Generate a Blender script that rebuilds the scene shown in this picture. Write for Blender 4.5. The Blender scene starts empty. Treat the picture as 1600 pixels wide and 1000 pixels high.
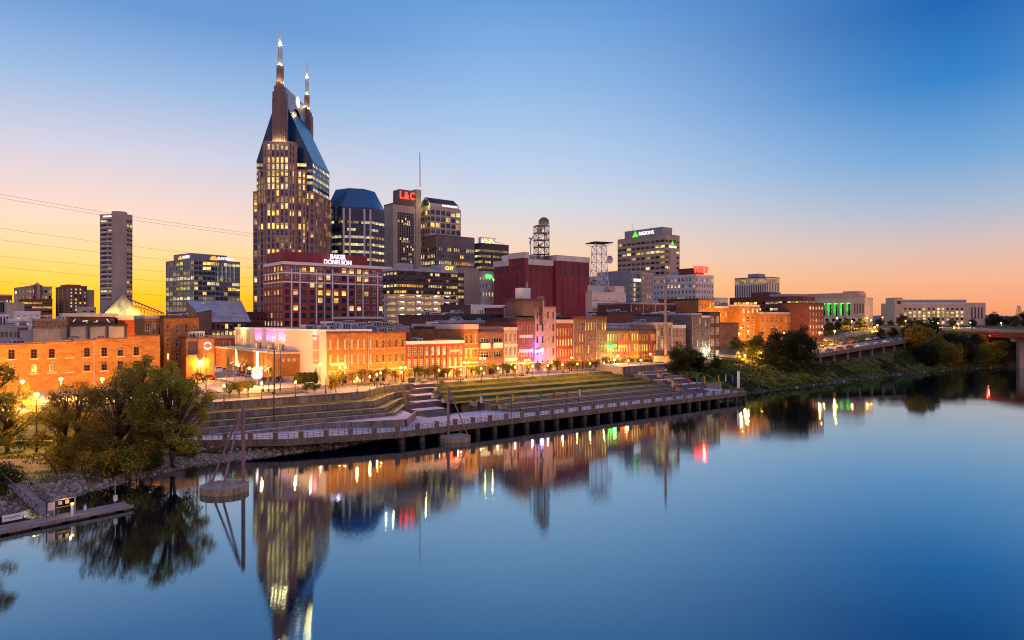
import bpy, bmesh, math, random
from mathutils import Vector, Matrix, noise
S = bpy.context.scene
COL = S.collection
R = math.radians
PI = math.pi
random.seed(7)

# ------------------------------------------------------------------ camera
F, CH = 1080.0, 24.0                      # focal length in photo pixels, camera height above the water
cam = bpy.data.objects.new('camera', bpy.data.cameras.new('camera'))
COL.objects.link(cam)
cam.location = (0, 0, CH)
cam.rotation_euler = (R(90), 0, 0)
cam.data.sensor_width = 36
cam.data.lens = 36 * F / 1600
cam.data.clip_start = .5
cam.data.clip_end = 20000
S.camera = cam

# ------------------------------------------------------------------ world: dusk sky
wd = bpy.data.worlds.new('World'); S.world = wd; wd.use_nodes = True
nt = wd.node_tree; N = nt.nodes; L = nt.links
N.clear()
def wn(t, **k):
    n = N.new(t)
    for a, b in k.items(): setattr(n, a, b)
    return n
def wmath(op, a, b=None, c=None, clamp=False):
    n = wn('ShaderNodeMath', operation=op, use_clamp=clamp)
    for i, v in enumerate((a, b, c)):
        if v is None: continue
        if isinstance(v, (int, float)): n.inputs[i].default_value = v
        else: L.new(v, n.inputs[i])
    return n.outputs[0]
def lin(c): return tuple((v / 255 / 12.92 if v <= 10 else ((v / 255 + .055) / 1.055) ** 2.4) for v in c) + (1,)
def wramp(fac, stops):
    n = wn('ShaderNodeValToRGB'); e = n.color_ramp.elements
    n.color_ramp.interpolation = 'LINEAR'
    while len(e) < len(stops): e.new(.5)
    for el, (p, c) in zip(e, stops): el.position = p; el.color = lin(c)
    L.new(fac, n.inputs[0]); return n.outputs[0]
SUN_AZ = R(-33)                            # where the sun went down, left of straight ahead
tc = wn('ShaderNodeTexCoord')
sp = wn('ShaderNodeSeparateXYZ'); L.new(tc.outputs['Generated'], sp.inputs[0])
X, Y_, Z_ = sp.outputs
hl = wmath('SQRT', wmath('ADD', wmath('MULTIPLY', X, X), wmath('MULTIPLY', Y_, Y_)))
dt = wmath('DIVIDE', wmath('ADD', wmath('MULTIPLY', X, math.sin(SUN_AZ)), wmath('MULTIPLY', Y_, math.cos(SUN_AZ))), wmath('MAXIMUM', hl, .001))
el = wmath('DIVIDE', wmath('ARCTAN2', Z_, wmath('MAXIMUM', hl, .0001)), R(45), clamp=True)   # elevation, 0..45 degrees
def E(py, px=800):                          # photo row -> elevation fraction
    return max(0, math.degrees(math.atan2(500 - py, math.hypot(F, px - 800))) / 45)
rampA = wramp(el, [(0, (255, 172, 30)), (E(460, 150), (255, 190, 44)), (E(432, 150), (255, 203, 92)), (E(395, 150), (254, 211, 150)), (E(345, 150), (243, 213, 198)),
                   (E(230, 150), (203, 207, 228)), (E(120, 150), (150, 186, 229)), (E(0, 150), (98, 153, 215)), (.8, (84, 130, 200)), (1, (100, 140, 210))])
rampM = wramp(el, [(0, (255, 178, 96)), (E(455), (255, 192, 124)), (E(415), (254, 208, 168)), (E(370), (238, 214, 202)), (E(320), (212, 216, 229)),
                   (E(250), (184, 207, 238)), (E(130), (144, 185, 232)), (E(0), (100, 158, 221)), (.8, (72, 132, 210)), (1, (100, 140, 210))])
rampB = wramp(el, [(0, (248, 156, 108)), (E(470, 1500), (252, 168, 126)), (E(430, 1500), (246, 184, 150)), (E(380, 1500), (218, 192, 188)), (E(320, 1500), (172, 188, 212)),
                   (E(240, 1500), (116, 168, 218)), (E(120, 1500), (48, 130, 204)), (E(0, 1500), (16, 102, 180)), (.8, (40, 112, 192)), (1, (100, 140, 210))])
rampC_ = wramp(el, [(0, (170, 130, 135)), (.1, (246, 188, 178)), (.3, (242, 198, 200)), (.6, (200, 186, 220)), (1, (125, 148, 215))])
vm = wn('ShaderNodeVectorMath', operation='SCALE'); L.new(rampC_, vm.inputs[0]); vm.inputs[3].default_value = 1.32; rampC = vm.outputs[0]   # unseen eastern sky, brightened and tinted pink to fill the river-facing facades
def wmix(f, a, b):
    n = wn('ShaderNodeMix', data_type='RGBA'); L.new(f, n.inputs[0]); L.new(a, n.inputs[6]); L.new(b, n.inputs[7]); return n.outputs[2]
def wmap(a, b): 
    n = wn('ShaderNodeMapRange', interpolation_type='SMOOTHSTEP'); L.new(dt, n.inputs[0]); n.inputs[1].default_value = a; n.inputs[2].default_value = b; return n.outputs[0]
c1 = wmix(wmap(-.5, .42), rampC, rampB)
c2 = wmix(wmap(.40, .86), c1, rampM)
c3 = wmix(wmap(.84, .995), c2, rampA)
sky = wn('ShaderNodeTexSky', sky_type='NISHITA', sun_disc=False, sun_elevation=R(1.0), sun_rotation=SUN_AZ % (2 * PI), altitude=120)
b1 = wn('ShaderNodeBackground'); L.new(c3, b1.inputs[0]); b1.inputs[1].default_value = .97
b2 = wn('ShaderNodeBackground'); L.new(sky.outputs[0], b2.inputs[0]); b2.inputs[1].default_value = .02
ad = wn('ShaderNodeAddShader'); L.new(b1.outputs[0], ad.inputs[0]); L.new(b2.outputs[0], ad.inputs[1])
L.new(ad.outputs[0], wn('ShaderNodeOutputWorld').inputs[0])

# afterglow low in the west (the sun itself is below the horizon)
sl = bpy.data.lights.new('sun', 'SUN'); sl.energy = .35; sl.angle = R(12); sl.color = (1, .62, .34)
so = bpy.data.objects.new('sun', sl); COL.objects.link(so)
so.rotation_euler = Vector((math.sin(SUN_AZ), math.cos(SUN_AZ), math.tan(R(6)))).to_track_quat('Z', 'Y').to_euler()

S.view_settings.view_transform = 'Standard'; S.view_settings.look = 'None'
S.view_settings.exposure = 0; S.view_settings.gamma = 1; S.view_settings.use_curve_mapping = False
S.render.engine = 'CYCLES'
S.cycles.use_denoising = True
try: S.cycles.denoiser = 'OPENIMAGEDENOISE'
except Exception: pass
S.cycles.max_bounces = 5; S.cycles.diffuse_bounces = 2; S.cycles.glossy_bounces = 3; S.cycles.transmission_bounces = 2; S.cycles.transparent_max_bounces = 6
S.cycles.use_light_tree = True; S.cycles.filter_width = 1.1
S.cycles.sample_clamp_indirect = 6
S.cycles.caustics_reflective = False; S.cycles.caustics_refractive = False

# ------------------------------------------------------------------ materials
MATS = {}
def mat(name, col, rough=.8, metal=0, var=.25, vs=.6, stretch=(1, 1, 1), bump=0, brick=None, em=None, es=1., spec=.18, col2=None, fine=0, soft=0, rnd=0):
    m = bpy.data.materials.new(name); m.use_nodes = True; t = m.node_tree; n = t.nodes; l = t.links
    p = n['Principled BSDF']; p.inputs['Roughness'].default_value = rough; p.inputs['Metallic'].default_value = metal
    p.inputs['Specular IOR Level'].default_value = spec
    tex = n.new('ShaderNodeTexCoord'); mp = n.new('ShaderNodeMapping'); mp.inputs['Scale'].default_value = stretch
    geo = n.new('ShaderNodeNewGeometry'); l.new(geo.outputs['Position'], mp.inputs[0])
    nz = n.new('ShaderNodeTexNoise'); nz.inputs['Scale'].default_value = vs; nz.inputs['Detail'].default_value = 6; nz.inputs['Roughness'].default_value = .65
    l.new(mp.outputs[0], nz.inputs[0])
    def mx(f, a, b, mode='MIX'):
        q = n.new('ShaderNodeMix'); q.data_type = 'RGBA'; q.blend_type = mode
        if isinstance(f, (int, float)): q.inputs[0].default_value = f
        else: l.new(f, q.inputs[0])
        for i, v in ((6, a), (7, b)):
            if isinstance(v, tuple): q.inputs[i].default_value = v[:3] + (1,)
            else: l.new(v, q.inputs[i])
        return q.outputs[2]
    rm = n.new('ShaderNodeMapRange'); rm.inputs[1].default_value = .3; rm.inputs[2].default_value = .7; l.new(nz.outputs[0], rm.inputs[0])
    a = tuple(c * (1 - var) for c in col); b = col2 if col2 else tuple(min(1, c * (1 + var)) for c in col)
    out = mx(rm.outputs[0], a, b)
    if fine:
        n2 = n.new('ShaderNodeTexNoise'); n2.inputs['Scale'].default_value = vs * 9; n2.inputs['Detail'].default_value = 3; l.new(mp.outputs[0], n2.inputs[0])
        r2 = n.new('ShaderNodeMapRange'); r2.inputs[1].default_value = .35; r2.inputs[2].default_value = .65; r2.inputs[3].default_value = 1 - fine; r2.inputs[4].default_value = 1 + fine; l.new(n2.outputs[0], r2.inputs[0])
        cc = n.new('ShaderNodeCombineColor'); [l.new(r2.outputs[0], cc.inputs[i]) for i in range(3)]
        out = mx(1., out, cc.outputs[0], 'MULTIPLY')
    if rnd:
        oi = n.new('ShaderNodeObjectInfo'); r3 = n.new('ShaderNodeMapRange'); r3.inputs[3].default_value = 1 - rnd; r3.inputs[4].default_value = 1 + rnd; l.new(oi.outputs['Random'], r3.inputs[0])
        c3_ = n.new('ShaderNodeCombineColor'); [l.new(r3.outputs[0], c3_.inputs[i]) for i in range(3)]
        out = mx(1., out, c3_.outputs[0], 'MULTIPLY')
    if brick:
        uv = n.new('ShaderNodeUVMap'); uv.uv_map = 'UVMap'
        bt = n.new('ShaderNodeTexBrick'); bt.inputs['Scale'].default_value = 1; bt.inputs['Brick Width'].default_value = brick[0]; bt.inputs['Row Height'].default_value = brick[1]
        bt.inputs['Mortar Size'].default_value = brick[2]; bt.inputs['Color1'].default_value = (1.03, 1.03, 1.03, 1) if soft else (1.18, 1.12, 1.05, 1); bt.inputs['Color2'].default_value = (.96, .96, .96, 1) if soft else (.74, .72, .72, 1); bt.inputs['Mortar'].default_value = (brick[3],) * 3 + (1,)
        l.new(uv.outputs[0], bt.inputs[0]); out = mx(1., out, bt.outputs[0], 'MULTIPLY')
    if em is None: l.new(out, p.inputs['Base Color'])
    else:
        p.inputs['Base Color'].default_value = tuple(c * .5 for c in col[:3]) + (1,)
        p.inputs['Emission Strength'].default_value = es
        if name.startswith('lit_'):                           # rooms differ: some bright, some dim
            n5 = n.new('ShaderNodeTexNoise'); n5.inputs['Scale'].default_value = .21; n5.inputs['Detail'].default_value = 2; l.new(geo.outputs['Position'], n5.inputs[0])
            r5 = n.new('ShaderNodeMapRange'); r5.inputs[1].default_value = .35; r5.inputs[2].default_value = .65; r5.inputs[3].default_value = .35 * es; r5.inputs[4].default_value = 1.45 * es; l.new(n5.outputs[0], r5.inputs[0])
            oi = n.new('ShaderNodeObjectInfo'); r6 = n.new('ShaderNodeMapRange'); r6.inputs[3].default_value = .6; r6.inputs[4].default_value = 1.3; l.new(oi.outputs['Random'], r6.inputs[0])
            m5 = n.new('ShaderNodeMath'); m5.operation = 'MULTIPLY'; l.new(r5.outputs[0], m5.inputs[0]); l.new(r6.outputs[0], m5.inputs[1]); l.new(m5.outputs[0], p.inputs['Emission Strength'])
        l.new(mx(rm.outputs[0], tuple(c * (1 - var) for c in em), tuple(c * (1 + var * .6) for c in em)), p.inputs['Emission Color'])
        if m.cycles: m.cycles.emission_sampling = 'NONE' if es < 6 else 'AUTO'
    if bump:
        bp = n.new('ShaderNodeBump'); bp.inputs['Strength'].default_value = bump; bp.inputs['Distance'].default_value = .15; l.new(nz.outputs[0], bp.inputs['Height']); l.new(bp.outputs[0], p.inputs['Normal'])
    MATS[name] = m; return m
BK = (.62, .2, .02, .7)
mat('girder_red', (.13, .025, .025), rough=.5)
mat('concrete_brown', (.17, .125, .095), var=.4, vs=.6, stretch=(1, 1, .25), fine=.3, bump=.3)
mat('glass_cap', (.03, .10, .21), rough=.22, metal=.2, var=.2, vs=.1, spec=.5)
mat('brick_orange', (.40, .175, .05), var=.3, vs=.35, stretch=(1, 1, 3), brick=BK, fine=.22, bump=.2)
mat('brick_red', (.33, .075, .045), var=.25, vs=.4, stretch=(1, 1, 3), brick=BK, fine=.2, bump=.2)
mat('brick_dark', (.19, .07, .055), var=.3, vs=.4, stretch=(1, 1, 3), brick=BK, fine=.2, bump=.2)
mat('brick_brown', (.27, .13, .085), var=.3, vs=.4, stretch=(1, 1, 3), brick=BK, fine=.2, bump=.2)
mat('brick_grey', (.2, .16, .15), var=.3, vs=.4, stretch=(1, 1, 3), brick=BK, fine=.2)
mat('brick_pink', (.5, .3, .22), var=.15, vs=.4, stretch=(1, 1, 3), brick=BK, fine=.1)
mat('maroon_panel', (.27, .05, .058), var=.3, vs=.3, stretch=(1, 1, .07), brick=(1.4, .7, .02, .86), soft=1, fine=.1, rough=.7)
mat('pier_stone', (.19, .125, .12), var=.15, vs=.2, fine=.1, rough=.45)
mat('granite', (.36, .21, .165), var=.16, vs=.2, fine=.1, rough=.5)
mat('stone_beige', (.5, .39, .3), var=.14, vs=.15, stretch=(1, 1, .4), fine=.1)
mat('stone_tan', (.44, .33, .25), var=.14, vs=.15, stretch=(1, 1, .4), fine=.1)
mat('stone_pale', (.62, .55, .5), var=.12, vs=.2, stretch=(1, 1, .4), fine=.08)
mat('stucco_pink', (.68, .52, .45), var=.06, vs=.15, stretch=(1, 1, .4), fine=.05)
mat('stucco_white', (.74, .68, .62), var=.08, vs=.15, stretch=(1, 1, .4), fine=.05)
mat('trim_white', (.72, .69, .66), var=.1, vs=.5, rough=.6)
mat('trim_stone', (.55, .46, .38), var=.15, vs=.5)
mat('trim_dark', (.07, .055, .055), var=.2, vs=.5, rough=.6)
mat('panel_dark', (.075, .05, .06), var=.2, vs=.3, rough=.5)
mat('panel_grey', (.3, .28, .3), var=.15, vs=.3, rough=.6)
mat('panel_brown', (.16, .1, .09), var=.2, vs=.25, rough=.5)
mat('tar_roof', (.06, .052, .06), var=.35, vs=.3, fine=.2)
mat('light_roof', (.36, .34, .38), var=.25, vs=.3, fine=.15)
mat('metal_grey', (.4, .39, .4), rough=.45, metal=.6, var=.15, vs=.8)
mat('metal_dark', (.06, .055, .055), rough=.5, metal=.4, var=.2, vs=2)
mat('metal_white', (.75, .74, .74), rough=.5, var=.1, vs=1)
mat('metal_rust', (.2, .1, .09), rough=.7, var=.4, vs=1.2, fine=.3)
mat('glass_blue', (.006, .042, .14), rough=.1, var=.4, vs=.1, spec=.3, rnd=.4)
mat('glass_dark', (.010, .009, .018), rough=.08, var=.4, vs=.2, spec=.25, rnd=.5)
mat('glass_teal', (.03, .06, .08), rough=.07, var=.4, vs=.15, spec=.9, rnd=.4)
mat('curtain_glass', (.16, .13, .12), rough=.2, var=.4, vs=1., spec=.6, rnd=.5)
mat('lit_yellow', (.3, .2, .1), em=(1., .68, .17), es=1.25, var=.55, vs=1.1, rough=.2)
mat('lit_pale', (.3, .25, .2), em=(1., .80, .40), es=.95, var=.5, vs=1.0, rough=.2)
mat('lit_amber', (.3, .16, .05), em=(1., .48, .10), es=.8, var=.6, vs=1.2, rough=.2)
mat('lit_dim', (.2, .12, .06), em=(.85, .55, .2), es=.36, var=.7, vs=.9, rough=.2)
mat('lit_cool', (.2, .25, .25), em=(.75, .95, .8), es=.7, var=.4, vs=1., rough=.2)
mat('lit_lime', (.25, .25, .06), em=(.80, .78, .10), es=.85, var=.45, vs=.8, rough=.2)
mat('lit_green', (.05, .3, .08), em=(.02, .8, .05), es=1.2, var=.4, vs=.6)
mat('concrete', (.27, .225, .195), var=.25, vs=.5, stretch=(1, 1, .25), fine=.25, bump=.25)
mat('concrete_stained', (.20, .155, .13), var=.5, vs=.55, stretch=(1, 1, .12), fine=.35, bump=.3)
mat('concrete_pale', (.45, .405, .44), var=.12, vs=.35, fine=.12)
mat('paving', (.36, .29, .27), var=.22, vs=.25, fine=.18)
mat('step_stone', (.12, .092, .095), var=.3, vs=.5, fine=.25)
mat('asphalt', (.14, .12, .115), var=.3, vs=.2, fine=.2)
mat('grass', (.045, .06, .007), var=.4, vs=.35, fine=.45, bump=.6, col2=(.12, .115, .013))
mat('soil', (.19, .14, .095), var=.45, vs=.5, fine=.4, bump=.8)
mat('scrub', (.06, .052, .022), var=.5, vs=.25, fine=.45, bump=.6)
mat('peach_stone', (.86, .63, .46), var=.08, vs=.15, fine=.05)  # warm glow on the telephone block is put into this stone colour
mat('urban_ground', (.14, .12, .11), var=.3, vs=.1, fine=.2)
mat('far_wood', (.03, .03, .018), var=.4, vs=.02)
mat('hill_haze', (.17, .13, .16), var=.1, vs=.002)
mat('drum_stone', (.34, .25, .15), var=.4, vs=1.2, stretch=(1, 1, .2), fine=.3)
mat('pile_concrete', (.085, .066, .052), var=.4, vs=.8, fine=.3)
mat('rock', (.40, .33, .28), var=.4, vs=1.1, fine=.25, bump=.6, rnd=.2)
mat('timber', (.27, .2, .17), var=.3, vs=1.3, fine=.25)
mat('bark', (.1, .07, .045), var=.35, vs=2., stretch=(1, 1, .3), bump=.4)
mat('steel_mauve', (.26, .15, .16), var=.22, vs=1.2, rough=.6, fine=.15)
mat('neon_red', (.3, .02, .02), em=(1., .05, .025), es=3.2, var=.1)
mat('neon_orange', (.3, .1, .02), em=(1., .22, .03), es=3., var=.1)
mat('neon_white', (.5, .5, .5), em=(1., .93, .95), es=1.6, var=.1)
mat('neon_lilac', (.5, .4, .6), em=(.93, .83, 1.), es=1.6, var=.05)
mat('neon_blue', (.1, .1, .5), em=(.12, .16, 1.), es=7., var=.05)
mat('neon_violet', (.3, .1, .5), em=(.35, .12, 1.), es=1.5, var=.05)
mat('neon_yellow', (.5, .4, .1), em=(1., .72, .1), es=2., var=.1)
mat('neon_green', (.05, .4, .05), em=(.04, 1., .08), es=5., var=.05)
mat('sign_green', (.05, .4, .05), em=(.12, .9, .05), es=1.2, var=.05)
mat('sodium', (.6, .4, .2), em=(1., .44, .07), es=10., var=.05)
mat('lamp_white', (.6, .6, .5), em=(1., .95, .72), es=18., var=.05)
mat('lamp_globe', (.6, .5, .3), em=(1., .50, .10), es=6.5, var=.05)
mat('red_glow', (.4, .02, .02), em=(1., .04, .03), es=6., var=.05)
mat('paint_red', (.4, .04, .03), rough=.3, var=.1, spec=.6); mat('paint_white', (.7, .7, .68), rough=.3, var=.05, spec=.6)
mat('paint_blue', (.05, .1, .25), rough=.3, var=.1, spec=.6); mat('paint_black', (.02, .02, .022), rough=.25, var=.1, spec=.6)
mat('paint_silver', (.4, .4, .42), rough=.3, metal=.5, var=.1); mat('rubber', (.02, .02, .02), rough=.9)
mat('cloth_yellow', (.7, .45, .03), var=.1); mat('cloth_red', (.6, .06, .03), var=.1); mat('cloth_green', (.05, .35, .08), var=.1); mat('cloth_blue', (.08, .15, .55), var=.1); mat('cloth_dark', (.04, .035, .05), var=.2)
mat('skin', (.45, .27, .2), var=.05)
mat('flower', (.3, .1, .05), var=.5, vs=3., col2=(.45, .25, .05), rnd=.3)
def leafmat(name, c1_, c2_, em=0):
    m = mat(name, c1_, rough=.65, var=.3, vs=.45, col2=c2_, fine=.35, rnd=.25, spec=.2)
    t = m.node_tree; p = t.nodes['Principled BSDF']
    tr = t.nodes.new('ShaderNodeBsdfTranslucent'); ms = t.nodes.new('ShaderNodeMixShader'); ms.inputs[0].default_value = .42
    src = p.inputs['Base Color'].links[0].from_socket
    t.links.new(src, tr.inputs[0]); t.links.new(p.outputs[0], ms.inputs[1]); t.links.new(tr.outputs[0], ms.inputs[2])
    t.links.new(ms.outputs[0], t.nodes['Material Output'].inputs[0])
leafmat('leaf_olive', (.14, .15, .014), (.42, .37, .04))
leafmat('leaf_autumn', (.19, .115, .012), (.46, .31, .034))
leafmat('leaf_green', (.05, .065, .012), (.14, .15, .022))
leafmat('leaf_dark', (.02, .026, .010), (.048, .052, .016))
leafmat('leaf_cover', (.15, .18, .025), (.38, .35, .055))

# water: smooth river, long exposure look, faint vertical swell
m = bpy.data.materials.new('river_water'); m.use_nodes = True; t = m.node_tree; n = t.nodes; l = t.links; n.clear()
gl = n.new('ShaderNodeBsdfGlossy'); gl.inputs['Roughness'].default_value = .03; gl.inputs[0].default_value = (.74, .93, 1, 1)
df = n.new('ShaderNodeBsdfDiffuse'); df.inputs[0].default_value = (.001, .005, .012, 1)
fr = n.new('ShaderNodeLayerWeight'); fr.inputs[0].default_value = .5; pw = n.new('ShaderNodeMath'); pw.operation = 'POWER'; pw.inputs[1].default_value = 1.7; l.new(fr.outputs['Facing'], pw.inputs[0])
geo = n.new('ShaderNodeNewGeometry'); mp = n.new('ShaderNodeMapping'); mp.inputs['Scale'].default_value = (2.4, 26, 1); l.new(geo.outputs['Position'], mp.inputs[0])
def wm(op, a, b):
    q = n.new('ShaderNodeMath'); q.operation = op
    for i_, v_ in enumerate((a, b)):
        if isinstance(v_, (int, float)): q.inputs[i_].default_value = v_
        else: l.new(v_, q.inputs[i_])
    return q.outputs[0]
nz = n.new('ShaderNodeTexNoise'); nz.inputs['Scale'].default_value = 1.; nz.inputs['Detail'].default_value = 2; l.new(mp.outputs[0], nz.inputs[0])     # fine ripples, crests across the river
mp2 = n.new('ShaderNodeMapping'); mp2.inputs['Scale'].default_value = (.012, .035, 1); l.new(geo.outputs['Position'], mp2.inputs[0])
n2 = n.new('ShaderNodeTexNoise'); n2.inputs['Scale'].default_value = 1.; n2.inputs['Detail'].default_value = 3; l.new(mp2.outputs[0], n2.inputs[0])     # calmer and rougher patches
mp3 = n.new('ShaderNodeMapping'); mp3.inputs['Scale'].default_value = (.06, .28, 1); l.new(geo.outputs['Position'], mp3.inputs[0])
n3 = n.new('ShaderNodeTexNoise'); n3.inputs['Scale'].default_value = 1.; n3.inputs['Detail'].default_value = 3; l.new(mp3.outputs[0], n3.inputs[0])     # slow swell
k_ = wm('MULTIPLY', wm('SUBTRACT', n2.outputs[0], .2), .21)
ty = wm('ADD', wm('MULTIPLY', wm('SUBTRACT', nz.outputs[0], .5), k_), wm('MULTIPLY', wm('SUBTRACT', n3.outputs[0], .5), .006))
sx = n.new('ShaderNodeSeparateColor'); l.new(nz.outputs[1], sx.inputs[0]); tx = wm('MULTIPLY', wm('SUBTRACT', sx.outputs[1], .5), .012)
cx_ = n.new('ShaderNodeCombineXYZ'); l.new(tx, cx_.inputs[0]); l.new(ty, cx_.inputs[1]); cx_.inputs[2].default_value = 1
nn = n.new('ShaderNodeVectorMath'); nn.operation = 'NORMALIZE'; l.new(cx_.outputs[0], nn.inputs[0]); l.new(nn.outputs[0], gl.inputs['Normal'])
ms = n.new('ShaderNodeMixShader'); l.new(pw.outputs[0], ms.inputs[0]); l.new(df.outputs[0], ms.inputs[1]); l.new(gl.outputs[0], ms.inputs[2])
o = n.new('ShaderNodeOutputMaterial'); l.new(ms.outputs[0], o.inputs[0]); MATS['river_water'] = m
# ------------------------------------------------------------------ city grid: s runs along the river, t away from it
U = Vector((.776, .631, 0)).normalized(); V = Vector((-U.y, U.x, 0)); ANG = math.atan2(U.y, U.x)
O = Vector((-17, 136, 0))
def W(s, t, z=0): return O + U * s + V * t + Vector((0, 0, z))
def ST(x, y):
    d = Vector((x, y, 0)) - O; return d.dot(U), d.dot(V)
def px_s(px, t):
    r = (px - 800) / F; p = O + V * t
    return (r * p.y - p.x) / (U.x - r * U.y)
def at(px, py, z):                          # the point at height z seen at a photo pixel
    Y = (CH - z) * F / (py - 500); return Vector(((px - 800) / F * Y, Y, z))
def atY(px, Y, z): return Vector(((px - 800) / F * Y, Y, z))
def zat(py, Y): return CH + (500 - py) / F * Y
def lerp(x, pts):
    if x <= pts[0][0]: return pts[0][1]
    for (a, b), (c, d) in zip(pts, pts[1:]):
        if x <= c: return b + (d - b) * (x - a) / (c - a)
    return pts[-1][1]
TW = [(-300, -120), (-120, -52), (-68, -10.5), (-60, -4.6), (-41, 6.4), (-16, 6), (-5, 9), (112, 10), (182, 10.5), (247, 12), (309, 7.4), (355, -7), (450, -60), (700, -230), (6000, -3500)]
ZT = [(112, 7.2), (150, 8.2), (190, 9.4), (211, 9.9), (310, 14.5), (400, 18), (600, 19)]
Z7 = [(112, 7.2), (190, 10.5), (250, 14), (325, 19), (400, 20), (600, 20)]
Z15 = [(60, 8.5), (200, 14), (317, 19.5), (600, 21)]
def te(s): return lerp(s, [(2.3, 30.3), (12.5, 40), (13, 40)])
def tW(s): return min(52, 13.5 + max(0, -39 - s) * .8)
def profile(s):
    w = lerp(s, TW)
    if s < -44:
        q = tW(s); a = [(w + 4, 1.0), (max(w + 6, q - .1), 2.0), (q, 2.6), (q + 3, 2.6), (q + 14, 7.15)]
    elif s <= 113:
        e = te(s); a = [(w + 4, 1.1), (w + 7, 1.3), (e - .4, 1.5), (e, 7.15), (e + 1, 7.15)]
    else:
        z = lerp(s, ZT); a = [(w + 3, 1.2), (w + 10, z * .42), (w + 18, z * .8), (w + 25, z), (w + 30, z)]
    return [(w - 60, -8), (w - 3, -1), (w, 0)] + a + [(max(75, a[-1][0] + 3), lerp(s, Z7)), (150, lerp(s, Z15)), (300, lerp(s, [(60, 11), (317, 20.5)])), (800, 20.5), (7000, 21)]
def gz(s, t):
    return lerp(t, profile(s))
def gxy(x, y): return gz(*ST(x, y))

# ------------------------------------------------------------------ mesh builder
class MB:
    def __init__(self): self.v = []; self.f = []; self.m = []; self.sl = []
    def s(self, name):
        if name not in self.sl: self.sl.append(name)
        return self.sl.index(name)
    def face(self, pts, m):
        b = len(self.v); self.v += [tuple(p) for p in pts]; self.f.append(list(range(b, b + len(pts)))); self.m.append(self.s(m))
    def box(self, x0, y0, z0, x1, y1, z1, m, M=None, top=None):
        b = len(self.v)
        vs = [(x0, y0, z0), (x1, y0, z0), (x1, y1, z0), (x0, y1, z0), (x0, y0, z1), (x1, y0, z1), (x1, y1, z1), (x0, y1, z1)]
        if M: vs = [tuple(M @ Vector(q)) for q in vs]
        self.v += vs
        for i, q in enumerate(((0, 3, 2, 1), (4, 5, 6, 7), (0, 1, 5, 4), (1, 2, 6, 5), (2, 3, 7, 6), (3, 0, 4, 7))):
            self.f.append([b + k for k in q]); self.m.append(self.s(top if (top and i == 1) else m))
    def bar(self, a, b_, w, h, m):          # beam from a to b, w wide, h tall
        a = Vector(a); b_ = Vector(b_); d = b_ - a; ln = d.length
        if ln < 1e-6: return
        M = Matrix.Translation(a) @ d.to_track_quat('X', 'Z').to_matrix().to_4x4()
        self.box(0, -w / 2, -h / 2, ln, w / 2, h / 2, m, M)
    def tube(self, pts, rs, m, n=8, cap=True):
        pts = [Vector(p) for p in pts]; rings = []
        if isinstance(rs, (int, float)): rs = [rs] * len(pts)
        for i, p in enumerate(pts):
            d = (pts[min(i + 1, len(pts) - 1)] - pts[max(i - 1, 0)]).normalized()
            q = d.to_track_quat('Z', 'Y'); b = len(self.v)
            for k in range(n):
                a = 2 * PI * k / n; self.v.append(tuple(p + q @ Vector((math.cos(a) * rs[i], math.sin(a) * rs[i], 0))))
            rings.append(b)
        mi = self.s(m)
        for a, b in zip(rings, rings[1:]):
            for k in range(n): self.f.append([a + k, a + (k + 1) % n, b + (k + 1) % n, b + k]); self.m.append(mi)
        if cap:
            self.f.append([rings[0] + k for k in reversed(range(n))]); self.m.append(mi)
            self.f.append([rings[-1] + k for k in range(n)]); self.m.append(mi)
    def prism(self, fp, z0, z1, m, top=None, fp1=None):
        fp1 = fp1 or fp; n = len(fp); b = len(self.v)
        self.v += [(x, y, z0) for x, y in fp] + [(x, y, z1) for x, y in fp1]; mi = self.s(m)
        for k in range(n): self.f.append([b + k, b + (k + 1) % n, b + n + (k + 1) % n, b + n + k]); self.m.append(mi)
        self.f.append([b + n + k for k in range(n)]); self.m.append(self.s(top or m))
        self.f.append([b + k for k in reversed(range(n))]); self.m.append(mi)
    def ball(self, c, r, m, n=8, sz=1):
        rings = n // 2; b = len(self.v); mi = self.s(m); c = Vector(c)
        for i in range(rings + 1):
            th = PI * i / rings
            for k in range(n): self.v.append(tuple(c + Vector((r * math.sin(th) * math.cos(2 * PI * k / n), r * math.sin(th) * math.sin(2 * PI * k / n), -r * sz * math.cos(th)))))
        for i in range(rings):
            for k in range(n): self.f.append([b + i * n + k, b + i * n + (k + 1) % n, b + (i + 1) * n + (k + 1) % n, b + (i + 1) * n + k]); self.m.append(mi)
    def mesh(self, name, smooth=False, uv=True):
        me = bpy.data.meshes.new(name); me.from_pydata(self.v, [], self.f)
        for s in self.sl: me.materials.append(MATS[s])
        me.polygons.foreach_set('material_index', self.m)
        if smooth: me.polygons.foreach_set('use_smooth', [True] * len(self.f))
        if uv:
            ul = me.uv_layers.new(name='UVMap'); buf = []
            for p in me.polygons:
                nx, ny, nz_ = p.normal
                hx = math.hypot(nx, ny)
                for vi in p.vertices:
                    x, y, z = self.v[vi]
                    buf += (x, y) if abs(nz_) > .8 else ((-ny * x + nx * y) / max(hx, 1e-6), z)
            ul.data.foreach_set('uv', buf)
        me.update(); return me
    def obj(self, name, parent=None, smooth=False, uv=True):
        o = bpy.data.objects.new(name, self.mesh(name, smooth, uv)); COL.objects.link(o)
        if parent is not None: o.parent = parent
        return o
def tag(o, label=None, cat=None, group=None, kind=None):
    if label: o['label'] = label
    if cat: o['category'] = cat
    if group: o['group'] = group
    if kind: o['kind'] = kind
    return o
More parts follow.
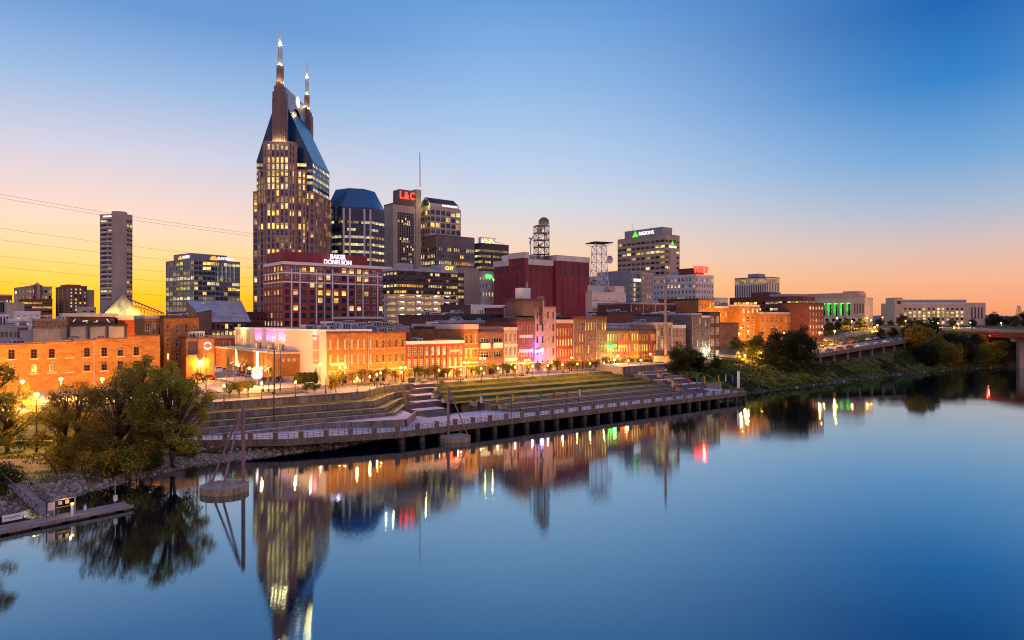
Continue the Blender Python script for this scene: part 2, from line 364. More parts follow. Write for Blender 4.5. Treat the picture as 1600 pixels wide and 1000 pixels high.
def empty(name, loc, rz=0, label=None, cat=None, group=None):
    o = bpy.data.objects.new(name, None); COL.objects.link(o); o.location = loc; o.rotation_euler = (0, 0, rz); o.empty_display_size = .5
    return tag(o, label, cat, group)
def inst(me, name, parent=None, loc=(0, 0, 0), rz=0, sc=1):
    o = bpy.data.objects.new(name, me); COL.objects.link(o); o.location = loc; o.rotation_euler = (0, 0, rz)
    if sc != 1: o.scale = (sc,) * 3 if isinstance(sc, (int, float)) else sc
    if parent is not None: o.parent = parent
    return o
def copy_tree(o, parent=None):
    c = o.copy(); COL.objects.link(c)
    if parent is not None: c.parent = parent
    for ch in o.children: copy_tree(ch, c)
    return c
LAMP = 4.4                                  # lamp output, tuned against the dusk sky
def plight(parent, loc, power, col, r=.25, name='lamp_light'):
    d = bpy.data.lights.new(name, 'POINT'); d.energy = power * LAMP; d.color = col; d.shadow_soft_size = r
    o = bpy.data.objects.new(name, d); COL.objects.link(o); o.location = loc
    if parent is not None: o.parent = parent
    return o
def spot(parent, loc, aim, power, col, ang=60, r=.2):
    d = bpy.data.lights.new('wall_light', 'SPOT'); d.energy = power * LAMP; d.color = col; d.spot_size = R(ang); d.spot_blend = .7; d.shadow_soft_size = r
    o = bpy.data.objects.new('wall_light', d); COL.objects.link(o); o.location = loc
    o.rotation_euler = (Vector(aim) - Vector(loc)).to_track_quat('-Z', 'Y').to_euler()
    if parent is not None: o.parent = parent
    return o
def text(name, s, size, m, M, parent=None, ext=.12, label=None, bold=.0, align='CENTER', space=1):
    c = bpy.data.curves.new(name, 'FONT'); c.body = s; c.size = size; c.extrude = ext; c.align_x = align; c.align_y = 'CENTER'; c.offset = bold; c.space_line = .85; c.space_character = space
    c.materials.append(MATS[m]); o = bpy.data.objects.new(name, c); COL.objects.link(o)
    me = bpy.data.meshes.new_from_object(o); bpy.data.objects.remove(o); bpy.data.curves.remove(c)   # real letter meshes
    o = bpy.data.objects.new(name, me); COL.objects.link(o)
    o.matrix_world = M
    if parent is not None: o.parent = parent; o.matrix_local = M
    return o

# ------------------------------------------------------------------ windows and buildings
WIN = {}
def emit_win(mb, w, h, style, glass, frame):
    f = min(.09, w * .09); blind = 0
    if '#' in style: style, blind = style.split('#'); blind = float(blind)
    if blind: bz = h * (1 - blind); mb.face([(-w / 2 + f, .058, bz), (w / 2 - f, .058, bz), (w / 2 - f, .058, h - f), (-w / 2 + f, .058, h - f)], 'lit_dim' if glass.startswith('lit') else 'curtain_glass')
    if style.startswith('arch'):
        r = w / 2; hh = h - r; pts = [(-w / 2, 0), (w / 2, 0), (w / 2, hh)] + [(r * math.cos(a), hh + r * math.sin(a)) for a in (PI * k / 8 for k in range(1, 8))] + [(-w / 2, hh)]
        mb.face([(x, .06, z) for x, z in pts], glass)
        ins = [(x * (1 - 2.4 * f / w), f + z * (1 - 2.2 * f / h)) for x, z in pts]
        for i in range(len(pts)):
            j = (i + 1) % len(pts); mb.face([(pts[i][0], 0, pts[i][1]), (pts[j][0], 0, pts[j][1]), (ins[j][0], 0, ins[j][1]), (ins[i][0], 0, ins[i][1])], frame)
        mb.box(-f * .4, -.01, 0, f * .4, .04, hh + r * .95, frame); mb.box(-w / 2 + f, .0, h * .48, w / 2 - f, .04, h * .48 + f, frame); return
    mb.face([(-w / 2, .06, 0), (w / 2, .06, 0), (w / 2, .06, h), (-w / 2, .06, h)], glass)
    if style == 'bare': return
    mb.box(-w / 2, 0, 0, -w / 2 + f, .055, h, frame); mb.box(w / 2 - f, 0, 0, w / 2, .055, h, frame)
    mb.box(-w / 2 + f, 0, 0, w / 2 - f, .055, f, frame); mb.box(-w / 2 + f, 0, h - f, w / 2 - f, .055, h, frame)
    nv, nh = {'plain': (0, 0), 'sash': (1, 1), 'hung': (0, 1), 'grid': (1, 2), 'six': (1, 3), 'store': (3, 1)}.get(style, (0, 0))
    for i in range(nv):
        x = -w / 2 + w * (i + 1) / (nv + 1); mb.box(x - f / 2, .01, f, x + f / 2, .05, h - f, frame)
    for i in range(nh):
        z = h * (i + 1) / (nh + 1); mb.box(-w / 2 + f, .015, z - f / 2, w / 2 - f, .05, z + f / 2, frame)
LITS = ['lit_yellow', 'lit_yellow', 'lit_pale', 'lit_amber', 'lit_dim']
class Bld:
    """a building: an empty at its base corner, walls, roof, windows as parts; x along its front, y into the depth"""
    def __init__(self, name, label, px0, px1, top, Y=None, t=None, d=20, pxL=None, rot=0, zb=None, cat='building', group=None, seed=None):
        self.rng = random.Random(seed if seed is not None else hash((px0, px1)) & 0xffff)
        if Y is None:
            p = W(px_s(px0, t), t); Y = p.y
        p = atY(px0, Y, 0); a = ANG + R(rot); e = Vector((math.cos(a), math.sin(a), 0)); f = Vector((-e.y, e.x, 0))
        r1 = (px1 - 800) / F; self.w = (r1 * p.y - p.x) / (e.x - r1 * e.y)
        if pxL is not None:
            rL = (pxL - 800) / F; d = (rL * p.y - p.x) / (f.x - rL * f.y)
        self.d = d; self.Y = Y
        cs = [p, p + e * self.w, p + e * self.w + f * d, p + f * d]
        self.z0 = min(gxy(c.x, c.y) for c in cs) - .4 if zb is None else zb
        self.h = zat(top, Y) - self.z0; self.p = p; self.e = e; self.f = f; self.a = a
        self.root = empty(name, (p.x, p.y, self.z0), a, label, cat, group)
        self.cam = Vector(((-p).dot(e), (-p).dot(f), CH - self.z0))
        self.wall = MB(); self.wins = []; self.nm = name
    def H(self, py, Y=None): return zat(py, Y or self.Y) - self.z0
    def X(self, px, y=0):                                      # local x on the line y that shows at photo column px
        q = self.p + self.f * y; r = (px - 800) / F; return (r * q.y - q.x) / (self.e.x - r * self.e.y)
    def YY(self, px, x=0):
        q = self.p + self.e * x; r = (px - 800) / F; return (r * q.y - q.x) / (self.f.x - r * self.f.y)
    def depth(self, x, y): return (self.p + self.e * x + self.f * y).y
    def seen(self, p, q):
        n = Vector((q[1] - p[1], -(q[0] - p[0]), 0)); return (self.cam - Vector((p[0], p[1], 0))).dot(n) > 0
    def face(self, p, q, z0, z1, rects, m, rec=.22, reveal=None):
        p = Vector((p[0], p[1], 0)); q = Vector((q[0], q[1], 0)); dv = q - p; Ln = dv.length; dv.normalize(); nin = Vector((-dv.y, dv.x, 0))
        mb = self.wall; g = lambda u, z, y=0: tuple(p + dv * u + nin * y + Vector((0, 0, z)))
        us = sorted({0, round(Ln, 4)} | {round(k, 4) for r in rects for k in (r[0], r[2])}); vs = sorted({round(z0, 4), round(z1, 4)} | {round(k, 4) for r in rects for k in (r[1], r[3])})
        iu = {k: i for i, k in enumerate(us)}; iv = {k: i for i, k in enumerate(vs)}; hole = set()
        for r in rects:
            for i in range(iu[round(r[0], 4)], iu[round(r[2], 4)]):
                for j in range(iv[round(r[1], 4)], iv[round(r[3], 4)]): hole.add((i, j))
        for j in range(len(vs) - 1):
            i = 0
            while i < len(us) - 1:
                if (i, j) in hole: i += 1; continue
                k = i
                while k + 1 < len(us) - 1 and (k + 1, j) not in hole: k += 1
                mb.face([g(us[i], vs[j]), g(us[k + 1], vs[j]), g(us[k + 1], vs[j + 1]), g(us[i], vs[j + 1])], m); i = k + 1
        rv = reveal or m; ang = math.atan2(dv.y, dv.x)
        for r in rects:
            u0, v0, u1, v1, st, gl, fr = r; w = u1 - u0; top = v1
            if st.startswith('arch'):
                rad = w / 2; top = v1 - rad; c = (u0 + u1) / 2
                arc = [(c + rad * math.cos(a), top + rad * math.sin(a)) for a in (PI * k / 8 for k in range(9))]
                mb.face([g(u1, v1)] + [g(*a) for a in arc[:5][::-1]], m); mb.face([g(u0, v1)] + [g(*a) for a in arc[4:][::-1]], m)
                for a, b in zip(arc, arc[1:]): mb.face([g(*a), g(*b), g(b[0], b[1], rec), g(a[0], a[1], rec)], rv)
                if st == 'archtrim':
                    for a, b in zip(arc, arc[1:]):
                        k = 1.22; e = lambda P_, y: g(c + (P_[0] - c) * k, top + (P_[1] - top) * k, y)
                        mb.face([g(a[0], a[1], -.07), e(a, -.07), e(b, -.07), g(b[0], b[1], -.07)], fr)
                    mb.box(u0 - .15, -.1, v0 - .18, u1 + .15, -.003, v0 - .003, fr, Matrix.Translation(p) @ Matrix.Rotation(ang, 4, 'Z'))
            else: mb.face([g(u0, v1), g(u1, v1), g(u1, v1, rec), g(u0, v1, rec)], rv)
            mb.face([g(u0, v0), g(u0, top), g(u0, top, rec), g(u0, v0, rec)], rv); mb.face([g(u1, v0, rec), g(u1, top, rec), g(u1, top), g(u1, v0)], rv)
            mb.face([g(u0, v0, rec), g(u1, v0, rec), g(u1, v0), g(u0, v0)], rv)
            c = p + dv * (u0 + u1) / 2 + nin * (rec - .065) + Vector((0, 0, v0))
            if w > .8 and not st.startswith('arch'): st += self.rng.choice(('', '', '', '#.3', '#.5'))
            self.wins.append((c, ang, w, v1 - v0, st, gl, fr))
    def grid(self, Ln, z0, z1, cols, rows, ww, wh, style='sash', lit=.15, glass='glass_dark', frame='trim_white', u0=0, u1=None, voff=.22, lits=None, rowlit=None, mg=0):
        u1 = Ln if u1 is None else u1; out = []; bw = (u1 - u0 - 2 * mg) / cols; fh = (z1 - z0) / rows; rg = self.rng
        for j in range(rows):
            pl = lit * (.3 + 1.4 * rg.random()) if rowlit is None else rowlit[j % len(rowlit)]
            run = None
            for i in range(cols):
                gl = glass
                if rg.random() < pl or (run and rg.random() < .45 and pl > 0): run = run or rg.choice(lits or LITS); gl = run
                else: run = None
                a = u0 + mg + bw * (i + (1 - ww) / 2); b = z0 + fh * (j + voff)
                out.append((a, b, a + bw * ww, b + fh * wh, style, gl, frame))
        return out
    def stage(self, fp, z0, z1, m, specs=None, roof='tar_roof', rec=.22):
        """one storey stack on a footprint (counter-clockwise); specs[i] are keyword sets for grid() on wall i"""
        n = len(fp)
        for i in range(n):
            p, q = fp[i], fp[(i + 1) % n]; sp_ = (specs or {}).get(i); Ln = math.dist(p, q); rects = []
            if sp_ and self.seen(p, q):
                for k in (sp_ if isinstance(sp_, list) else [sp_]):
                    k = dict(k); a = k.pop('z0', z0); b = k.pop('z1', z1); rects += self.grid(Ln, a, b, **k)
            self.face(p, q, z0, z1, rects, m, rec)
        self.wall.face([(x, y, z1) for x, y in fp], roof)
    def rect(self, x0=0, y0=0, x1=None, y1=None):
        x1 = self.w if x1 is None else x1; y1 = self.d if y1 is None else y1; return [(x0, y0), (x1, y0), (x1, y1), (x0, y1)]
    def part(self, name, mb, smooth=False): return mb.obj(name, self.root, smooth)
    def box(self, name, x0, y0, z0, x1, y1, z1, m, top=None):
        mb = MB(); mb.box(x0, y0, z0, x1, y1, z1, m, top=top); return mb.obj(name, self.root)
    def parapet(self, fp, z, h=.7, th=.35, m='trim_stone', out=.12, name='cornice'):
        mb = MB(); n = len(fp); cx = sum(p[0] for p in fp) / n; cy = sum(p[1] for p in fp) / n
        def off(k):
            r = []
            for i in range(n):
                a, b, c = Vector(fp[i - 1]), Vector(fp[i]), Vector(fp[(i + 1) % n]); d1 = (b - a).normalized(); d2 = (c - b).normalized()
                n1 = Vector((d1.y, -d1.x)); n2 = Vector((d2.y, -d2.x)); bi = (n1 + n2).normalized(); r.append(b + bi * (k / max(.4, bi.dot(n1))))
            return r
        o_, i_ = off(out), off(out - th)
        for i in range(n):
            j = (i + 1) % n; A, B, C, D = o_[i], o_[j], i_[j], i_[i]
            lo, hi = z - h * .35, z + h * .65
            mb.face([(A.x, A.y, lo), (B.x, B.y, lo), (B.x, B.y, hi), (A.x, A.y, hi)], m); mb.face([(A.x, A.y, hi), (B.x, B.y, hi), (C.x, C.y, hi), (D.x, D.y, hi)], m)
            mb.face([(C.x, C.y, lo), (D.x, D.y, lo), (D.x, D.y, hi), (C.x, C.y, hi)], m); mb.face([(A.x, A.y, lo), (D.x, D.y, lo), (C.x, C.y, lo), (B.x, B.y, lo)], m)
        return mb.obj(name, self.root)
    def units(self, n, z, x0=.1, x1=.9, y0=.1, y1=.8, big=1., m=None):
        for k in range(n):
            rg = self.rng; w, d, h = (rg.uniform(1.2, 3.4) * big for _ in range(3)); h *= .6
            x = self.w * rg.uniform(x0, x1); y = self.d * rg.uniform(y0, y1); mb = MB(); mm = m or rg.choice(['metal_grey', 'light_roof', 'trim_white', 'metal_grey'])
            mb.box(x, y, z, x + w, y + d, z + h, mm); mb.box(x + .15 * w, y + .15 * d, z + h + .003, x + .85 * w, y + .85 * d, z + h + .25, 'metal_dark')
            for i in range(3): mb.box(x + w * (.12 + .27 * i), y - .05, z + h * .2, x + w * (.3 + .27 * i), y - .003, z + h * .8, 'metal_dark')
            mb.obj('rooftop_unit', self.root)
    def finish(self):
        self.wall.obj('wall', self.root)
        ws = sorted(self.wins, key=lambda q: -q[2] * q[3]); rest = ws[100:] if len(ws) > 108 else []; ws = ws[:100] if rest else ws
        for c, a, w, h, st, gl, fr in ws:
            k = (round(w, 2), round(h, 2), st, gl, fr)
            if k not in WIN:
                mb = MB(); emit_win(mb, *k); WIN[k] = mb.mesh('window', uv=False)
            inst(WIN[k], 'window', self.root, c, a)
        if rest:
            mb = MB()
            for c, a, w, h, st, gl, fr in rest:
                b = len(mb.v); emit_win(mb, w, h, ('bare' + st[st.index('#'):] if '#' in st else 'bare') if w < 2 else st, gl, fr); M = Matrix.Translation(c) @ Matrix.Rotation(a, 4, 'Z')
                mb.v[b:] = [tuple(M @ Vector(q)) for q in mb.v[b:]]
            tag(mb.obj('window', self.root, uv=False), kind='stuff')
        return self
def block(name, label, px0, px1, top, Y=None, t=None, d=20, pxL=None, rot=0, wall='brick_red', trim='trim_stone', cols=4, scols=3, fh=3.8, ww=.5, wh=.55, style='sash', lit=.15,
          glass='glass_dark', frame='trim_white', vb=None, group=None, cat='building', para=.8, units=0, zb=None, rows=None, rec=.22, roof='tar_roof', lits=None, topm=.6, side=None, rowlit=None, seed=None, ubig=1., fin=True, mg=0):
    b = Bld(name, label, px0, px1, top, Y, t, d, pxL, rot, zb, cat, group, seed)
    lo = max(.6, b.H(vb) if vb else .6); hi = b.h - topm
    n = rows or max(1, round((hi - lo) / fh))
    k = dict(rows=n, ww=ww, wh=wh, style=style, lit=lit, glass=glass, frame=frame, z0=lo, z1=hi, lits=lits, rowlit=rowlit, mg=mg)
    sp_ = {}
    if cols: sp_[0] = dict(k, cols=cols)
    if scols: sp_[3] = dict(k, cols=scols, **(side or {})); sp_[1] = dict(k, cols=scols)
    b.stage(b.rect(), 0, b.h, wall, sp_, roof, rec)
    if para: b.parapet(b.rect(), b.h, para, .35, trim)
    if units: b.units(units, b.h, big=ubig)
    return b.finish() if fin else b
# ------------------------------------------------------------------ ground, river, hills
def ground():
    ss = [-4000, -1500, -700, -400, -250, -170, -120] + list(range(-100, -44, 4)) + [-44.01, -43.99] + list(range(-42, 113, 3)) + [112.99, 113.01] + list(range(116, 460, 8)) + [480, 520, 600, 700, 1000, 1600, 3000, 7000]
    mb = MB(); rows = []
    for s in ss:
        pr = profile(s); pr2 = []
        for i, (t, z) in enumerate(pr):                       # a finer bank, gently uneven
            pr2.append((t, z))
            if 2 <= i < 6:
                t2, z2 = pr[i + 1]
                for k in (.33, .66): pr2.append((t + (t2 - t) * k, z + (z2 - z) * k))
        rows.append([W(s, t, z) for t, z in pr2])
    nr = len(rows[0]); b = 0
    for r in rows: mb.v += [tuple(p) for p in r]
    for i in range(len(ss) - 1):
        for j in range(nr - 1):
            mb.f.append([i * nr + j, (i + 1) * nr + j, (i + 1) * nr + j + 1, i * nr + j + 1])
            left = ss[i] < 112
            mm = ('soil' if left else 'scrub') if j < 7 else ('grass' if (left and j < 9 and ss[i] < -44) else 'scrub' if (left and j < 17 and ss[i] < -44) else 'scrub' if not left and j < nr - 2 else ('urban_ground' if j < nr - 2 else 'far_wood'))
            mb.m.append(mb.s(mm))
    return tag(mb.obj('ground'), kind='structure')
ground()
mb = MB(); mb.face([(-5000, -3000, 0), (9000, -3000, 0), (9000, 9000, 0), (-5000, 9000, 0)], 'river_water')
tag(mb.obj('river_water', uv=False), kind='structure')
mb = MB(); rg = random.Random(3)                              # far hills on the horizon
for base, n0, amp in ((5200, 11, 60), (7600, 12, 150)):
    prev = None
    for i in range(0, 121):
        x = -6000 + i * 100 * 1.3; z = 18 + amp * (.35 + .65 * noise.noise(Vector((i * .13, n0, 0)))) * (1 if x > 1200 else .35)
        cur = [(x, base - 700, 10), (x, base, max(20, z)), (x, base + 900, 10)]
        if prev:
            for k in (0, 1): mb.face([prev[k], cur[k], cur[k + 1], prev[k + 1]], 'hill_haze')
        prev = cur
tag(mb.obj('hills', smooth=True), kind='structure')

def sheet(name, m, s0, s1, t0, t1, dz=.05, step=3, kind='structure', z=None):
    n = max(1, int((s1 - s0) / step)); mb = MB(); prev = None
    for i in range(n + 1):
        s = s0 + (s1 - s0) * i / n; a = t0(s) if callable(t0) else t0; b = t1(s) if callable(t1) else t1
        cur = [W(s, a + (b - a) * k / 4, (gz(s, a + (b - a) * k / 4) if z is None else z) + dz) for k in range(5)]
        if prev:
            for k in range(4): mb.face([prev[k], cur[k], cur[k + 1], prev[k + 1]], m)
        prev = cur
    return tag(mb.obj(name), kind=kind)
sheet('plaza', 'paving', -44, 94, lambda s: te(s) + .1, 42.6)
sheet('pavement', 'paving', -14, 112, 50.2, 52.2, dz=.17)
sheet('road', 'asphalt', -100, 112, 43, 50, dz=.07)
sheet('road', 'asphalt', 114, 330, 52, 62, dz=.12)
sheet('side_road', 'paving', -14, -1, 50.05, 200, dz=.11, step=13)  # asphalt in the paler paving colour, standing in for lamp glow
sheet('car_park', 'paving', -62, -15, 51, 78, dz=.09)  # lamp glow on the asphalt is put in with the pale paving colour
sheet('promenade_lawn', 'grass', -32, -8, 37, 41.5, dz=.1)
mb = MB()                                                     # kerbs and lane lines of the riverside road
for s in range(-96, 108, 6): mb.box(s, 46.4, 7.235, s + 3, 46.55, 7.245, 'trim_white')
for s in range(-60, -18, 3):
    for t in (54, 62, 70): mb.box(s, t, 7.255, s + .12, t + 5, 7.262, 'trim_white')
M = Matrix.Translation(O) @ Matrix.Rotation(ANG, 4, 'Z'); mb.v = [tuple(M @ Vector(q)) for q in mb.v]
tag(mb.obj('road_markings'), kind='structure')
mb = MB()
for a, b, t in ((-100, -14, 42.8), (-1, 112, 50.1), (-14, 94, 42.8)): mb.box(a, t - .15, 7.0, b, t + .05, 7.38, 'concrete')
mb.v = [tuple(M @ Vector(q)) for q in mb.v]; tag(mb.obj('kerb'), kind='structure')
GRID = M
def gobj(mb, name, parent=None):                              # mesh written in (s, t, z)
    mb.v = [tuple(GRID @ Vector(q)) for q in mb.v]; return mb.obj(name, parent)

# ------------------------------------------------------------------ promenade on piles
edge = [(-66, 38), (-62, 33), (-39, 14.5), (-26, 5.5), (-6, 0), (112, 0)]
deck = empty('riverside_deck', O, ANG, 'long pale concrete promenade deck on square piles along the water', 'promenade')
mb = MB(); back = [(112, 15), (12, 15), (2, 19.5), (-39, 24), (-58, 37), (-62, 42)]
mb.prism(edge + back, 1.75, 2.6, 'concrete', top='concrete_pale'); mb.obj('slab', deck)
mb = MB()
for a, b in zip(edge[2:], edge[3:]):
    A, B = Vector((a[0], a[1], 0)), Vector((b[0], b[1], 0)); d = (B - A).normalized(); nrm = Vector((d.y, -d.x, 0))
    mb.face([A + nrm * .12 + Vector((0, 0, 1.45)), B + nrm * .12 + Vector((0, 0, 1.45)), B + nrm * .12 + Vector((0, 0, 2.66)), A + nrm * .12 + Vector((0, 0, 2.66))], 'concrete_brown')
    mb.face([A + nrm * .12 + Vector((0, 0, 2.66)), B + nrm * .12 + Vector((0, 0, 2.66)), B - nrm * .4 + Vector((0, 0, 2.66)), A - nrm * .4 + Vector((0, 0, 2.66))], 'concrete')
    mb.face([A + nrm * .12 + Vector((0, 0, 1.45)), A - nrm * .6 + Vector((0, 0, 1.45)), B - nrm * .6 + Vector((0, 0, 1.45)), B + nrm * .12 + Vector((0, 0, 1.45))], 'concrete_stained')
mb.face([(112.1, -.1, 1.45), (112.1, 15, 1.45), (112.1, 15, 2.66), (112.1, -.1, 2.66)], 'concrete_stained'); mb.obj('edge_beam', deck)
mb = MB(); mb.box(-.42, -.42, -3, .42, .42, 1.75, 'pile_concrete'); mb.box(-.5, -.5, .3, .5, .5, .45, 'pile_concrete'); pm = mb.mesh('pile')
for i in range(27): inst(pm, 'pile', deck, (-5 + i * 4.5, .55, 0)); 
for i in range(20): inst(pm, 'pile', deck, (-3 + i * 6, 6, -.2))
mb = MB(); mb.box(-38, 10, -2, 112, 10.5, 1.7, 'pile_concrete'); mb.obj('back_wall', deck)
# railing with stout concrete posts
rail = empty('promenade_railing', O, ANG, 'dark metal railing with square concrete posts along the promenade edge', 'railing')
def along(edge, step):
    out = []; rest = 0
    for a, b in zip(edge, edge[1:]):
        ln = math.dist(a, b); k = rest
        while k < ln: out.append((a[0] + (b[0] - a[0]) * k / ln, a[1] + (b[1] - a[1]) * k / ln)); k += step
        rest = k - ln
    return out
pts = along([(-38, 14.4)] + edge[3:], 4.45)
mb = MB(); mb.box(-.34, -.34, 0, .34, .34, 1.0, 'concrete_brown'); mb.box(-.4, -.4, 1.0, .4, .4, 1.15, 'concrete_brown'); pm = mb.mesh('post')
for (x, y), (x2, y2) in zip(pts, pts[1:] + [(112, 0)]):
    inst(pm, 'post', rail, (x, y + .35, 2.663)); ln = math.dist((x, y), (x2, y2)); mb = MB()
    a, b = Vector((x, y + .3, 0)), Vector((x2, y2 + .3, 0)); d = (b - a).normalized()
    for z in (2.95, 3.25, 3.55): mb.bar(a + d * .36 + Vector((0, 0, z)), b - d * .36 + Vector((0, 0, z)), .05, .05, 'metal_dark')
    for k in range(1, 4): mb.bar(a + (b - a) * k / 4 + Vector((0, 0, 2.67)), a + (b - a) * k / 4 + Vector((0, 0, 3.56)), .06, .06, 'metal_dark')
    mb.obj('rail_panel', rail)

# ------------------------------------------------------------------ stepped terraces: walls with lawn between
def wall_line(name, label, pts, z0, z1, th=.45, m='concrete_stained', cap='concrete', cat='wall', step=7):
    mb = MB(); 
    P = [Vector((a, b, 0)) for a, b in pts]
    for a, b in zip(P, P[1:]):
        d = (b - a); ln = d.length; d.normalize(); nn = Vector((-d.y, d.x, 0)); k = max(1, round(ln / step))
        for i in range(k):                                    # cast in bays with open joints
            q0, q1 = a + d * (ln * i / k + .012), a + d * (ln * (i + 1) / k - .012)
            mb.face([q0 + Vector((0, 0, z0)), q1 + Vector((0, 0, z0)), q1 + Vector((0, 0, z1)), q0 + Vector((0, 0, z1))], m)
            mb.face([q0 + nn * th + Vector((0, 0, z0)), q0 + Vector((0, 0, z0)), q0 + Vector((0, 0, z1)), q0 + nn * th + Vector((0, 0, z1))], m)
            mb.face([q1 + Vector((0, 0, z0)), q1 + nn * th + Vector((0, 0, z0)), q1 + nn * th + Vector((0, 0, z1)), q1 + Vector((0, 0, z1))], m)
            mb.face([q1 + nn * th + Vector((0, 0, z0)), q0 + nn * th + Vector((0, 0, z0)), q0 + nn * th + Vector((0, 0, z1)), q1 + nn * th + Vector((0, 0, z1))], m)
        ang = math.atan2(d.y, d.x); mb.box(-.02, -.06, z1 + .004, ln + .02, th + .05, z1 + .13, cap, Matrix.Translation(a) @ Matrix.Rotation(ang, 4, 'Z'))
    o = gobj(mb, name); return tag(o, label, cat, 'concrete terrace walls stepping down to the promenade')
L1 = [(-46, 30.0), (2.3, 30.0), (12.5, 39.4), (21, 39.6)]; L2 = [(-45, 25.8), (1.2, 23.5), (13.8, 36.4), (19.6, 37)]
L3 = [(-44, 22.8), (1.6, 19.5), (13.2, 32.6), (15.4, 33)]; L4 = [(-42, 20.4), (2.5, 16.5), (11.4, 27.2), (11.6, 27.4)]
for P, z0, z1, lb in ((L1, 5.4, 7.3, 'topmost grey concrete terrace wall, along the edge of the plaza'), (L2, 4.2, 5.8, 'second concrete terrace wall below the plaza, with streaked grey face'),
                  (L3, 3.0, 4.6, 'third concrete terrace wall below the plaza, between two thin lawns'), (L4, 2.3, 3.75, 'lowest concrete terrace wall, standing beside the sloping ramp')):
    wall_line('terrace_wall', lb, P, z0, z1)
mb = MB(); mb.box(-46, 20.5, 2.2, -45.5, 30, 7.2, 'concrete_stained'); tag(gobj(mb, 'end_wall'), 'tall end wall closing the terraces beside the trees', 'wall')
for (A, B, z) in ((L1, L2, 5.83), (L2, L3, 4.63), (L3, L4, 3.78)):
    mb = MB()
    for i in range(3): mb.face([(B[i][0], B[i][1] + .3, z), (B[i + 1][0], B[i + 1][1] + .3, z), (A[i + 1][0], A[i + 1][1] + .1, z), (A[i][0], A[i][1] + .1, z)], 'grass')
    tag(gobj(mb, 'terrace_lawn'), kind='structure')
mb = MB(); out = [(-34, 17.6), (-15.4, 13), (-1.7, 5), (5.7, 13.5)]; inn = [(-34, 19.6), (-15, 18), (2.3, 16.4), (8.5, 23.6)]; zz = [2.68, 2.9, 3.25, 3.3]
for i in range(3):
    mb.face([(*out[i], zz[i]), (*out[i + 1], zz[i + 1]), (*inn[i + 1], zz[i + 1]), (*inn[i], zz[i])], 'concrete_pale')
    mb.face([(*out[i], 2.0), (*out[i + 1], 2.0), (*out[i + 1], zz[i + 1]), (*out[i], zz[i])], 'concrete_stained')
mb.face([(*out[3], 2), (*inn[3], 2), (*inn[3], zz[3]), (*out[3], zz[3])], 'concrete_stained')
tag(gobj(mb, 'ramp'), kind='structure')
mb = MB()
for i in range(3):
    a, b = Vector((*out[i], 0)), Vector((*out[i + 1], 0)); d = (b - a).normalized(); nn = Vector((d.y, -d.x, 0)) * .3
    za, zb = zz[i] + (.05 if i == 0 else .8), zz[i + 1] + .85
    lo = Vector((0, 0, 2.3)); A, B = Vector((0, 0, za)), Vector((0, 0, zb))
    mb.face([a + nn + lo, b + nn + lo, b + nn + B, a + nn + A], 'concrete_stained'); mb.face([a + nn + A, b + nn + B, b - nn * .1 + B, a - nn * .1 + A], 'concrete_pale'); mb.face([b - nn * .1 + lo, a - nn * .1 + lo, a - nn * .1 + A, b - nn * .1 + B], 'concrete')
tag(gobj(mb, 'ramp_wall'), 'low streaked wall along the outer side of the ramp, turning a sharp corner', 'wall')
# broad stair between the terraces and the lawns
bl = lambda t: lerp(t, [(5, 30), (11, 27), (17, 18), (24, 20), (31, 22.8), (40, 28.8)])
def flight(mb, s0, s1, t_top, t_bot, z_top, z_bot, n, m='step_stone'):  # dark step colour carries the shade on the risers
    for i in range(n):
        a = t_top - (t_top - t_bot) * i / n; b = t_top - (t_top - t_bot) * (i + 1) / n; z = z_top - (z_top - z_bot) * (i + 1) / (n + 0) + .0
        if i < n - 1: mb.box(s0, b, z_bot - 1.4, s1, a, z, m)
def stairs(name, L_, label=None):
    mb = MB(); prev = None
    for (t0, t1, z, s0, s1) in L_:                            # landings from the top down: t0 front edge, t1 back edge
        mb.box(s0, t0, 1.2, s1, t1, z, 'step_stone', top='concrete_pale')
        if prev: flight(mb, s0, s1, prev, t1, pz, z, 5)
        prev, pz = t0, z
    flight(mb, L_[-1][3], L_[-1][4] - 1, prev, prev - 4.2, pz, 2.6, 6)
    return tag(gobj(mb, name), kind='structure')
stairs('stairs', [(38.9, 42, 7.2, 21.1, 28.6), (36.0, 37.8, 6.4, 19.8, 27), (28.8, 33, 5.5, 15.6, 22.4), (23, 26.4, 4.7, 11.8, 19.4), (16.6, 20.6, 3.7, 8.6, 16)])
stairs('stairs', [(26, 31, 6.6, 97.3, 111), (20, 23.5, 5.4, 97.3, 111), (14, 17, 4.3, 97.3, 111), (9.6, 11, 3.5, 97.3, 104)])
mb = MB(); prof = [(42.5, 7.16), (38.5, 7.12), (37.4, 6.6), (33.6, 6.55), (32.5, 5.85), (28.0, 5.8), (27.0, 5.1), (22.6, 5.05), (21.6, 4.45), (18, 4.4)]
prev = None
for k in range(34):
    f_ = k / 33; cur = []
    for t_, z in prof:
        s = bl(t_) + (96.8 - bl(t_)) * f_; cur.append((s, t_ + .5 * noise.noise(Vector((s * .06, t_ * .2, 0))), z + .09 * noise.noise(Vector((s * .15, t_, 3)))))
    if prev:
        for i in range(len(prof) - 1): mb.face([prev[i + 1], cur[i + 1], cur[i], prev[i]], 'grass')
    prev = cur
tag(gobj(mb, 'lawn'), kind='structure')
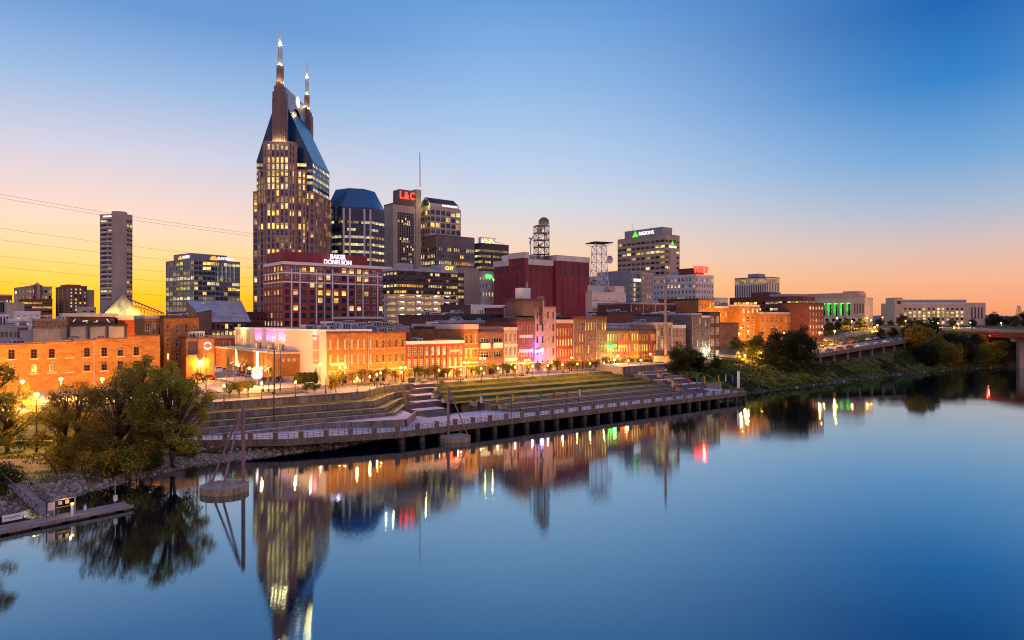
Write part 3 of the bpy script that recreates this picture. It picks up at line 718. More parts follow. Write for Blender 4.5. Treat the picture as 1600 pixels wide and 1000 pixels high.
for (t0, z, sl_, lb) in ((15.4, 3.75, 26, 'uppermost'), (10.4, 3.2, 29, 'middle'), (5.6, 2.62, 31, 'lowest')):
    mb = MB()
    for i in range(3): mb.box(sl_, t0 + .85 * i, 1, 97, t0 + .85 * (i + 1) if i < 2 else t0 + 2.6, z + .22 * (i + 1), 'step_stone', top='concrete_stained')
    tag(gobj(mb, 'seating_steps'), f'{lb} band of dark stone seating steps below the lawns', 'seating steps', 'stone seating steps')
    mb = MB(); mb.box(sl_ - 3, t0 + 2.6, 1, 97, t0 + 5.2, z + .64, 'soil', top='grass'); tag(gobj(mb, 'lawn'), kind='structure')
for (s0, s1, t, z0, z1, lb) in ((94.5, 121, 33, 6, 9.0, 'tall pale retaining wall holding up the small park with cabins'), (99, 111, 28.2, 4.5, 7.4, 'stepped concrete wall at the back of the far stair'), (104, 113, 23.6, 3.2, 6.0, 'short concrete wall with pale patch beside the far stair')):
    wall_line('retaining_wall', lb, [(s0, t), (s1, t)], z0, z1, step=4)
mb = MB(); mb.box(94.6, 33.4, 5, 120.9, 47, 8.9, 'concrete', top='paving'); tag(gobj(mb, 'park_terrace'), kind='structure')
mb = MB(); mb.box(111.5, 13, 1.5, 119, 17.5, 4.2, 'concrete'); mb.box(111.6, 13.1, 4.2, 118.9, 17.4, 4.35, 'grass'); tag(gobj(mb, 'planter_box'), 'square concrete planter at the far end of the promenade', 'planter')
wall_line('bank_wall', 'dark parapet wall running along the top of the grassy bank', [(121, 33), (132, 36), (156, 38)], 7, 9.3, step=5)
wall_line('quay_wall', 'dark stained quay wall under the walkway beside the trees', [(-86, 51.5), (-62, 32.2), (-39.4, 13.8)], .6, 2.58, step=6)
wall_line('car_park_wall', 'low concrete wall between the car park and the river slope', [(-100, 57), (-62, 47), (-46, 31.4)], 6, 7.6, step=5)
# ------------------------------------------------------------------ first street: the brick row facing the river (front line t = 52)
ROW = 'brick buildings in the row facing the river'
def row(*a, **k):
    k.setdefault('t', 52); k.setdefault('d', 26); k.setdefault('group', ROW); k.setdefault('zb', 7.1); k.setdefault('scols', 0); k.setdefault('name', 'brick_building')
    nm = k.pop('name'); return block(nm, *a, **k)
def ground_floor(b, m='brick_pink', n=3, h=3.3, lit='lit_yellow', doors=True):
    """a paler shopfront storey: proud pilasters, lit glazing and a door as parts"""
    bw = b.w / n; mb = MB()
    for i in range(n + 1):
        x = min(max(0, i * bw - .3), b.w - .6); mb.box(x, -.25, 0, x + .6, -.003, h, m)
    mb.box(0, -.35, h + .003, b.w, -.003, h + .45, m); mb.obj('shop_front', b.root)
    for x_ in ((.25, .75) if b.w > 5.5 else (.5,)): plight(b.root, (b.w * x_, -1.3, h + .3), 42, (1., .48, .1), .2, 'wall_light')
    for i in range(n):
        k = (round(bw * .62, 2), round(h * .75, 2), 'store', lit if b.rng.random() < .7 else 'glass_dark', 'trim_dark')
        if k not in WIN: q = MB(); emit_win(q, *k); WIN[k] = q.mesh('shop_window', uv=False)
        inst(WIN[k], 'door' if doors and i == n // 2 else 'shop_window', b.root, (bw * (i + .5), -.09, .25), 0)
def pipe(b, x, z0, z1): q = MB(); q.tube([(x, -.1, z0), (x, -.1, z1)], .09, 'metal_grey', 6); q.obj('drainpipe', b.root)
ar = dict(wall='brick_orange', trim='brick_dark', cols=3, style='archtrim', ww=.3, wh=.62, frame='trim_stone', rows=3, topm=1.2, rec=.25, para=.5, fin=False)
b = row('orange brick house of three storeys with arched windows beside the pale corner block', 511, 545, 520, lit=0, glass='glass_dark', **ar); ground_floor(b, lit='glass_dark'); b.units(3, b.h, y0=.3); pipe(b, b.w - .2, .3, b.h - .4)
q = MB(); q.box(1, -.16, 5.0, b.w - 1, -.003, 5.8, 'trim_stone'); q.obj('sign_board', b.root); b.finish()
b = row('arched brick house with three glowing yellow middle windows and bright shopfront', 545.3, 574, 519.5, lit=0, glass='curtain_glass', rowlit=[0, 1, .3], lits=['lit_yellow', 'lit_pale'], **ar); ground_floor(b, n=1); b.units(2, b.h, y0=.3); b.finish()
b = row('arched brick house with black windows and a dark square loft opening', 574.3, 604, 520, lit=0, **ar); ground_floor(b, n=3, lit='glass_dark'); b.units(2, b.h); pipe(b, .25, .3, b.h - .4); b.finish()
b = row('arched brick house with pale blinds, last before the low red hall', 604.3, 634, 519, lit=.1, glass='glass_dark', **ar); ground_floor(b, n=3, lit='lit_amber'); b.units(3, b.h); b.finish()
# low red hall with tall paned windows
b = row('low red brick hall with white cornice and nine tall lit paned windows', 634.5, 725, 536.5, wall='brick_red', trim='trim_white', cols=10, rows=2, ww=.52, wh=.74, style='six', lit=.35, glass='curtain_glass', lits=['lit_pale', 'lit_amber', 'lit_dim'], vb=580, topm=1.0, para=.9, d=22, fin=False, roof='tar_roof')
q = MB()
for i in range(1, 10): q.box(b.w * i / 10 - .22, -.25, 3.4, b.w * i / 10 + .22, -.003, b.h - 1.1, 'brick_orange')
q.obj('pilasters', b.root); ground_floor(b, 'stone_beige', 6, 2.9); b.units(3, b.h, .1, .5, .2, .5, 1.2); b.box('roof_housing', b.w * .05, 10, b.h, b.w * .4, 18, b.h + 3, 'brick_red', 'light_roof'); b.finish()
b = row('narrow ornate brick house with cream arched hoods over every window', 725.5, 747, 511.5, wall='brick_orange', trim='trim_stone', cols=3, rows=3, ww=.5, wh=.66, style='archtrim', frame='trim_stone', lit=.15, para=1.5, topm=1.6, rec=.3, fin=False, d=30)
for z in (4, 8.2): b.box('string_course', -.05, -.3, z, b.w + .05, -.003, z + .35, 'trim_stone')
ground_floor(b, 'stone_beige', 3, 3.0); b.finish()
b = row('brown brick building with deep loft openings and a roof terrace', 747.5, 787, 519, wall='brick_brown', trim='brick_dark', cols=2, rows=3, ww=.8, wh=.5, style='store', glass='glass_dark', lit=.2, para=.6, topm=.8, rec=.8, fin=False)
for i in (0, 1): b.box('balcony', b.w * (.08 + .5 * i), -.5, b.h - 5, b.w * (.43 + .5 * i), -.003, b.h - 3.3, 'trim_white')
q = MB()
for i in range(14): q.bar((b.w * i / 13, .6, b.h), (b.w * i / 13, .6, b.h + 1.6), .12, .12, 'metal_rust')
q.bar((0, .6, b.h + 1.6), (b.w, .6, b.h + 1.6), .15, .15, 'metal_rust'); q.obj('terrace_railing', b.root); ground_floor(b, 'brick_brown', 3, 2.9); b.finish()
b = row('slim light brown brick house with carved bands between its floors', 787.5, 808, 514.5, wall='brick_pink', trim='trim_stone', cols=3, rows=3, ww=.4, wh=.6, lit=.05, para=1., fin=False)
for z in (4.2, 8.6): b.box('carved_band', 0, -.18, z, b.w, -.003, z + .8, 'trim_stone')
ground_floor(b, 'stone_beige', 2, 2.9); b.finish()
b = row('red brick warehouse with two groups of white framed windows under the roof', 808.5, 835, 500, wall='brick_red', trim='trim_dark', cols=6, rows=4, ww=.55, wh=.66, style='hung', lit=.1, glass='curtain_glass', para=1.2, topm=1.2, fin=False)
for z in (6.6, 11.2): b.box('sign_band', b.w * .1, -.14, z, b.w * .9, -.003, z + 1.0, 'trim_stone')
ground_floor(b, 'stone_beige', 3, 3.0); b.finish()
b = row('tall mauve brick building with slit windows and a stepped upper storey', 835.5, 868.5, 479, wall='brick_pink', trim='brick_dark', cols=4, rows=5, ww=.28, wh=.56, style='bare', lit=.12, lits=['lit_amber', 'lit_yellow'], para=.5, topm=.8, fin=False, d=16)
b.box('roof_stack', b.w * .36, -.3, b.h - 5.5, b.w * .42, 2.5, b.h + 3.5, 'brick_pink'); b.box('dark_recess', b.w * .22, -.06, b.h - 6, b.w * .36, -.003, b.h, 'panel_dark')
b.box('roof_canopy', -6, -1.2, b.h + 2.0, b.w * .45, 10, b.h + 2.5, 'panel_dark'); b.box('roof_housing', -5, 0, b.h - 3, b.w * .35, 9, b.h + 2, 'panel_brown'); b.box('water_tank', -4, 1.5, b.h + 2.5, -.5, 5, b.h + 6, 'stucco_white')
ground_floor(b, 'brick_pink', 3, 2.8); b.finish()
b = row('red brick building with six columns of glowing white framed windows', 869, 895, 503, wall='brick_red', trim='trim_stone', cols=6, rows=4, ww=.52, wh=.66, style='hung', rowlit=[.25, .75, .7, .75], lits=['lit_yellow', 'lit_pale', 'lit_amber'], glass='curtain_glass', para=1.2, topm=1.8, fin=False); ground_floor(b, 'brick_red', 4, 2.9, 'lit_amber'); b.finish()
for i, (a, c, lt, lb) in enumerate(((895.3, 913, .35, 'with two lit top windows beside the red house'), (913.3, 931, .4, 'in the middle of three alike, tall lower windows'), (931.3, 948, .75, 'whose tall middle windows all glow yellow'))):
    b = row('brown brick warehouse of four storeys ' + lb, a, c, 497.5, wall='brick_brown', trim='brick_dark', cols=4, rows=4, ww=.5, wh=.68, style='hung', lit=lt, glass='curtain_glass', frame='trim_stone', lits=['lit_yellow', 'lit_amber', 'lit_dim'], para=1., topm=1., fin=False)
    pipe(b, .2, .3, b.h - .5); ground_floor(b, 'brick_brown', 3, 2.9, 'lit_amber'); b.units(1, b.h); b.finish()
for a, c, w_, tp, lt, lb in ((948.4, 965, 'brick_brown', 516.5, .8, 'low brown brick shop with lit windows behind the green neon sign'), (965.3, 982, 'brick_brown', 516, .85, 'low brown brick shop with lit windows behind the red neon letters'), (982.3, 998, 'brick_orange', 516, .8, 'low orange brick shop with fully lit windows right of the neon letters'),
                         (998.3, 1013, 'brick_dark', 517, .55, 'narrow dark brick shop with a small flag on its front'), (1013.3, 1025, 'brick_red', 517, .6, 'narrow red brick shop beside the tan corner building')):
    b = row(lb, a, c, tp, wall=w_, trim='trim_dark', cols=4, rows=3, ww=.5, wh=.66, style='hung', lit=lt, glass='curtain_glass', frame='trim_stone', lits=['lit_yellow', 'lit_pale', 'lit_amber'], para=.7, topm=.7, fin=False)
    ground_floor(b, w_, 2, 2.9); b.finish()
b = row('tan brick corner building with tall white pilasters behind the wooden mast', 1025.5, 1050, 506.5, wall='brick_pink', trim='trim_stone', cols=4, rows=3, ww=.55, wh=.72, style='grid', lit=.1, para=1., topm=1, fin=False)
q = MB(); [q.box(b.w * i / 2 - .25 * (i > 0) - .25 * (i == 2), -.3, 0, b.w * i / 2 + .5 - .25 * (i > 0) - .25 * (i == 2), -.003, b.h, 'trim_stone') for i in range(3)]; q.obj('pilasters', b.root); b.units(3, b.h); b.finish()
row('small white framed house with two pale storeys next to the tan corner building', 1050.5, 1071, 511, wall='brick_pink', trim='trim_white', cols=4, rows=3, ww=.6, wh=.7, style='hung', lit=.05, glass='curtain_glass', para=1.2)
b = row('grey stone house with narrow paired windows and pale corner pipes', 1081, 1096, 491, wall='brick_grey', trim='light_roof', cols=4, rows=4, ww=.5, wh=.6, style='hung', lit=.12, glass='curtain_glass', fin=False); pipe(b, .1, 0, b.h); b.finish()
b = row('slate grey house with one lit ground window between pale pipes', 1096.3, 1109, 495, wall='brick_grey', trim='trim_white', cols=3, rows=4, ww=.6, wh=.6, style='grid', lit=.1, fin=False); pipe(b, b.w - .2, 0, b.h); b.finish()
row('dark loft house with large glazed openings and lit curtains', 1109.3, 1125, 489, wall='brick_dark', trim='trim_dark', cols=2, rows=4, ww=.75, wh=.62, style='store', lit=.4, glass='curtain_glass', lits=['lit_pale', 'lit_dim', 'lit_yellow'])
row('windowless brown brick side block behind the dark trees', 1125.3, 1154, 506, wall='brick_brown', trim='brick_dark', cols=0, d=20)
# pale corner music hall, its long side wall facing the cross street
b = Bld('music_hall', 'large pale pink stucco hall with mauve uplights and a low brick front', 508.8, 509.4, 517, t=52.2, d=73, zb=7.0)
b.w = 13; D = b.d
b.stage(b.rect(), 0, b.h, 'stucco_pink', None, 'light_roof'); b.parapet(b.rect(), b.h, .5, .3, 'trim_white')
lw = b.H(552, b.depth(-5, 20)); q = MB(); y0, y1 = 17, D + 1
q.prism([(-6, y0), (-.003, y0), (-.003, y1), (-6, y1)], 0, lw, 'brick_orange', 'tar_roof'); q.box(-6.15, y0 - .15, lw - .1, -.003, y1, lw + .35, 'trim_stone'); q.box(-6.2, y0 - .2, 0, -.003, y0 - .003, 1.6, 'stone_beige'); q.obj('low_wing', b.root)
for i, y in enumerate((22, 25, 28, 42, 46, 50, 54)):
    q = MB(); q.face([(-6.02, y, 4.0), (-6.02, y + 2.2, 4.0), (-7.6, y + 2.2, 3.0), (-7.6, y, 3.0)], 'trim_stone'); q.face([(-7.6, y, 3.0), (-7.6, y + 2.2, 3.0), (-7.6, y + 2.2, 2.7), (-7.6, y, 2.7)], 'trim_stone'); q.face([(-6.02, y, 4), (-7.6, y, 3), (-7.6, y, 2.7)], 'trim_stone'); q.face([(-6.02, y + 2.2, 4), (-7.6, y + 2.2, 2.7), (-7.6, y + 2.2, 3)], 'trim_stone'); q.obj('awning', b.root)
    plight(b.root, (-7.0, y + 1.1, 4.7), 26, (1, .55, .16), .15, 'wall_light')
    q = MB(); q.box(-6.05, y + .3, .4, -6.01, y + 1.9, 2.6, 'lit_amber'); q.obj('shop_window', b.root)
for i in range(3): q = MB(); q.box(-5.0 + 1.5 * i, y0 - .05, lw - 2.2, -4.2 + 1.5 * i, y0 - .003, lw - 1.4, 'trim_stone'); q.obj('vent', b.root)
for y in (29, 37, 48):                                        # theatrical doorways above the wing
    q = MB(); q.box(-.35, y, lw + .3, -.003, y + 3.6, lw + 2.0, 'panel_dark'); q.box(-.8, y - .3, lw, -.35, y + .3, lw + 2.2, 'stone_beige'); q.box(-.8, y + 3.3, lw, -.35, y + 3.9, lw + 2.2, 'stone_beige'); q.box(-.75, y + 1.5, lw, -.3, y + 2.0, lw + 2, 'stone_beige'); q.obj('doorway', b.root)
    plight(b.root, (-1.5, y + 1.8, lw + 1.2), 25, (1, .5, .14), .2, 'wall_light')
for y in (28.5, 30.5, 32.5, 36, 38, 40, 42, 48, 50, 52): spot(b.root, (-.9, y, lw + 2.3), (0, y, lw + 4.4), 300, (.60, .14, 1.), 70)
q = MB(); q.box(-.06, D - 15, lw + .5, -.003, D - 1, b.h - .4, 'stone_tan')
for k in range(9): q.prism([(-.10, D - 13 + k * 1.2), (-.061, D - 13 + k * 1.2), (-.061, D - 12.2 + k * 1.2), (-.10, D - 12.2 + k * 1.2)], lw + 1 + (k % 3), lw + 3.2 + (k * 7 % 4), 'trim_white' if k % 2 else 'panel_grey')
q.obj('mural', b.root); plight(b.root, (-1.6, D - 9, b.h - .5), 140, (.9, 1, .3), .2, 'wall_light')
q = MB(); 
for k, (z0, z1) in enumerate(((9.2, 13), (6.5, 8.8), (5.4, 6.2))): q.box(-.08, 4.2, z0, -.003, 8.0, z1, 'brick_pink')
for k in range(7): q.bar((-.1, 9 - k * 1.1, 1), (-.1, 6 , 4.4), .12, .1, 'panel_grey')
q.obj('wall_painting', b.root); b.units(7, b.h, .1, .8, .02, .6, 1.2); b.finish()
for k in range(4):
    q = MB(); q.box(-5.6 + 1.5 * k, 14.5, 0, -4.2 + 1.5 * k, 16, 2.6 - .0 * k, 'leaf_dark')
# hedge balls by the wing are planted later

# ------------------------------------------------------------------ behind the row
b = block('brick_block', 'red office block of seven storeys with white glazed bays below the big lit letters', 442, 612, 411, Y=276, pxL=412, wall='brick_red', trim='trim_white', cols=14, scols=6, rows=8, ww=.56, wh=.66, style='grid', lit=.12, glass='glass_blue', para=1.2, vb=512, rowlit=[.45, .25, .12, .05, .3, .12, .3, .3], lits=['lit_yellow', 'lit_pale'], fin=False, units=0, d=30)
bw = b.w / 14
q = MB(); q.box(-.1, -.1, b.h * .80, b.w + .1, -.003, b.h * .815, 'trim_white'); q.box(-.1, -.1, b.h * .895, b.w + .1, -.003, b.h * .91, 'trim_white'); q.box(-.12, -.1, b.h * .80, -.003, b.d, b.h * .815, 'trim_white'); q.box(-.12, -.1, b.h * .895, -.003, b.d, b.h * .91, 'trim_white'); q.obj('string_courses', b.root)
q = MB()
for i in (1, 4, 5, 8, 9, 12):
    for x in (i, i + 1): q.box(bw * x - .22, -.32, 3, bw * x + .22, -.003, b.h * .955, 'trim_white')
q.obj('pilasters', b.root)
for x0, x1 in ((0, 1), (2, 4), (6, 8), (10, 12), (13, 14)): b.box('attic_band', bw * x0 + .25, -.2, b.h * .915, bw * x1 - .25, -.003, b.h * .925, 'trim_stone')
b.box('penthouse', b.w * .04, 6, b.h, b.w * .82, 24, b.h + 5.4, 'maroon_panel', 'tar_roof'); b.finish()
PH = b
sg = empty('rooftop_sign', (0, 0, 0), 0, 'bright white two line letter sign on the maroon penthouse', 'sign')
Mx = b.root.matrix_basis @ Matrix.Translation((b.X(528, 5.6), 5.6, b.H(404.8, b.depth(20, 5.6)))) @ Matrix.Rotation(PI / 2, 4, 'X')
text('lettering', 'BAKER\nDONELSON', 2.75, 'neon_lilac', Mx @ Matrix.Scale(.86, 4, (1, 0, 0)), sg, .2, bold=.03); plight(sg, Mx.translation + Vector((1, -3, 0)), 70, (.85, .75, 1), .8)
# dark office over the open parking decks
b = block('parking_office', 'dark glass offices stacked on open lit parking decks', 620, 715, 421, Y=262, pxL=598, wall='panel_dark', trim='light_roof', cols=26, scols=4, fh=3.6, ww=.9, wh=.45, style='bare', lit=.3, para=1., vb=460, rowlit=[.3, .75, .06, .2], lits=['lit_yellow', 'lit_amber'], fin=False, d=24, zb=7)
zg = b.H(459.5)
b.wall = MB(); b.wins = []; b.stage(b.rect(), zg, b.h, 'panel_dark', {0: dict(cols=26, rows=4, ww=.9, wh=.42, style='bare', rowlit=[.35, .75, .06, .2], lits=['lit_yellow', 'lit_amber', 'lit_yellow']), 3: dict(cols=4, rows=4, ww=.8, wh=.4, style='bare', rowlit=[.6, .8, .1, .8])}, 'light_roof')
q = MB(); nl = 11; fh = zg / nl
for i in range(nl + 1):
    z = i * fh; q.box(-.2, -.2, z - .2, b.w + .2, b.d, z + .12, 'stone_beige')
    if i < nl:
        q.box(-.25, -.28, z + .125, b.w + .25, -.02, z + .95, 'stone_beige'); q.box(-.28, -.02, z + .125, -.02, b.d, z + .95, 'stone_beige')
for i in range(8): q.box(b.w * i / 7 - .4 * (i == 7), .0, 0, b.w * i / 7 + .4, .5, zg - .21, 'stone_beige')
q.obj('parking_decks', b.root)
b.box('deck_core', .8, 9, 0, b.w - .8, b.d - 1, zg - .25, 'stone_pale')
for i in range(5, nl):
    for x in (.15, .42, .7, .9):
        z = (i + 1) * fh - .3; plight(b.root, (b.w * x, 3.2, z - .3), 120, (1., .72, .28), .25, 'deck_light')
        q = MB(); q.box(b.w * x - .5, 3, z - .1, b.w * x + .5, 3.4, z, 'lamp_white'); q.obj('deck_lamp', b.root)
b.box('roof_block', b.w * .13, 3, b.h + .4, b.w * .32, 9, b.h + 2.8, 'light_roof'); b.box('roof_block', b.w * .4, 3, b.h + .4, b.w * .64, 9, b.h + 1.9, 'panel_grey'); b.box('sign_block', b.w * .73, .3, b.h - .2, b.w * .985, 8, b.h + 3.0, 'light_roof')
b.finish()
text('rooftop_sign', 'CHT', 1.9, 'neon_yellow', b.root.matrix_basis @ Matrix.Translation((b.w * .86, .1, b.h + 1.5)) @ Matrix.Rotation(PI / 2, 4, 'X'), None, .08, bold=.03)
tag(bpy.data.objects['rooftop_sign.001'], 'small yellow three letter sign on the roof of the dark offices', 'sign')

# ------------------------------------------------------------------ skyline: the tower with two spires
def spire_tower():
    Y = 412; b = Bld('spire_tower', 'tallest tower, brown stone with blue glass gable and two lit spires', 396, 490, 295, Y=Y, rot=-math.degrees(ANG), zb=9, d=40)
    cx = b.X(436, -8); xl, xr = b.X(393.5, 6), b.X(490, 6); H = b.h; b.w = xr
    G = dict(glass='glass_blue', frame='trim_dark', style='bare', lits=['lit_yellow', 'lit_yellow', 'lit_pale', 'lit_dim'])
    z_lo = b.H(492); fl = 3.9
    def rows(z1, z0=z_lo): return max(1, round((z1 - z0) / fl))
    def lit_rows(z0, n, ztop):                                # upper floors burn brightest
        r = b.rng; out = []
        for j in range(n):
            py = 500 - (z0 + (j + .5) * fl + b.z0 - CH) * F / Y
            out.append((.95 if r.random() < .62 else .08) if py < 262 else .8 if py < 290 and r.random() < .72 else .72 if py < 360 and r.random() < .55 else .25 if py < 420 else .1)
        return out
    def side(z1, cols, ww, z0=None, m=0):
        z0 = z_lo if z0 is None else z0; n = rows(z1 - 1, z0); return dict(cols=cols, rows=n, ww=ww, wh=.82, voff=.1, z0=z0, z1=z1 - 1, rowlit=lit_rows(z0, n, z1), mg=m, **G)
    # outer shoulders
    z1 = H; fp = [(xl, 8), (xr, 8), (xr + 1.5, 44), (xl, 44)]; b.stage(fp, 0, z1, 'granite', {0: side(z1, 12, .55), 1: side(z1, 14, .5), 3: side(z1, 10, .5)}, rec=.35)
    # glass body up to the eaves
    xe0, xe1 = b.X(400.5, 9), b.X(489.5, 9) - .5; ze = b.H(247); fpg = [(xe0, 9.5), (xe1, 9.5), (xe1 + 1.3, 43), (xe0, 43)]
    ng = rows(ze, H); b.stage(fpg, H + .01, ze, 'glass_blue', {0: dict(cols=9, rows=ng, ww=.96, wh=.5, z0=H, z1=ze, rowlit=[.95 if i > 0 else .3 for i in range(ng)], **G), 1: dict(cols=12, rows=ng, ww=.7, wh=.5, z0=H, z1=ze, rowlit=[.85] * ng, **G), 3: dict(cols=8, rows=ng, ww=.8, wh=.5, z0=H, z1=ze, rowlit=[.2] * ng, **G)}, rec=.12)
    # mid shoulders and the central bay, each with canted corners
    def bay(pl, pr, y0, y1, ytop, cols, cant, ccols=1):
        x0, x1 = b.X(pl, y0), b.X(pr, y0); z1 = b.H(ytop)
        fp = [(x0 + cant, y0), (x1 - cant, y0), (x1, y0 + cant * .9), (x1, y1), (x0, y1), (x0, y0 + cant * .9)]
        b.stage(fp, 0, z1, 'granite', {0: side(z1, cols, .56), 1: side(z1, ccols, .5, m=.3), 2: side(z1, 1, .4, m=.4), 5: side(z1, ccols, .5, m=.3), 4: side(z1, 1, .4, m=.4)}, rec=.4); return x0, x1, z1, fp
    bay(401, 477, 4.5, 8.3, 262, 9, 2.0)
    x0, x1, zb_, fp = bay(408.5, 459, -2, 4.8, 223, 5, 3.0, 2)
    b.parapet(fp, zb_, .7, .3, 'granite', .08)
    # blue glass gable roof running back from the front, with a stone screen wall along the ridge
    rx = b.X(440, 4); yb = 43.5; zr = b.H(168, b.depth(0, 9.3)); ta, tb_ = b.X(427.5, 9.3), b.X(449.5, 9.3); zw = b.H(133, b.depth(0, 4))
    q = MB(); A, B_, C1, C2 = (xe0 - .15, 9.3, ze), (xe1 + .15, 9.3, ze), (ta, 9.3, zr), (tb_, 9.3, zr)
    q.face([A, B_, C2, C1], 'glass_blue'); bk = [(xe0 - .15, yb, ze), (xe1 + 1.45, yb, ze), (tb_ + .8, yb, zr), (ta + .8, yb, zr)]
    q.face([B_, bk[1], bk[2], C2], 'glass_cap'); q.face([C1, bk[3], bk[0], A], 'glass_cap'); q.face([bk[1], bk[0], bk[3], bk[2]], 'glass_blue'); q.face([C1, C2, bk[2], bk[3]], 'tar_roof')
    q.obj('glass_roof', b.root)
    q = MB()
    for i in range(1, 9):                                     # mullions on the gable
        x = A[0] + (B_[0] - A[0]) * i / 9; zt = ze + (zr - ze) * max(.02, min(1, (x - A[0]) / (ta - A[0]), (B_[0] - x) / (B_[0] - tb_))); q.box(x - .07, 9.15, ze, x + .07, 9.29, zt, 'glass_teal')
    for k in range(1, 5):
        f_ = k / 5; z = ze + (zr - ze) * f_; q.box(A[0] + (ta - A[0]) * f_, 9.17, z - .08, B_[0] + (tb_ - B_[0]) * f_, 9.28, z + .08, 'glass_teal')
    q.obj('roof_mullions', b.root)
    q = MB(); ys, zs = [7 + k * (yb + 1 - 7) / 24 for k in range(25)], None; cy, rad = 28, 8
    for y0_, y1_ in zip(ys, ys[1:]):                          # ridge screen with a half-round notch
        lo = [zr - 2 if abs(y - cy) > rad else zr - 2 + math.sqrt(rad * rad - (y - cy) ** 2) * .8 for y in (y0_, y1_)]
        sl = lambda y: rx + .8 * (y - 7) / 36
        for dx, fl_ in ((1.3, 1), (-1.3, -1)):
            P_ = [(sl(y0_) + dx, y0_, lo[0]), (sl(y1_) + dx, y1_, lo[1]), (sl(y1_) + dx, y1_, zw), (sl(y0_) + dx, y0_, zw)]; q.face(P_ if fl_ > 0 else P_[::-1], 'metal_grey')
        q.face([(sl(y0_) + 1.3, y0_, zw), (sl(y1_) + 1.3, y1_, zw), (sl(y1_) - 1.3, y1_, zw), (sl(y0_) - 1.3, y0_, zw)], 'metal_grey'); q.face([(sl(y0_) + 1.3, y0_, lo[0]), (sl(y0_) - 1.3, y0_, lo[0]), (sl(y1_) - 1.3, y1_, lo[1]), (sl(y1_) + 1.3, y1_, lo[1])], 'panel_dark')
    q.face([(rx - 1.3, 7, zr - 4), (rx + 1.3, 7, zr - 4), (rx + 1.3, 7, zw), (rx - 1.3, 7, zw)], 'metal_grey'); q.face([(rx + 2.1, yb + 1, zr - 4), (rx - .5, yb + 1, zr - 4), (rx - .5, yb + 1, zw), (rx + 2.1, yb + 1, zw)], 'metal_grey')
    q.obj('ridge_screen', b.root)
    q = MB(); q.box(rx + .3, cy - 7.5, zr - 3, rx + .5, cy + 7.5, zr + 5.2, 'panel_brown'); q.obj('screen_recess', b.root)
    q = MB(); n_ = 20
    for k in range(n_):
        a0, a1 = 2 * PI * k / n_, 2 * PI * (k + 1) / n_; c = (rx + 2.05, cy + 1.5, zw - 2.4); q.face([c, (c[0], c[1] + 3.6 * math.cos(a0), c[2] + 3.6 * math.sin(a0)), (c[0], c[1] + 3.6 * math.cos(a1), c[2] + 3.6 * math.sin(a1))], 'neon_white')
    q.obj('round_logo', b.root)
    q = MB()
    for k in range(5): q.box(rx + 2.06, cy - .6, zw - 4.0 + k * .75, rx + 2.12, cy + 3.6, zw - 3.75 + k * .75, 'glass_blue')
    q.obj('logo_stripes', b.root)
    q = MB()
    for k in range(4): q.box(rx + .52, cy - 2.6 + k * 1.4, zr + .6, rx + .7, cy - 1.6 + k * 1.4, zr + 2.8, 'lit_pale')
    q.obj('logo_letters', b.root)
    # stone pier and stepped spire, front and rear
    def pier(px, y, pys, half, dpt, lab, low):
        c = b.X(px, y); Yd = b.depth(c, y); q = MB()
        lv = [b.H(k, Yd) for k in pys]
        q.box(c - half, y, low, c + half, y + dpt, lv[0], 'pier_stone'); q.box(c - half * .72, y - .35, low, c + half * .72, y + dpt + .3, lv[1], 'pier_stone'); q.box(c - half * .42, y - .7, low, c + half * .42, y + dpt, lv[2], 'pier_stone'); q.box(c - half * 1.12, y + .8, low, c + half * 1.12, y + dpt - .8, lv[0] - 4, 'pier_stone'); q.obj('pier', b.root)
        q = MB(); w = half * .56; yc = y + dpt / 2; n6 = [(c + w * math.cos(PI * k / 4 + PI / 8), yc + w * math.sin(PI * k / 4 + PI / 8)) for k in range(8)]
        q.prism(n6, lv[0] - 1, lv[3], 'pier_stone', 'trim_stone'); sp_ = q.obj('spire', b.root)
        q = MB(); w *= .62; n6 = [(c + w * math.cos(PI * k / 4 + PI / 8), yc + w * math.sin(PI * k / 4 + PI / 8)) for k in range(8)]; q.prism(n6, lv[3], lv[4], 'metal_grey'); q.obj('upper_shaft', sp_)
        q = MB(); q.tube([(c, yc, lv[4]), (c, yc, lv[4] + (lv[5] - lv[4]) * .5), (c, yc, lv[5])], [w * .85, w * .5, .16], 'metal_white', 8); q.obj('needle', sp_)
        L_ = half * .56
        for dx, dy in ((-.8, -1.2), (.8, -1.2), (1.3, .4)):
            plight(b.root, (c + dx * L_, yc + dy * L_ * 1.35, lv[2] + .8), 90, (1, .78, .3), .2, 'flood_light'); plight(b.root, (c + dx * L_ * .7, yc + dy * L_ * .8, lv[3] + .6), 80, (1, .82, .35), .2, 'flood_light'); plight(b.root, (c + dx * L_ * .6, yc + dy * L_ * .7, lv[4] + .5), 55, (1, .9, .6), .2, 'flood_light')
        return c, yc
    c, yc = pier(435.5, -.5, (143, 134, 128, 101, 68.5, 38), b.X(445.5, -.5) - b.X(435.5, -.5), 5, 'front', ze - 20)
    for dx in (-3.2, -1.2, 1.2, 3.2, 4.6): plight(b.root, (c + dx, -2.2, zb_ + .9), 55, (1, .8, .34), .25, 'flood_light')
    pier(477.2, 46, (178, 172, 168, 146, 119, 92), b.X(484.5, 46) - b.X(477.2, 46), 7, 'rear', ze - 4)
    plight(b.root, (x1 + 2, 6.5, ze - 9), 260, (1, .75, .3), .4, 'flood_light')
    b.root.location = atY(396, 352, 11.2); b.root.scale = (.8544,) * 3   # the tower stands 350 m off
    b.finish()
spire_tower()
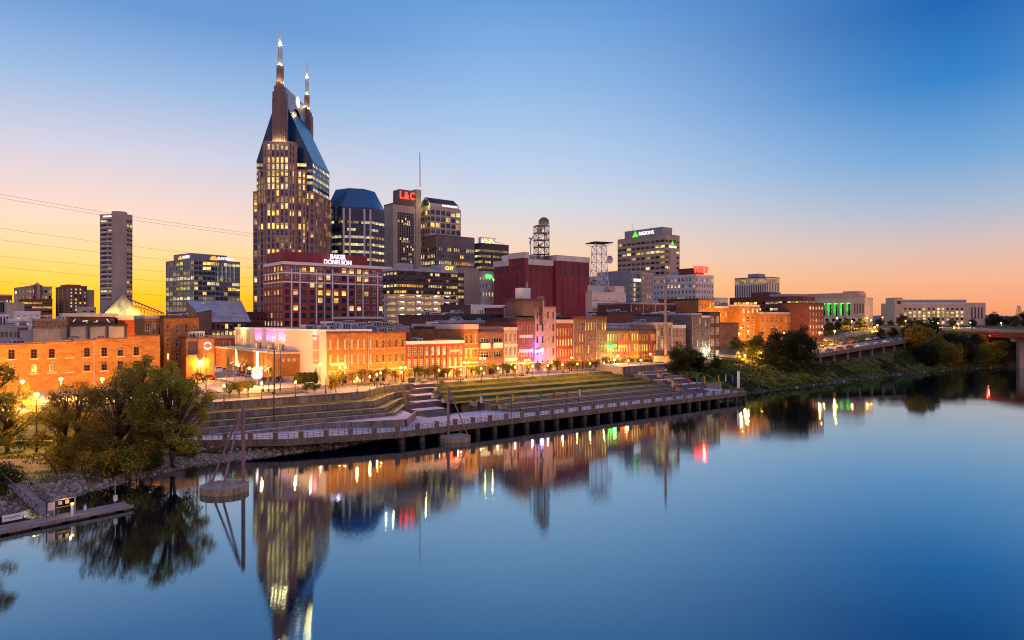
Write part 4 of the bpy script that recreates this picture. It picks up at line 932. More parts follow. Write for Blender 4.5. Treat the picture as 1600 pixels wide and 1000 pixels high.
# ------------------------------------------------------------------ blue octagonal tower
def octo():
    Y = 385; b = Bld('octagonal_tower', 'dark blue glass tower with canted corners and a sloping blue crown', 528, 585, 324, Y=Y, rot=-22, zb=9, d=34); w = b.w
    x0, x1 = b.X(511, 8), b.X(600.5, 8); d = 34; k = 7.5
    fp = [(x0 + k, 0), (x1 - k, 0), (x1, k), (x1, d - k), (x1 - k, d), (x0 + k, d), (x0, d - k), (x0, k)]; z1 = b.H(322); z0 = b.H(432)
    n = round((z1 - 6 - z0) / 4.2); rl = [.88 if b.rng.random() < .7 else .2 for _ in range(n)]; g = dict(rows=n, z0=z0, z1=z1 - 6, ww=.9, wh=.34, style='bare', glass='glass_dark', rowlit=rl, lits=['lit_pale', 'lit_yellow', 'lit_pale', 'lit_dim'])
    b.stage(fp, 0, z1, 'glass_blue', {0: dict(g, cols=11), 1: dict(g, cols=4), 7: dict(g, cols=4), 2: dict(g, cols=8), 6: dict(g, cols=8)}, rec=.1)
    q = MB(); i_ = 5.5; zt = b.H(290)
    fp2 = [(x + (i_ if x < w * .5 else -i_) * (.9 if abs(y - d / 2) < d / 2 - .5 else .8), y + (i_ if y < d / 2 else -i_)) for x, y in fp]
    q.prism(fp, z1, zt, 'glass_cap', 'tar_roof', fp2); q.obj('sloping_crown', b.root)
    q = MB()
    for x in (x0 + k + 1.2, (x0 + x1) / 2 - 4, (x0 + x1) / 2 + 4, x1 - k - 1.2): q.box(x - .5, -.28, z0, x + .5, -.003, z1 - 1, 'metal_grey')
    for kx in range(9): x = x0 + k + (x1 - x0 - 2 * k) * (kx + .5) / 9; q.box(x - .45, -.16, z1 - 5, x + .45, -.003, z1 - 1.5, 'trim_dark')
    q.obj('piers', b.root)
    for x in (-1.2, 3): plight(b.root, (x1 + 2 + x, 6, z1 + 3), 120, (1, .85, .6), .2, 'flood_light')
    b.finish()
octo()
# narrow concrete tower carrying the red letter sign
b = Bld('slab_tower', 'narrow stone slab tower with dark glazed centre below the red letters', 614, 657.5, 318, Y=440, pxL=600, zb=9, d=30)
z0 = b.H(425); g = dict(z0=z0, z1=b.h - 5, wh=.9, style='bare', glass='glass_dark', voff=.05)
b.stage(b.rect(), 0, b.h, 'stone_tan', {0: dict(g, cols=9, rows=24, ww=.94, u0=b.w * .17, u1=b.w * .74, lit=.14), 3: dict(g, cols=6, rows=22, ww=.25, lit=.06, lits=['lit_amber']) | dict(wh=.3, z1=b.h - 3)}, rec=.5); b.parapet(b.rect(), b.h, .8, .4, 'trim_dark')
q = MB(); [q.box(b.w * (.17 + .57 * i / 9) - .12, -.16, z0, b.w * (.17 + .57 * i / 9) + .12, -.003, b.h - 5, 'panel_grey') for i in range(10)]; q.box(b.w * .8, -.5, 0, b.w * 1.0, 6, b.H(291), 'stone_tan'); q.box(b.w * .22, -.2, b.h + .1, b.w * .799, 8, b.H(294), 'panel_brown'); q.obj('sign_tower', b.root)
q = MB(); [q.box(b.w * (.05 + .1 * i), -.3, b.h - .9, b.w * (.05 + .1 * i) + .3, -.05, b.h - .6, 'lit_amber') for i in range(8)]; q.obj('eave_lamps', b.root)
b.finish()
text('rooftop_sign', 'L&C', 6.6, 'neon_red', b.root.matrix_basis @ Matrix.Translation((b.w * .50, -.4, b.H(303.5))) @ Matrix.Rotation(PI / 2, 4, 'X') @ Matrix.Scale(.82, 4, (1, 0, 0)), None, .15, bold=.14, space=1.3)
tag(bpy.data.objects['rooftop_sign.002'], 'huge glowing red letter sign high on the narrow slab tower', 'sign')
q = MB(); p = atY(656, 444, 0); zm = zat(292, 444)
for k in range(12):
    z = zm + k * 1.85; r = .5 * (1 - k / 15)
    q.tube([(p.x - r, p.y, z), (p.x - r * .95, p.y, z + 1.85)], .09, 'metal_rust', 4); q.tube([(p.x + r, p.y, z), (p.x + r * .95, p.y, z + 1.85)], .09, 'metal_rust', 4); q.tube([(p.x - r, p.y, z), (p.x + r, p.y, z + 1.85)], .06, 'metal_rust', 4)
tag(q.obj('radio_mast'), 'thin lattice radio mast above the red letter sign', 'mast')
# stone tower with a vaulted lit gable
b = Bld('gabled_tower', 'beige tower with an arched lit gable roof and blue bay windows', 672, 720, 322, Y=450, pxL=656, zb=9, d=26)
z0 = b.H(425); n = round((b.h - z0) / 9.5)
b.stage(b.rect(), 0, b.h, 'stone_beige', {0: dict(cols=6, rows=2 * n, ww=.78, wh=.72, style='grid', glass='glass_blue', z0=z0, z1=b.h - 2, rowlit=[.6, .1, .7, .75, .05, .3, .15, .2] , frame='trim_dark'), 3: dict(cols=4, rows=2 * n, ww=.7, wh=.7, style='arch', glass='glass_teal', z0=z0, z1=b.h - 2, lit=.4, frame='trim_dark')}, rec=.4)
zg = b.H(308, b.depth(0, b.d * .5)); q = MB(); yc, r = b.d * .5, b.d * .5
for x0, x1 in ((0, b.w * .93),):
    prof_ = [(0, b.h + 2.2), (b.d * .5, zg), (b.d, b.h + 2.2)]
    for (ya, za), (yb_, zb2) in zip(prof_, prof_[1:]): q.face([(x0, ya, za), (x1, ya, za), (x1, yb_, zb2), (x0, yb_, zb2)], 'tar_roof')
    q.face([(x0, b.d, b.h), (x0, 0, b.h), (x0, 0, b.h + 2.2), (x0, b.d * .5, zg), (x0, b.d, b.h + 2.2)], 'stone_pale'); q.face([(x1, 0, b.h), (x1, b.d, b.h), (x1, b.d, b.h + 2.2), (x1, b.d * .5, zg), (x1, 0, b.h + 2.2)], 'stone_pale')
q.box(b.w * .35, -.2, b.h + .1, b.w * .93, -.003, b.h + 2.4, 'stone_pale'); q.face([(0, 0, b.h), (b.w * .93, 0, b.h), (b.w * .93, 0, b.h + 2.2), (0, 0, b.h + 2.2)], 'stone_pale'); q.obj('gable_roof', b.root)
q = MB(); pts = [(-.25, yc + 5.5 * math.cos(PI * k / 10), b.h + .5 + 4.6 * math.sin(PI * k / 10)) for k in range(11)]; q.face(pts[::-1], 'glass_teal'); q.obj('round_window', b.root)
plight(b.root, (-3, yc - 6, b.h + .5), 200, (1, .8, .3), .3, 'flood_light'); plight(b.root, (-3, yc + 7, b.h + .5), 200, (1, .8, .3), .3, 'flood_light')
q = MB(); [q.box(b.w * .38 + b.w * .52 * k / 11, -.3, b.h + .7, b.w * .38 + b.w * .52 * (k + .62) / 11, -.2, b.h + 1.9, 'neon_white') for k in range(11)]; q.obj('lit_lettering', b.root); b.finish()
b = block('bronze_office', 'dark bronze office box with close vertical ribs and scattered lit windows', 682, 741, 367, Y=372, pxL=663, wall='panel_brown', trim='panel_brown', cols=18, scols=8, fh=3.7, ww=.72, wh=.5, style='bare', lit=.14, vb=425, topm=5.5, fin=False, rowlit=[.15, .5, .1, .35, .05, .02], para=.5)
q = MB(); [q.box(b.w * i / 36 - .08, -.25, 5, b.w * i / 36 + .08, -.003, b.h - .4, 'panel_grey') for i in range(37)]; q.obj('ribs', b.root); b.finish()
b = block('striped_office', 'office with glowing floor stripes and a lit steel lattice crown', 751, 795, 380, Y=385, pxL=740, wall='panel_dark', trim='trim_dark', cols=14, scols=6, fh=3.5, ww=.96, wh=.4, style='bare', vb=430, fin=False, rowlit=[.9, .85, .9, .8, .9], lits=['lit_pale', 'lit_dim', 'lit_pale'], para=.4, topm=2)
q = MB(); zt = b.H(369); xm = b.w * .62
for i in range(9):
    x = b.w * i / 8; h = (zt - b.h) * min(1, max(.05, (b.w - x) / (b.w - xm) if x > xm else 1)); q.bar((x, 0, b.h), (x * .8 + b.w * .08, b.d * .4, b.h + h), .18, .18, 'metal_white'); q.bar((x, 0, b.h), (min(b.w, x + b.w / 8) * .8 + b.w * .08, b.d * .4, b.h + h), .14, .14, 'metal_white')
for f_ in (.3, .65, 1): q.bar((b.w * .08 * f_, b.d * .4 * f_, b.h + (zt - b.h) * f_), (xm, b.d * .4 * f_, b.h + (zt - b.h) * f_), .18, .18, 'metal_white')
q.obj('lattice_crown', b.root); b.box('lit_core', b.w * .12, b.d * .42, b.h, xm, b.d * .8, zt, 'stone_pale')
for x in (.2, .45): plight(b.root, (b.w * x, b.d * .15, b.h + 1.2), 150, (1, .85, .25), .3, 'flood_light')
b.finish()
block('beige_slab', 'plain tan windowless slab in front of the striped office', 725.5, 748, 420, Y=318, wall='stone_tan', trim='stone_tan', cols=0, scols=0, d=16, zb=9)
b = block('small_hotel', 'pale small hotel with a green lit sign and even windows', 753, 772, 425, Y=322, pxL=748, wall='stone_pale', trim='trim_stone', cols=4, scols=1, fh=3.4, ww=.4, wh=.5, lit=.4, vb=466, zb=9, fin=False)
q = MB(); q.box(b.w * .3, -.4, b.h - 2.6, b.w * .75, -.003, b.h - 1.3, 'neon_green'); q.obj('green_sign', b.root); q = MB(); q.box(b.w * .94, -.4, b.h - 4, b.w * 1.05, -.003, b.h - 2.8, 'neon_white'); q.obj('white_sign', b.root); b.finish()
block('dotted_block', 'dark narrow block with a tight grid of small lit windows', 713, 725, 428, Y=300, wall='panel_dark', trim='trim_dark', cols=4, scols=0, fh=2.9, ww=.5, wh=.45, style='bare', lit=.75, vb=468, zb=9, d=12, lits=['lit_yellow', 'lit_pale'])
# ------------------------------------------------------------------ great maroon exchange building
b = Bld('exchange_building', 'huge windowless maroon panelled building with white coping', 820, 864, 406, Y=300, pxL=772, zb=9, d=30); q = MB()
dA = b.d; w2 = b.X(921, -1.5); zt = b.H(396); zc = b.H(401.5, b.depth(w2 * .6, -1.5))
b.stage(b.rect(), 0, b.h, 'maroon_panel'); y1 = b.YY(796)
b.stage([(-.4, -.4), (b.w * .1, -.4), (b.w * .1, y1), (-.4, y1)], 0, zt, 'maroon_panel'); b.stage([(b.w + .8, -1.5), (w2, -1.5), (w2, dA), (b.w + .8, dA)], 0, zc, 'maroon_panel')
for fp, z in ((b.rect(), b.h), ([(-.4, -.4), (b.w * .1, -.4), (b.w * .1, y1), (-.4, y1)], zt), ([(b.w + .8, -1.5), (w2, -1.5), (w2, dA), (b.w + .8, dA)], zc)):
    qq = MB(); P = fp
    qq.prism([(P[0][0] - .25, P[0][1] - .25), (P[1][0] + .25, P[1][1] - .25), (P[2][0] + .25, P[2][1] + .25), (P[3][0] - .25, P[3][1] + .25)], z - 1.9, z + .6, 'stone_pale', 'light_roof'); qq.obj('coping', b.root)
q = MB()
def slits(q, x0, x1, y, z, n, h, ax='x'):
    for i in range(n):
        if i % 5 == 4: continue
        a = x0 + (x1 - x0) * (i + .25) / n; c = x0 + (x1 - x0) * (i + .75) / n
        if ax == 'x': q.box(a, y - .06, z - h, c, y - .003, z, 'trim_dark')
        else: q.box(y - .06, a, z - h, y - .003, c, z, 'trim_dark')
slits(q, b.w * .13, b.w * .98, 0, b.h - 2.4, 20, 2.4)
for z, h in ((zc - 2.6, 1.4), (zc - 4.4, 1.2), (zc - 6, 2.2)): slits(q, b.w + 1.4, w2 - .6, -1.5, z, 25, h)
slits(q, y1 + .5, dA - .5, 0, b.h - 2.4, 15, 2.4, 'y')
for z, h in ((zt - 2.6, 1.4), (zt - 5, 2.2)): slits(q, 1, y1 - 1, -.4, z, 10, h, 'y')
q.obj('louvre_slits', b.root)
q = MB()
for i in range(1, 5): q.box(b.w * i / 5 - .07, -.12, 0, b.w * i / 5 + .07, -.003, b.h - 5, 'maroon_panel')
for i in range(1, 6): x = b.w + .8 + (w2 - b.w - .8) * i / 6; q.box(x - .07, -1.62, 0, x + .07, -1.503, zc - 9, 'maroon_panel')
for k in range(3): q.box(b.w * .02, -.62, b.h - 12 - 5 * k, b.w * .08, -.403, b.h - 9.6 - 5 * k, 'light_roof')
q.obj('panel_joints', b.root); b.box('roof_deck', b.w * .25, 3, b.h + .6, b.w * .5, 8, b.h + 2, 'metal_grey'); b.units(9, b.h + .6, .1, .9, .1, .7, 1.4); b.finish(); EX = b
def lattice(name, label, px, Y, z0, z1, w, wt, levels, m='metal_rust', plat=True):
    p = atY(px, Y, z0); r = empty(name, p, R(20), label, 'mast'); q = MB(); H = z1 - z0; ww = lambda z: w + (wt - w) * z / H
    for k in range(levels):
        za, zb_ = H * k / levels, H * (k + 1) / levels; a, c = ww(za), ww(zb_)
        cs = [(-1, -1), (1, -1), (1, 1), (-1, 1)]
        for i in range(4):
            A, B = cs[i], cs[(i + 1) % 4]
            q.bar((A[0] * a, A[1] * a, za), (A[0] * c, A[1] * c, zb_), .28, .28, m); q.bar((A[0] * a, A[1] * a, za), (B[0] * c, B[1] * c, zb_), .16, .16, m); q.bar((B[0] * a, B[1] * a, za), (A[0] * c, A[1] * c, zb_), .16, .16, m); q.bar((A[0] * c, A[1] * c, zb_), (B[0] * c, B[1] * c, zb_), .2, .2, m)
    q.obj('lattice_frame', r)
    if plat:
        for k in range(1, levels + 1): q = MB(); a = ww(H * k / levels) + .3; q.box(-a, -a, H * k / levels - .12, a, a, H * k / levels + .1, 'metal_grey'); q.obj('platform', r)
    return r, H
def dish(parent, loc, r, az, elv=0, m='metal_grey'):
    q = MB(); Mx = Matrix.Translation(loc) @ Matrix.Rotation(az, 4, 'Z') @ Matrix.Rotation(elv, 4, 'X'); n = 14; b = len(q.v)
    for k in range(4):
        rr = r * (k + .02) / 3; y = -.25 * r * (rr / r) ** 2
        for i in range(n): q.v.append(tuple(Mx @ Vector((rr * math.cos(2 * PI * i / n), y, rr * math.sin(2 * PI * i / n)))))
    for k in range(3):
        for i in range(n): q.f.append([k * n + i, k * n + (i + 1) % n, (k + 1) * n + (i + 1) % n, (k + 1) * n + i]); q.m.append(q.s(m))
    q.bar(Mx @ Vector((0, 0, 0)), Mx @ Vector((0, .35 * r, 0)), .5, .5, 'metal_dark'); q.bar(Mx @ Vector((0, -.25 * r, 0)), Mx @ Vector((0, -.7 * r, 0)), .12, .12, 'metal_dark'); q.obj('dish_antenna', parent)
r, H = lattice('antenna_tower', 'steel lattice tower with several dish antennas on the maroon building', 846, 312, EX.z0 + EX.h + .3, zat(353, 312), 2.6, 2.6, 5)
dish(r, (0.5, -1.5, H + 1.6), 2.4, R(-20), R(25)); dish(r, (-2.4, -2.6, H * .84), 2.0, R(30), R(10)); dish(r, (-2.2, -2.7, H * .42), 2.0, R(80), R(35)); q = MB(); q.tube([(-5.2, 0, -1), (-5.2, 0, H * .6)], .25, 'metal_grey', 6); q.obj('side_pole', r); dish(r, (-5.4, -.4, H * .62), 2.6, R(75), R(30))
for k in (0, 2): dish(r, (1.2, -2.4, H * .6 + k), .6, R(0))
r, H = lattice('antenna_tower', 'pale lattice tower with flared top platform on the beige block', 936, 345, zat(462, 345), zat(384, 345), 3.6, 2.6, 6, 'metal_white', False)
q = MB(); q.prism([(-3, -3), (3, -3), (3, 3), (-3, 3)], H, H + 3, 'metal_grey', None, [(-5.2, -5.2), (5.2, -5.2), (5.2, 5.2), (-5.2, 5.2)]) if False else q.box(-5.2, -5.2, H + 1.2, 5.2, 5.2, H + 1.5, 'metal_dark')
for a in (-1, 1):
    for c in (-1, 1): q.bar((a * 2.6, c * 2.6, H - .5), (a * 5, c * 5, H + 1.2), .2, .2, 'metal_white')
q.obj('top_platform', r); dish(r, (4.6, -2, H * .72), 2.0, R(10)); 
b = block('telephone_block', 'beige windowed block below the pale lattice tower', 925, 978, 456, Y=318, wall='peach_stone', trim='peach_stone', cols=5, scols=0, rows=3, ww=.14, wh=.16, style='bare', lit=.25, vb=495, para=.4, fin=False, zb=9, d=24, topm=.4)
q = MB(); lo = b.H(497); [q.box(0, -.07, lo + (b.h - lo) * k / 3 - .1, b.w * .78, -.003, lo + (b.h - lo) * k / 3 + .1, 'trim_dark') for k in (1, 2)]; q.obj('dark_lines', b.root); b.box('stair_tower', b.w * .7, .5, b.h, b.w * .98, 12, b.h + 3.2, 'peach_stone'); b.box('roof_plant', b.w * .05, 4, b.h, b.w * .55, 16, b.h + 3.2, 'metal_grey'); b.units(4, b.h + .1, .1, .7, .1, .4); b.finish()
block('old_office', 'old grey stone office block of small windows behind the lattice tower', 946, 962, 432, Y=400, wall='stone_tan', trim='trim_stone', cols=5, scols=2, fh=3.6, ww=.4, wh=.5, lit=.05, vb=466, zb=9)
block('old_office', 'dark brown narrow office beside the old grey stone one', 962.5, 975, 436, Y=392, wall='panel_brown', trim='trim_dark', cols=4, scols=0, fh=3.6, ww=.4, wh=.5, lit=.15, vb=470, zb=9)
block('tan_hotel', 'tan hotel wing with a column of slit windows beside the lit glass bay', 975.5, 984, 424, Y=372, wall='stone_tan', trim='trim_stone', cols=2, scols=0, fh=3.4, ww=.3, wh=.4, lit=.1, vb=480, zb=9)
b = block('glass_hotel', 'blue glass hotel bay with a glowing vertical yellow strip', 984.5, 1003, 424, Y=368, wall='panel_grey', trim='panel_grey', cols=5, scols=0, fh=3.4, ww=.85, wh=.6, style='bare', glass='glass_teal', lit=.02, vb=478, zb=9, fin=False)
q = MB(); [q.box(b.w * .3, -.25, b.h - 8 - 2.6 * k, b.w * .42, -.003, b.h - 6.2 - 2.6 * k, 'lit_yellow') for k in range(12)]; q.obj('lit_strip', b.root); q = MB(); q.box(b.w * .3, -.35, b.h - 5.2, b.w * .95, -.003, b.h - 3.8, 'neon_white'); q.obj('white_sign', b.root); b.finish()
block('tan_hotel', 'tan hotel wing between the glass bay and the white grid building', 1003.5, 1021, 427, Y=372, wall='stone_tan', trim='trim_stone', cols=5, scols=0, fh=3.4, ww=.4, wh=.5, lit=.12, vb=478, zb=9, units=1, ubig=1.5)
# tan bank tower with green triangle
b = block('bank_tower', 'tan concrete office tower with ribbon windows and a green triangle sign', 1039, 1062, 366, Y=520, pxL=965, wall='stone_tan', trim='stone_tan', cols=4, scols=10, fh=4.2, ww=.8, wh=.46, style='bare', lit=.05, vb=455, fin=False, para=.4, topm=2.5, zb=12, side=dict(lit=.12, lits=['lit_yellow', 'lit_amber']))
b.box('penthouse', 2, 4, b.h, b.w - 4, b.d * .88, b.H(353), 'panel_grey', 'light_roof'); pz = b.H(353); b.box('blank_panel', b.w * .3, -.25, 0, b.w * .72, -.003, b.h - 7, 'stone_tan')
q = MB(); yy = b.YY(997, 2); zc_ = (b.h + pz) / 2; q.face([(1.8, yy + 6, b.h + .8), (1.8, yy - .5, b.h + .8), (1.8, yy + 2.7, pz - .5)], 'sign_green'); q.obj('green_triangle', b.root)
q = MB(); q.face([(b.w * .36, -.3, b.h - 7.4), (b.w * .62, -.3, b.h - 7.4), (b.w * .5, -.3, b.h - 4.2)], 'sign_green'); q.obj('green_triangle', b.root)
Mx = Matrix.Translation((1.7, b.YY(1010, 2), zc_ - .2)) @ Matrix.Rotation(-PI / 2, 4, 'Z') @ Matrix.Rotation(PI / 2, 4, 'X')
text('lettering', 'REGIONS', 3.6, 'neon_white', Mx, b.root, .1, bold=.05)
text('lettering', 'REGIONS', 2.2, 'neon_white', Matrix.Translation((b.w * .5, -.35, b.h - 9.0)) @ Matrix.Rotation(PI / 2, 4, 'X'), b.root, .1, bold=.03)
q = MB(); q.tube([(4, b.d * .75, pz), (4, b.d * .75, pz + 6)], .14, 'metal_grey', 5); q.tube([(4, b.d * .35, pz), (4, b.d * .35, pz + 4)], .12, 'metal_grey', 5); q.obj('aerials', b.root); b.finish()
b = block('white_office', 'white stone office block with a square grid of windows below red letters', 1087, 1115, 430, Y=399, pxL=1020, wall='stone_pale', trim='trim_white', cols=7, scols=12, fh=3.75, ww=.5, wh=.55, style='sash', lit=.15, vb=470, fin=False, para=.9, zb=12, side=dict(lit=.2))
b.box('roof_house', 3, 3, b.h, 12, 15, b.h + 4.5, 'brick_dark'); b.box('roof_house', 2, b.d * .45, b.h, 10, b.d * .6, b.h + 3, 'light_roof'); b.finish()
sg = text('rooftop_sign', 'WKDF', 5.4, 'neon_red', b.root.matrix_basis @ Matrix.Translation((b.X(1095, 2.6), 2.4, b.h + 3.6)) @ Matrix.Rotation(PI / 2, 4, 'X') @ Matrix.Scale(.9, 4, (1, 0, 0)), None, .3, bold=.14)
tag(sg, 'glowing red letters standing on the white grid building roof', 'sign'); plight(None, sg.matrix_world.translation + Vector((1, -3, 0)), 500, (1, .1, .05), .8)
b = block('finned_office', 'pale office with close vertical fins and a lit top floor', 1198, 1218, 433, Y=470, pxL=1148, wall='stone_pale', trim='trim_dark', cols=8, scols=18, rows=1, ww=.5, wh=.9, style='bare', lit=0, vb=468, fin=False, topm=4.5, para=.5, zb=14, side={'voff': .05})
q = MB(); q.box(-.15, 0.5, b.h - 3.8, -.003, b.d - .5, b.h - 1.2, 'lit_dim'); q.box(.5, -.15, b.h - 3.8, b.w - .5, -.003, b.h - 1.2, 'lit_dim'); q.obj('lit_top_floor', b.root); b.box('roof_plant', 4, b.d * .35, b.h, b.w - 4, b.d * .68, b.h + 3, 'panel_grey'); b.finish()
# ------------------------------------------------------------------ low blocks between the first street and the towers
q = None
b = block('brick_loft', 'dark brick loft with painted sign wall below the parking decks', 700, 742, 478, Y=244, pxL=689, wall='brick_dark', trim='trim_dark', cols=0, scols=0, d=12, fin=False, zb=8)
b.box('sign_wall', b.w * .02, -.12, b.h - 4.2, b.w * .45, -.003, b.h - .3, 'panel_dark'); b.finish()
sg = text('wall_sign', 'MAR', 2.2, 'trim_white', b.root.matrix_basis @ Matrix.Translation((b.w * .27, -.2, b.h - 2.3)) @ Matrix.Rotation(PI / 2, 4, 'X'), None, .05, bold=.05); tag(sg, 'white three letter sign on the dark brick loft wall', 'sign')
block('columned_hall', 'low white hall with a row of dark slots between pale columns', 736, 792, 478, Y=250, pxL=727, wall='stucco_white', trim='trim_white', cols=14, scols=0, rows=1, ww=.5, wh=.66, style='bare', lit=.35, vb=499, topm=.9, zb=8, lits=['lit_yellow', 'lit_dim'], d=14)
block('long_shed', 'long low dark red roof block with rooftop terrace and skylights', 656, 742, 494, Y=228, wall='brick_dark', trim='trim_dark', cols=0, scols=0, d=14, zb=8, units=8)
b = block('long_shed', 'dark roofed block with white skylight panels above the loft row', 742.5, 800, 493, Y=230, wall='panel_dark', trim='trim_dark', cols=0, scols=0, d=12, zb=8, fin=False)
for i in range(5): b.box('skylight', b.w * (.03 + .2 * i), -.3, b.h - 1.6 - (i % 2), b.w * (.14 + .2 * i), -.003, b.h - .9 - (i % 2), 'light_roof')
b.finish()
block('brick_block_low', 'plain red brick block right of the columned hall', 790, 838, 483, Y=236, wall='brick_red', trim='trim_dark', cols=0, scols=0, d=12, zb=8)
block('roof_annex', 'low roof block crowded with grey machinery behind the arched houses', 560, 640, 512, Y=206, wall='light_roof', trim='panel_grey', cols=10, scols=0, rows=1, ww=.8, wh=.5, style='bare', glass='curtain_glass', lit=0, d=10, vb=516, zb=8, units=7)
block('roof_annex', 'brick roof annex with a gable above the arched houses', 527, 560, 507, Y=214, wall='brick_dark', trim='trim_stone', cols=3, scols=0, rows=1, ww=.4, wh=.5, lit=0, d=10, vb=515, zb=8, units=4)
block('brick_side_house', 'dark brick house with pale arched parapet below the office block', 548, 598, 497, Y=240, wall='brick_dark', trim='trim_stone', cols=6, scols=0, rows=1, ww=.4, wh=.5, lit=.3, d=14, vb=506, zb=8)
block('roof_annex', 'slanting brick party wall behind the low red hall', 668, 726, 512.5, Y=216, wall='brick_orange', trim='trim_dark', cols=0, scols=0, d=8, zb=8, units=5)
block('roof_annex', 'brown stone block with pale roof behind the narrow ornate house', 700, 790, 503, Y=222, wall='brick_brown', trim='light_roof', cols=0, scols=0, d=8, zb=8, units=6)
block('roof_annex', 'maroon low block with plant on its roof, under the beige block', 950, 990, 489, Y=266, wall='brick_dark', trim='trim_dark', cols=0, scols=0, d=10, zb=8, units=5)
b = block('sloped_roof_hall', 'low hall with long sloping glass roof above the lit shops', 948, 1022, 507, Y=262, wall='light_roof', trim='light_roof', cols=0, scols=0, d=10, zb=8, fin=False)
q = MB(); q.face([(b.w * .05, -.1, b.h - .5), (b.w * .65, -.1, b.h - .5), (b.w * .65, 4, b.h + 1.5), (b.w * .05, 4, b.h + 1.5)], 'glass_teal'); q.face([(b.w * .65, -.1, b.h - .5), (b.w, -.1, b.h - 2.5), (b.w, 4, b.h - .5), (b.w * .65, 4, b.h + 1.5)], 'panel_brown'); q.obj('glass_roof', b.root); b.units(4, b.h, .2, .9, .5, .8); b.finish()
b = block('long_warehouse', 'long maroon warehouse with pale roof edge and white pilasters', 986, 1091, 474, Y=300, wall='brick_dark', trim='light_roof', cols=20, scols=0, fh=3.6, ww=.25, wh=.45, style='bare', lit=.04, vb=497, zb=9, fin=False, d=20)
q = MB(); [q.box(b.w * i / 6 - .15, -.2, 4, b.w * i / 6 + .15, -.003, b.h - .6, 'trim_stone') for i in range(7)]; q.obj('pilasters', b.root); b.box('roof_plant', b.w * .62, 3, b.h, b.w * .85, 9, b.h + 2.6, 'brick_dark'); b.finish()
block('arched_block', 'orange brown brick block with small arched windows beside the warehouse', 1091.5, 1116, 468, Y=310, wall='brick_orange', trim='trim_dark', cols=6, scols=0, fh=3.3, ww=.4, wh=.55, style='arch', lit=.12, vb=497, zb=9)
block('dark_roof_house', 'long dark house with small square windows behind the white framed house', 1030, 1082, 493, Y=285, wall='brick_grey', trim='trim_dark', cols=10, scols=0, fh=3.4, ww=.28, wh=.4, style='bare', lit=.03, vb=520, zb=9, units=6, d=14)
block('pale_house', 'pale far house with a flat parapet right of the white grid block', 1116, 1137, 466, Y=430, wall='stone_pale', trim='trim_stone', cols=4, scols=0, fh=3.4, ww=.4, wh=.5, lit=.1, vb=480, zb=14)
# ------------------------------------------------------------------ orange brick block and ribbon office on the right
block('orange_warehouse', 'orange lit brick warehouse with lit arched windows above the park', 1110, 1158, 480, Y=318, wall='brick_orange', trim='trim_stone', cols=5, scols=0, rows=4, ww=.26, wh=.55, style='arch', lit=.45, frame='trim_stone', zb=10, lits=['lit_yellow', 'lit_pale'], d=16)
block('orange_warehouse', 'taller orange brick warehouse with four columns of sash windows', 1158.5, 1187, 477.5, Y=322, wall='brick_orange', trim='trim_stone', cols=4, scols=0, rows=5, ww=.45, wh=.6, style='sash', lit=.25, zb=10, units=1, d=18)
block('orange_warehouse', 'long lower orange brick warehouse with widely spaced arched windows', 1187.5, 1252, 489, Y=328, wall='brick_orange', trim='light_roof', cols=9, scols=0, rows=3, ww=.26, wh=.6, style='arch', lit=.28, frame='trim_stone', zb=11, units=3, lits=['lit_yellow', 'lit_pale'], d=20)
b = block('ribbon_office', 'dark maroon office with bright broken ribbon windows', 1243, 1274, 463.5, Y=350, pxL=1140, wall='brick_dark', trim='brick_dark', cols=6, scols=16, rows=3, ww=.86, wh=.36, style='bare', vb=497, zb=13, rowlit=[.05, .4, .85], lits=['lit_yellow', 'lit_pale'], fin=False, para=.5, topm=.9)
b.box('roof_pavilion', 4, b.d * .45, b.h, b.w - 4, b.d * .72, b.h + 3, 'brick_dark', 'light_roof'); b.box('light_canopy', 2, 3, b.h + .2, b.w - 2, b.d * .4, b.h + 1.6, 'light_roof'); b.finish()
block('brick_flats', 'maroon brick flats of four floors stepping down beside the green columns', 1264, 1287, 474, Y=338, wall='brick_dark', trim='trim_dark', cols=5, scols=0, rows=5, ww=.5, wh=.5, style='sash', lit=.3, zb=13, vb=525, d=16)
b = block('courthouse', 'pale stone courthouse with dark bays lit green between tall columns', 1351, 1364, 466, Y=470, pxL=1234, wall='stone_beige', trim='stone_beige', cols=0, scols=0, zb=20, fin=False, para=.8)
zc0, zc1 = b.H(493), b.H(473); q = MB(); g_ = MB(); n = 6
ya, yb_ = b.YY(1330), b.YY(1272); rects = []; bw = (yb_ - ya) / n
b.wall = MB(); L_ = b.d
for i in range(n): u = L_ - ya - (i + 1) * bw + .2 * bw; rects.append((u, zc0, u + bw * .62, zc1, 'bare', 'glass_dark', 'trim_dark'))
for i in range(4): u = L_ - b.YY(1348 - i * 4.2); rects.append((u - .5, zc0 + 1.5, u + .5, zc1 - .5, 'bare', 'glass_dark', 'trim_dark'))
rects.sort(); fp = b.rect()
for i in range(3): b.face(fp[i], fp[i + 1], 0, b.h, [], 'stone_beige')
b.face(fp[3], fp[0], 0, b.h, rects, 'stone_beige', rec=1.6); b.wall.face([(x, y, b.h) for x, y in fp], 'light_roof')
for i in range(n):
    y = ya + i * bw + bw * .5; spot(b.root, (-.6, y, zc0 + .4), (1.2, y, zc1), 700, (.05, 1., .08), 55); 
    q = MB(); q.box(.4, y - bw * .29, zc1 - .5, .9, y + bw * .29, zc1, 'neon_green'); q.obj('green_lamp', b.root); q = MB(); q.box(1.2, y + bw * .12, zc0, 1.5, y + bw * .3, zc1 - .5, 'lit_green'); q.obj('green_strip', b.root)
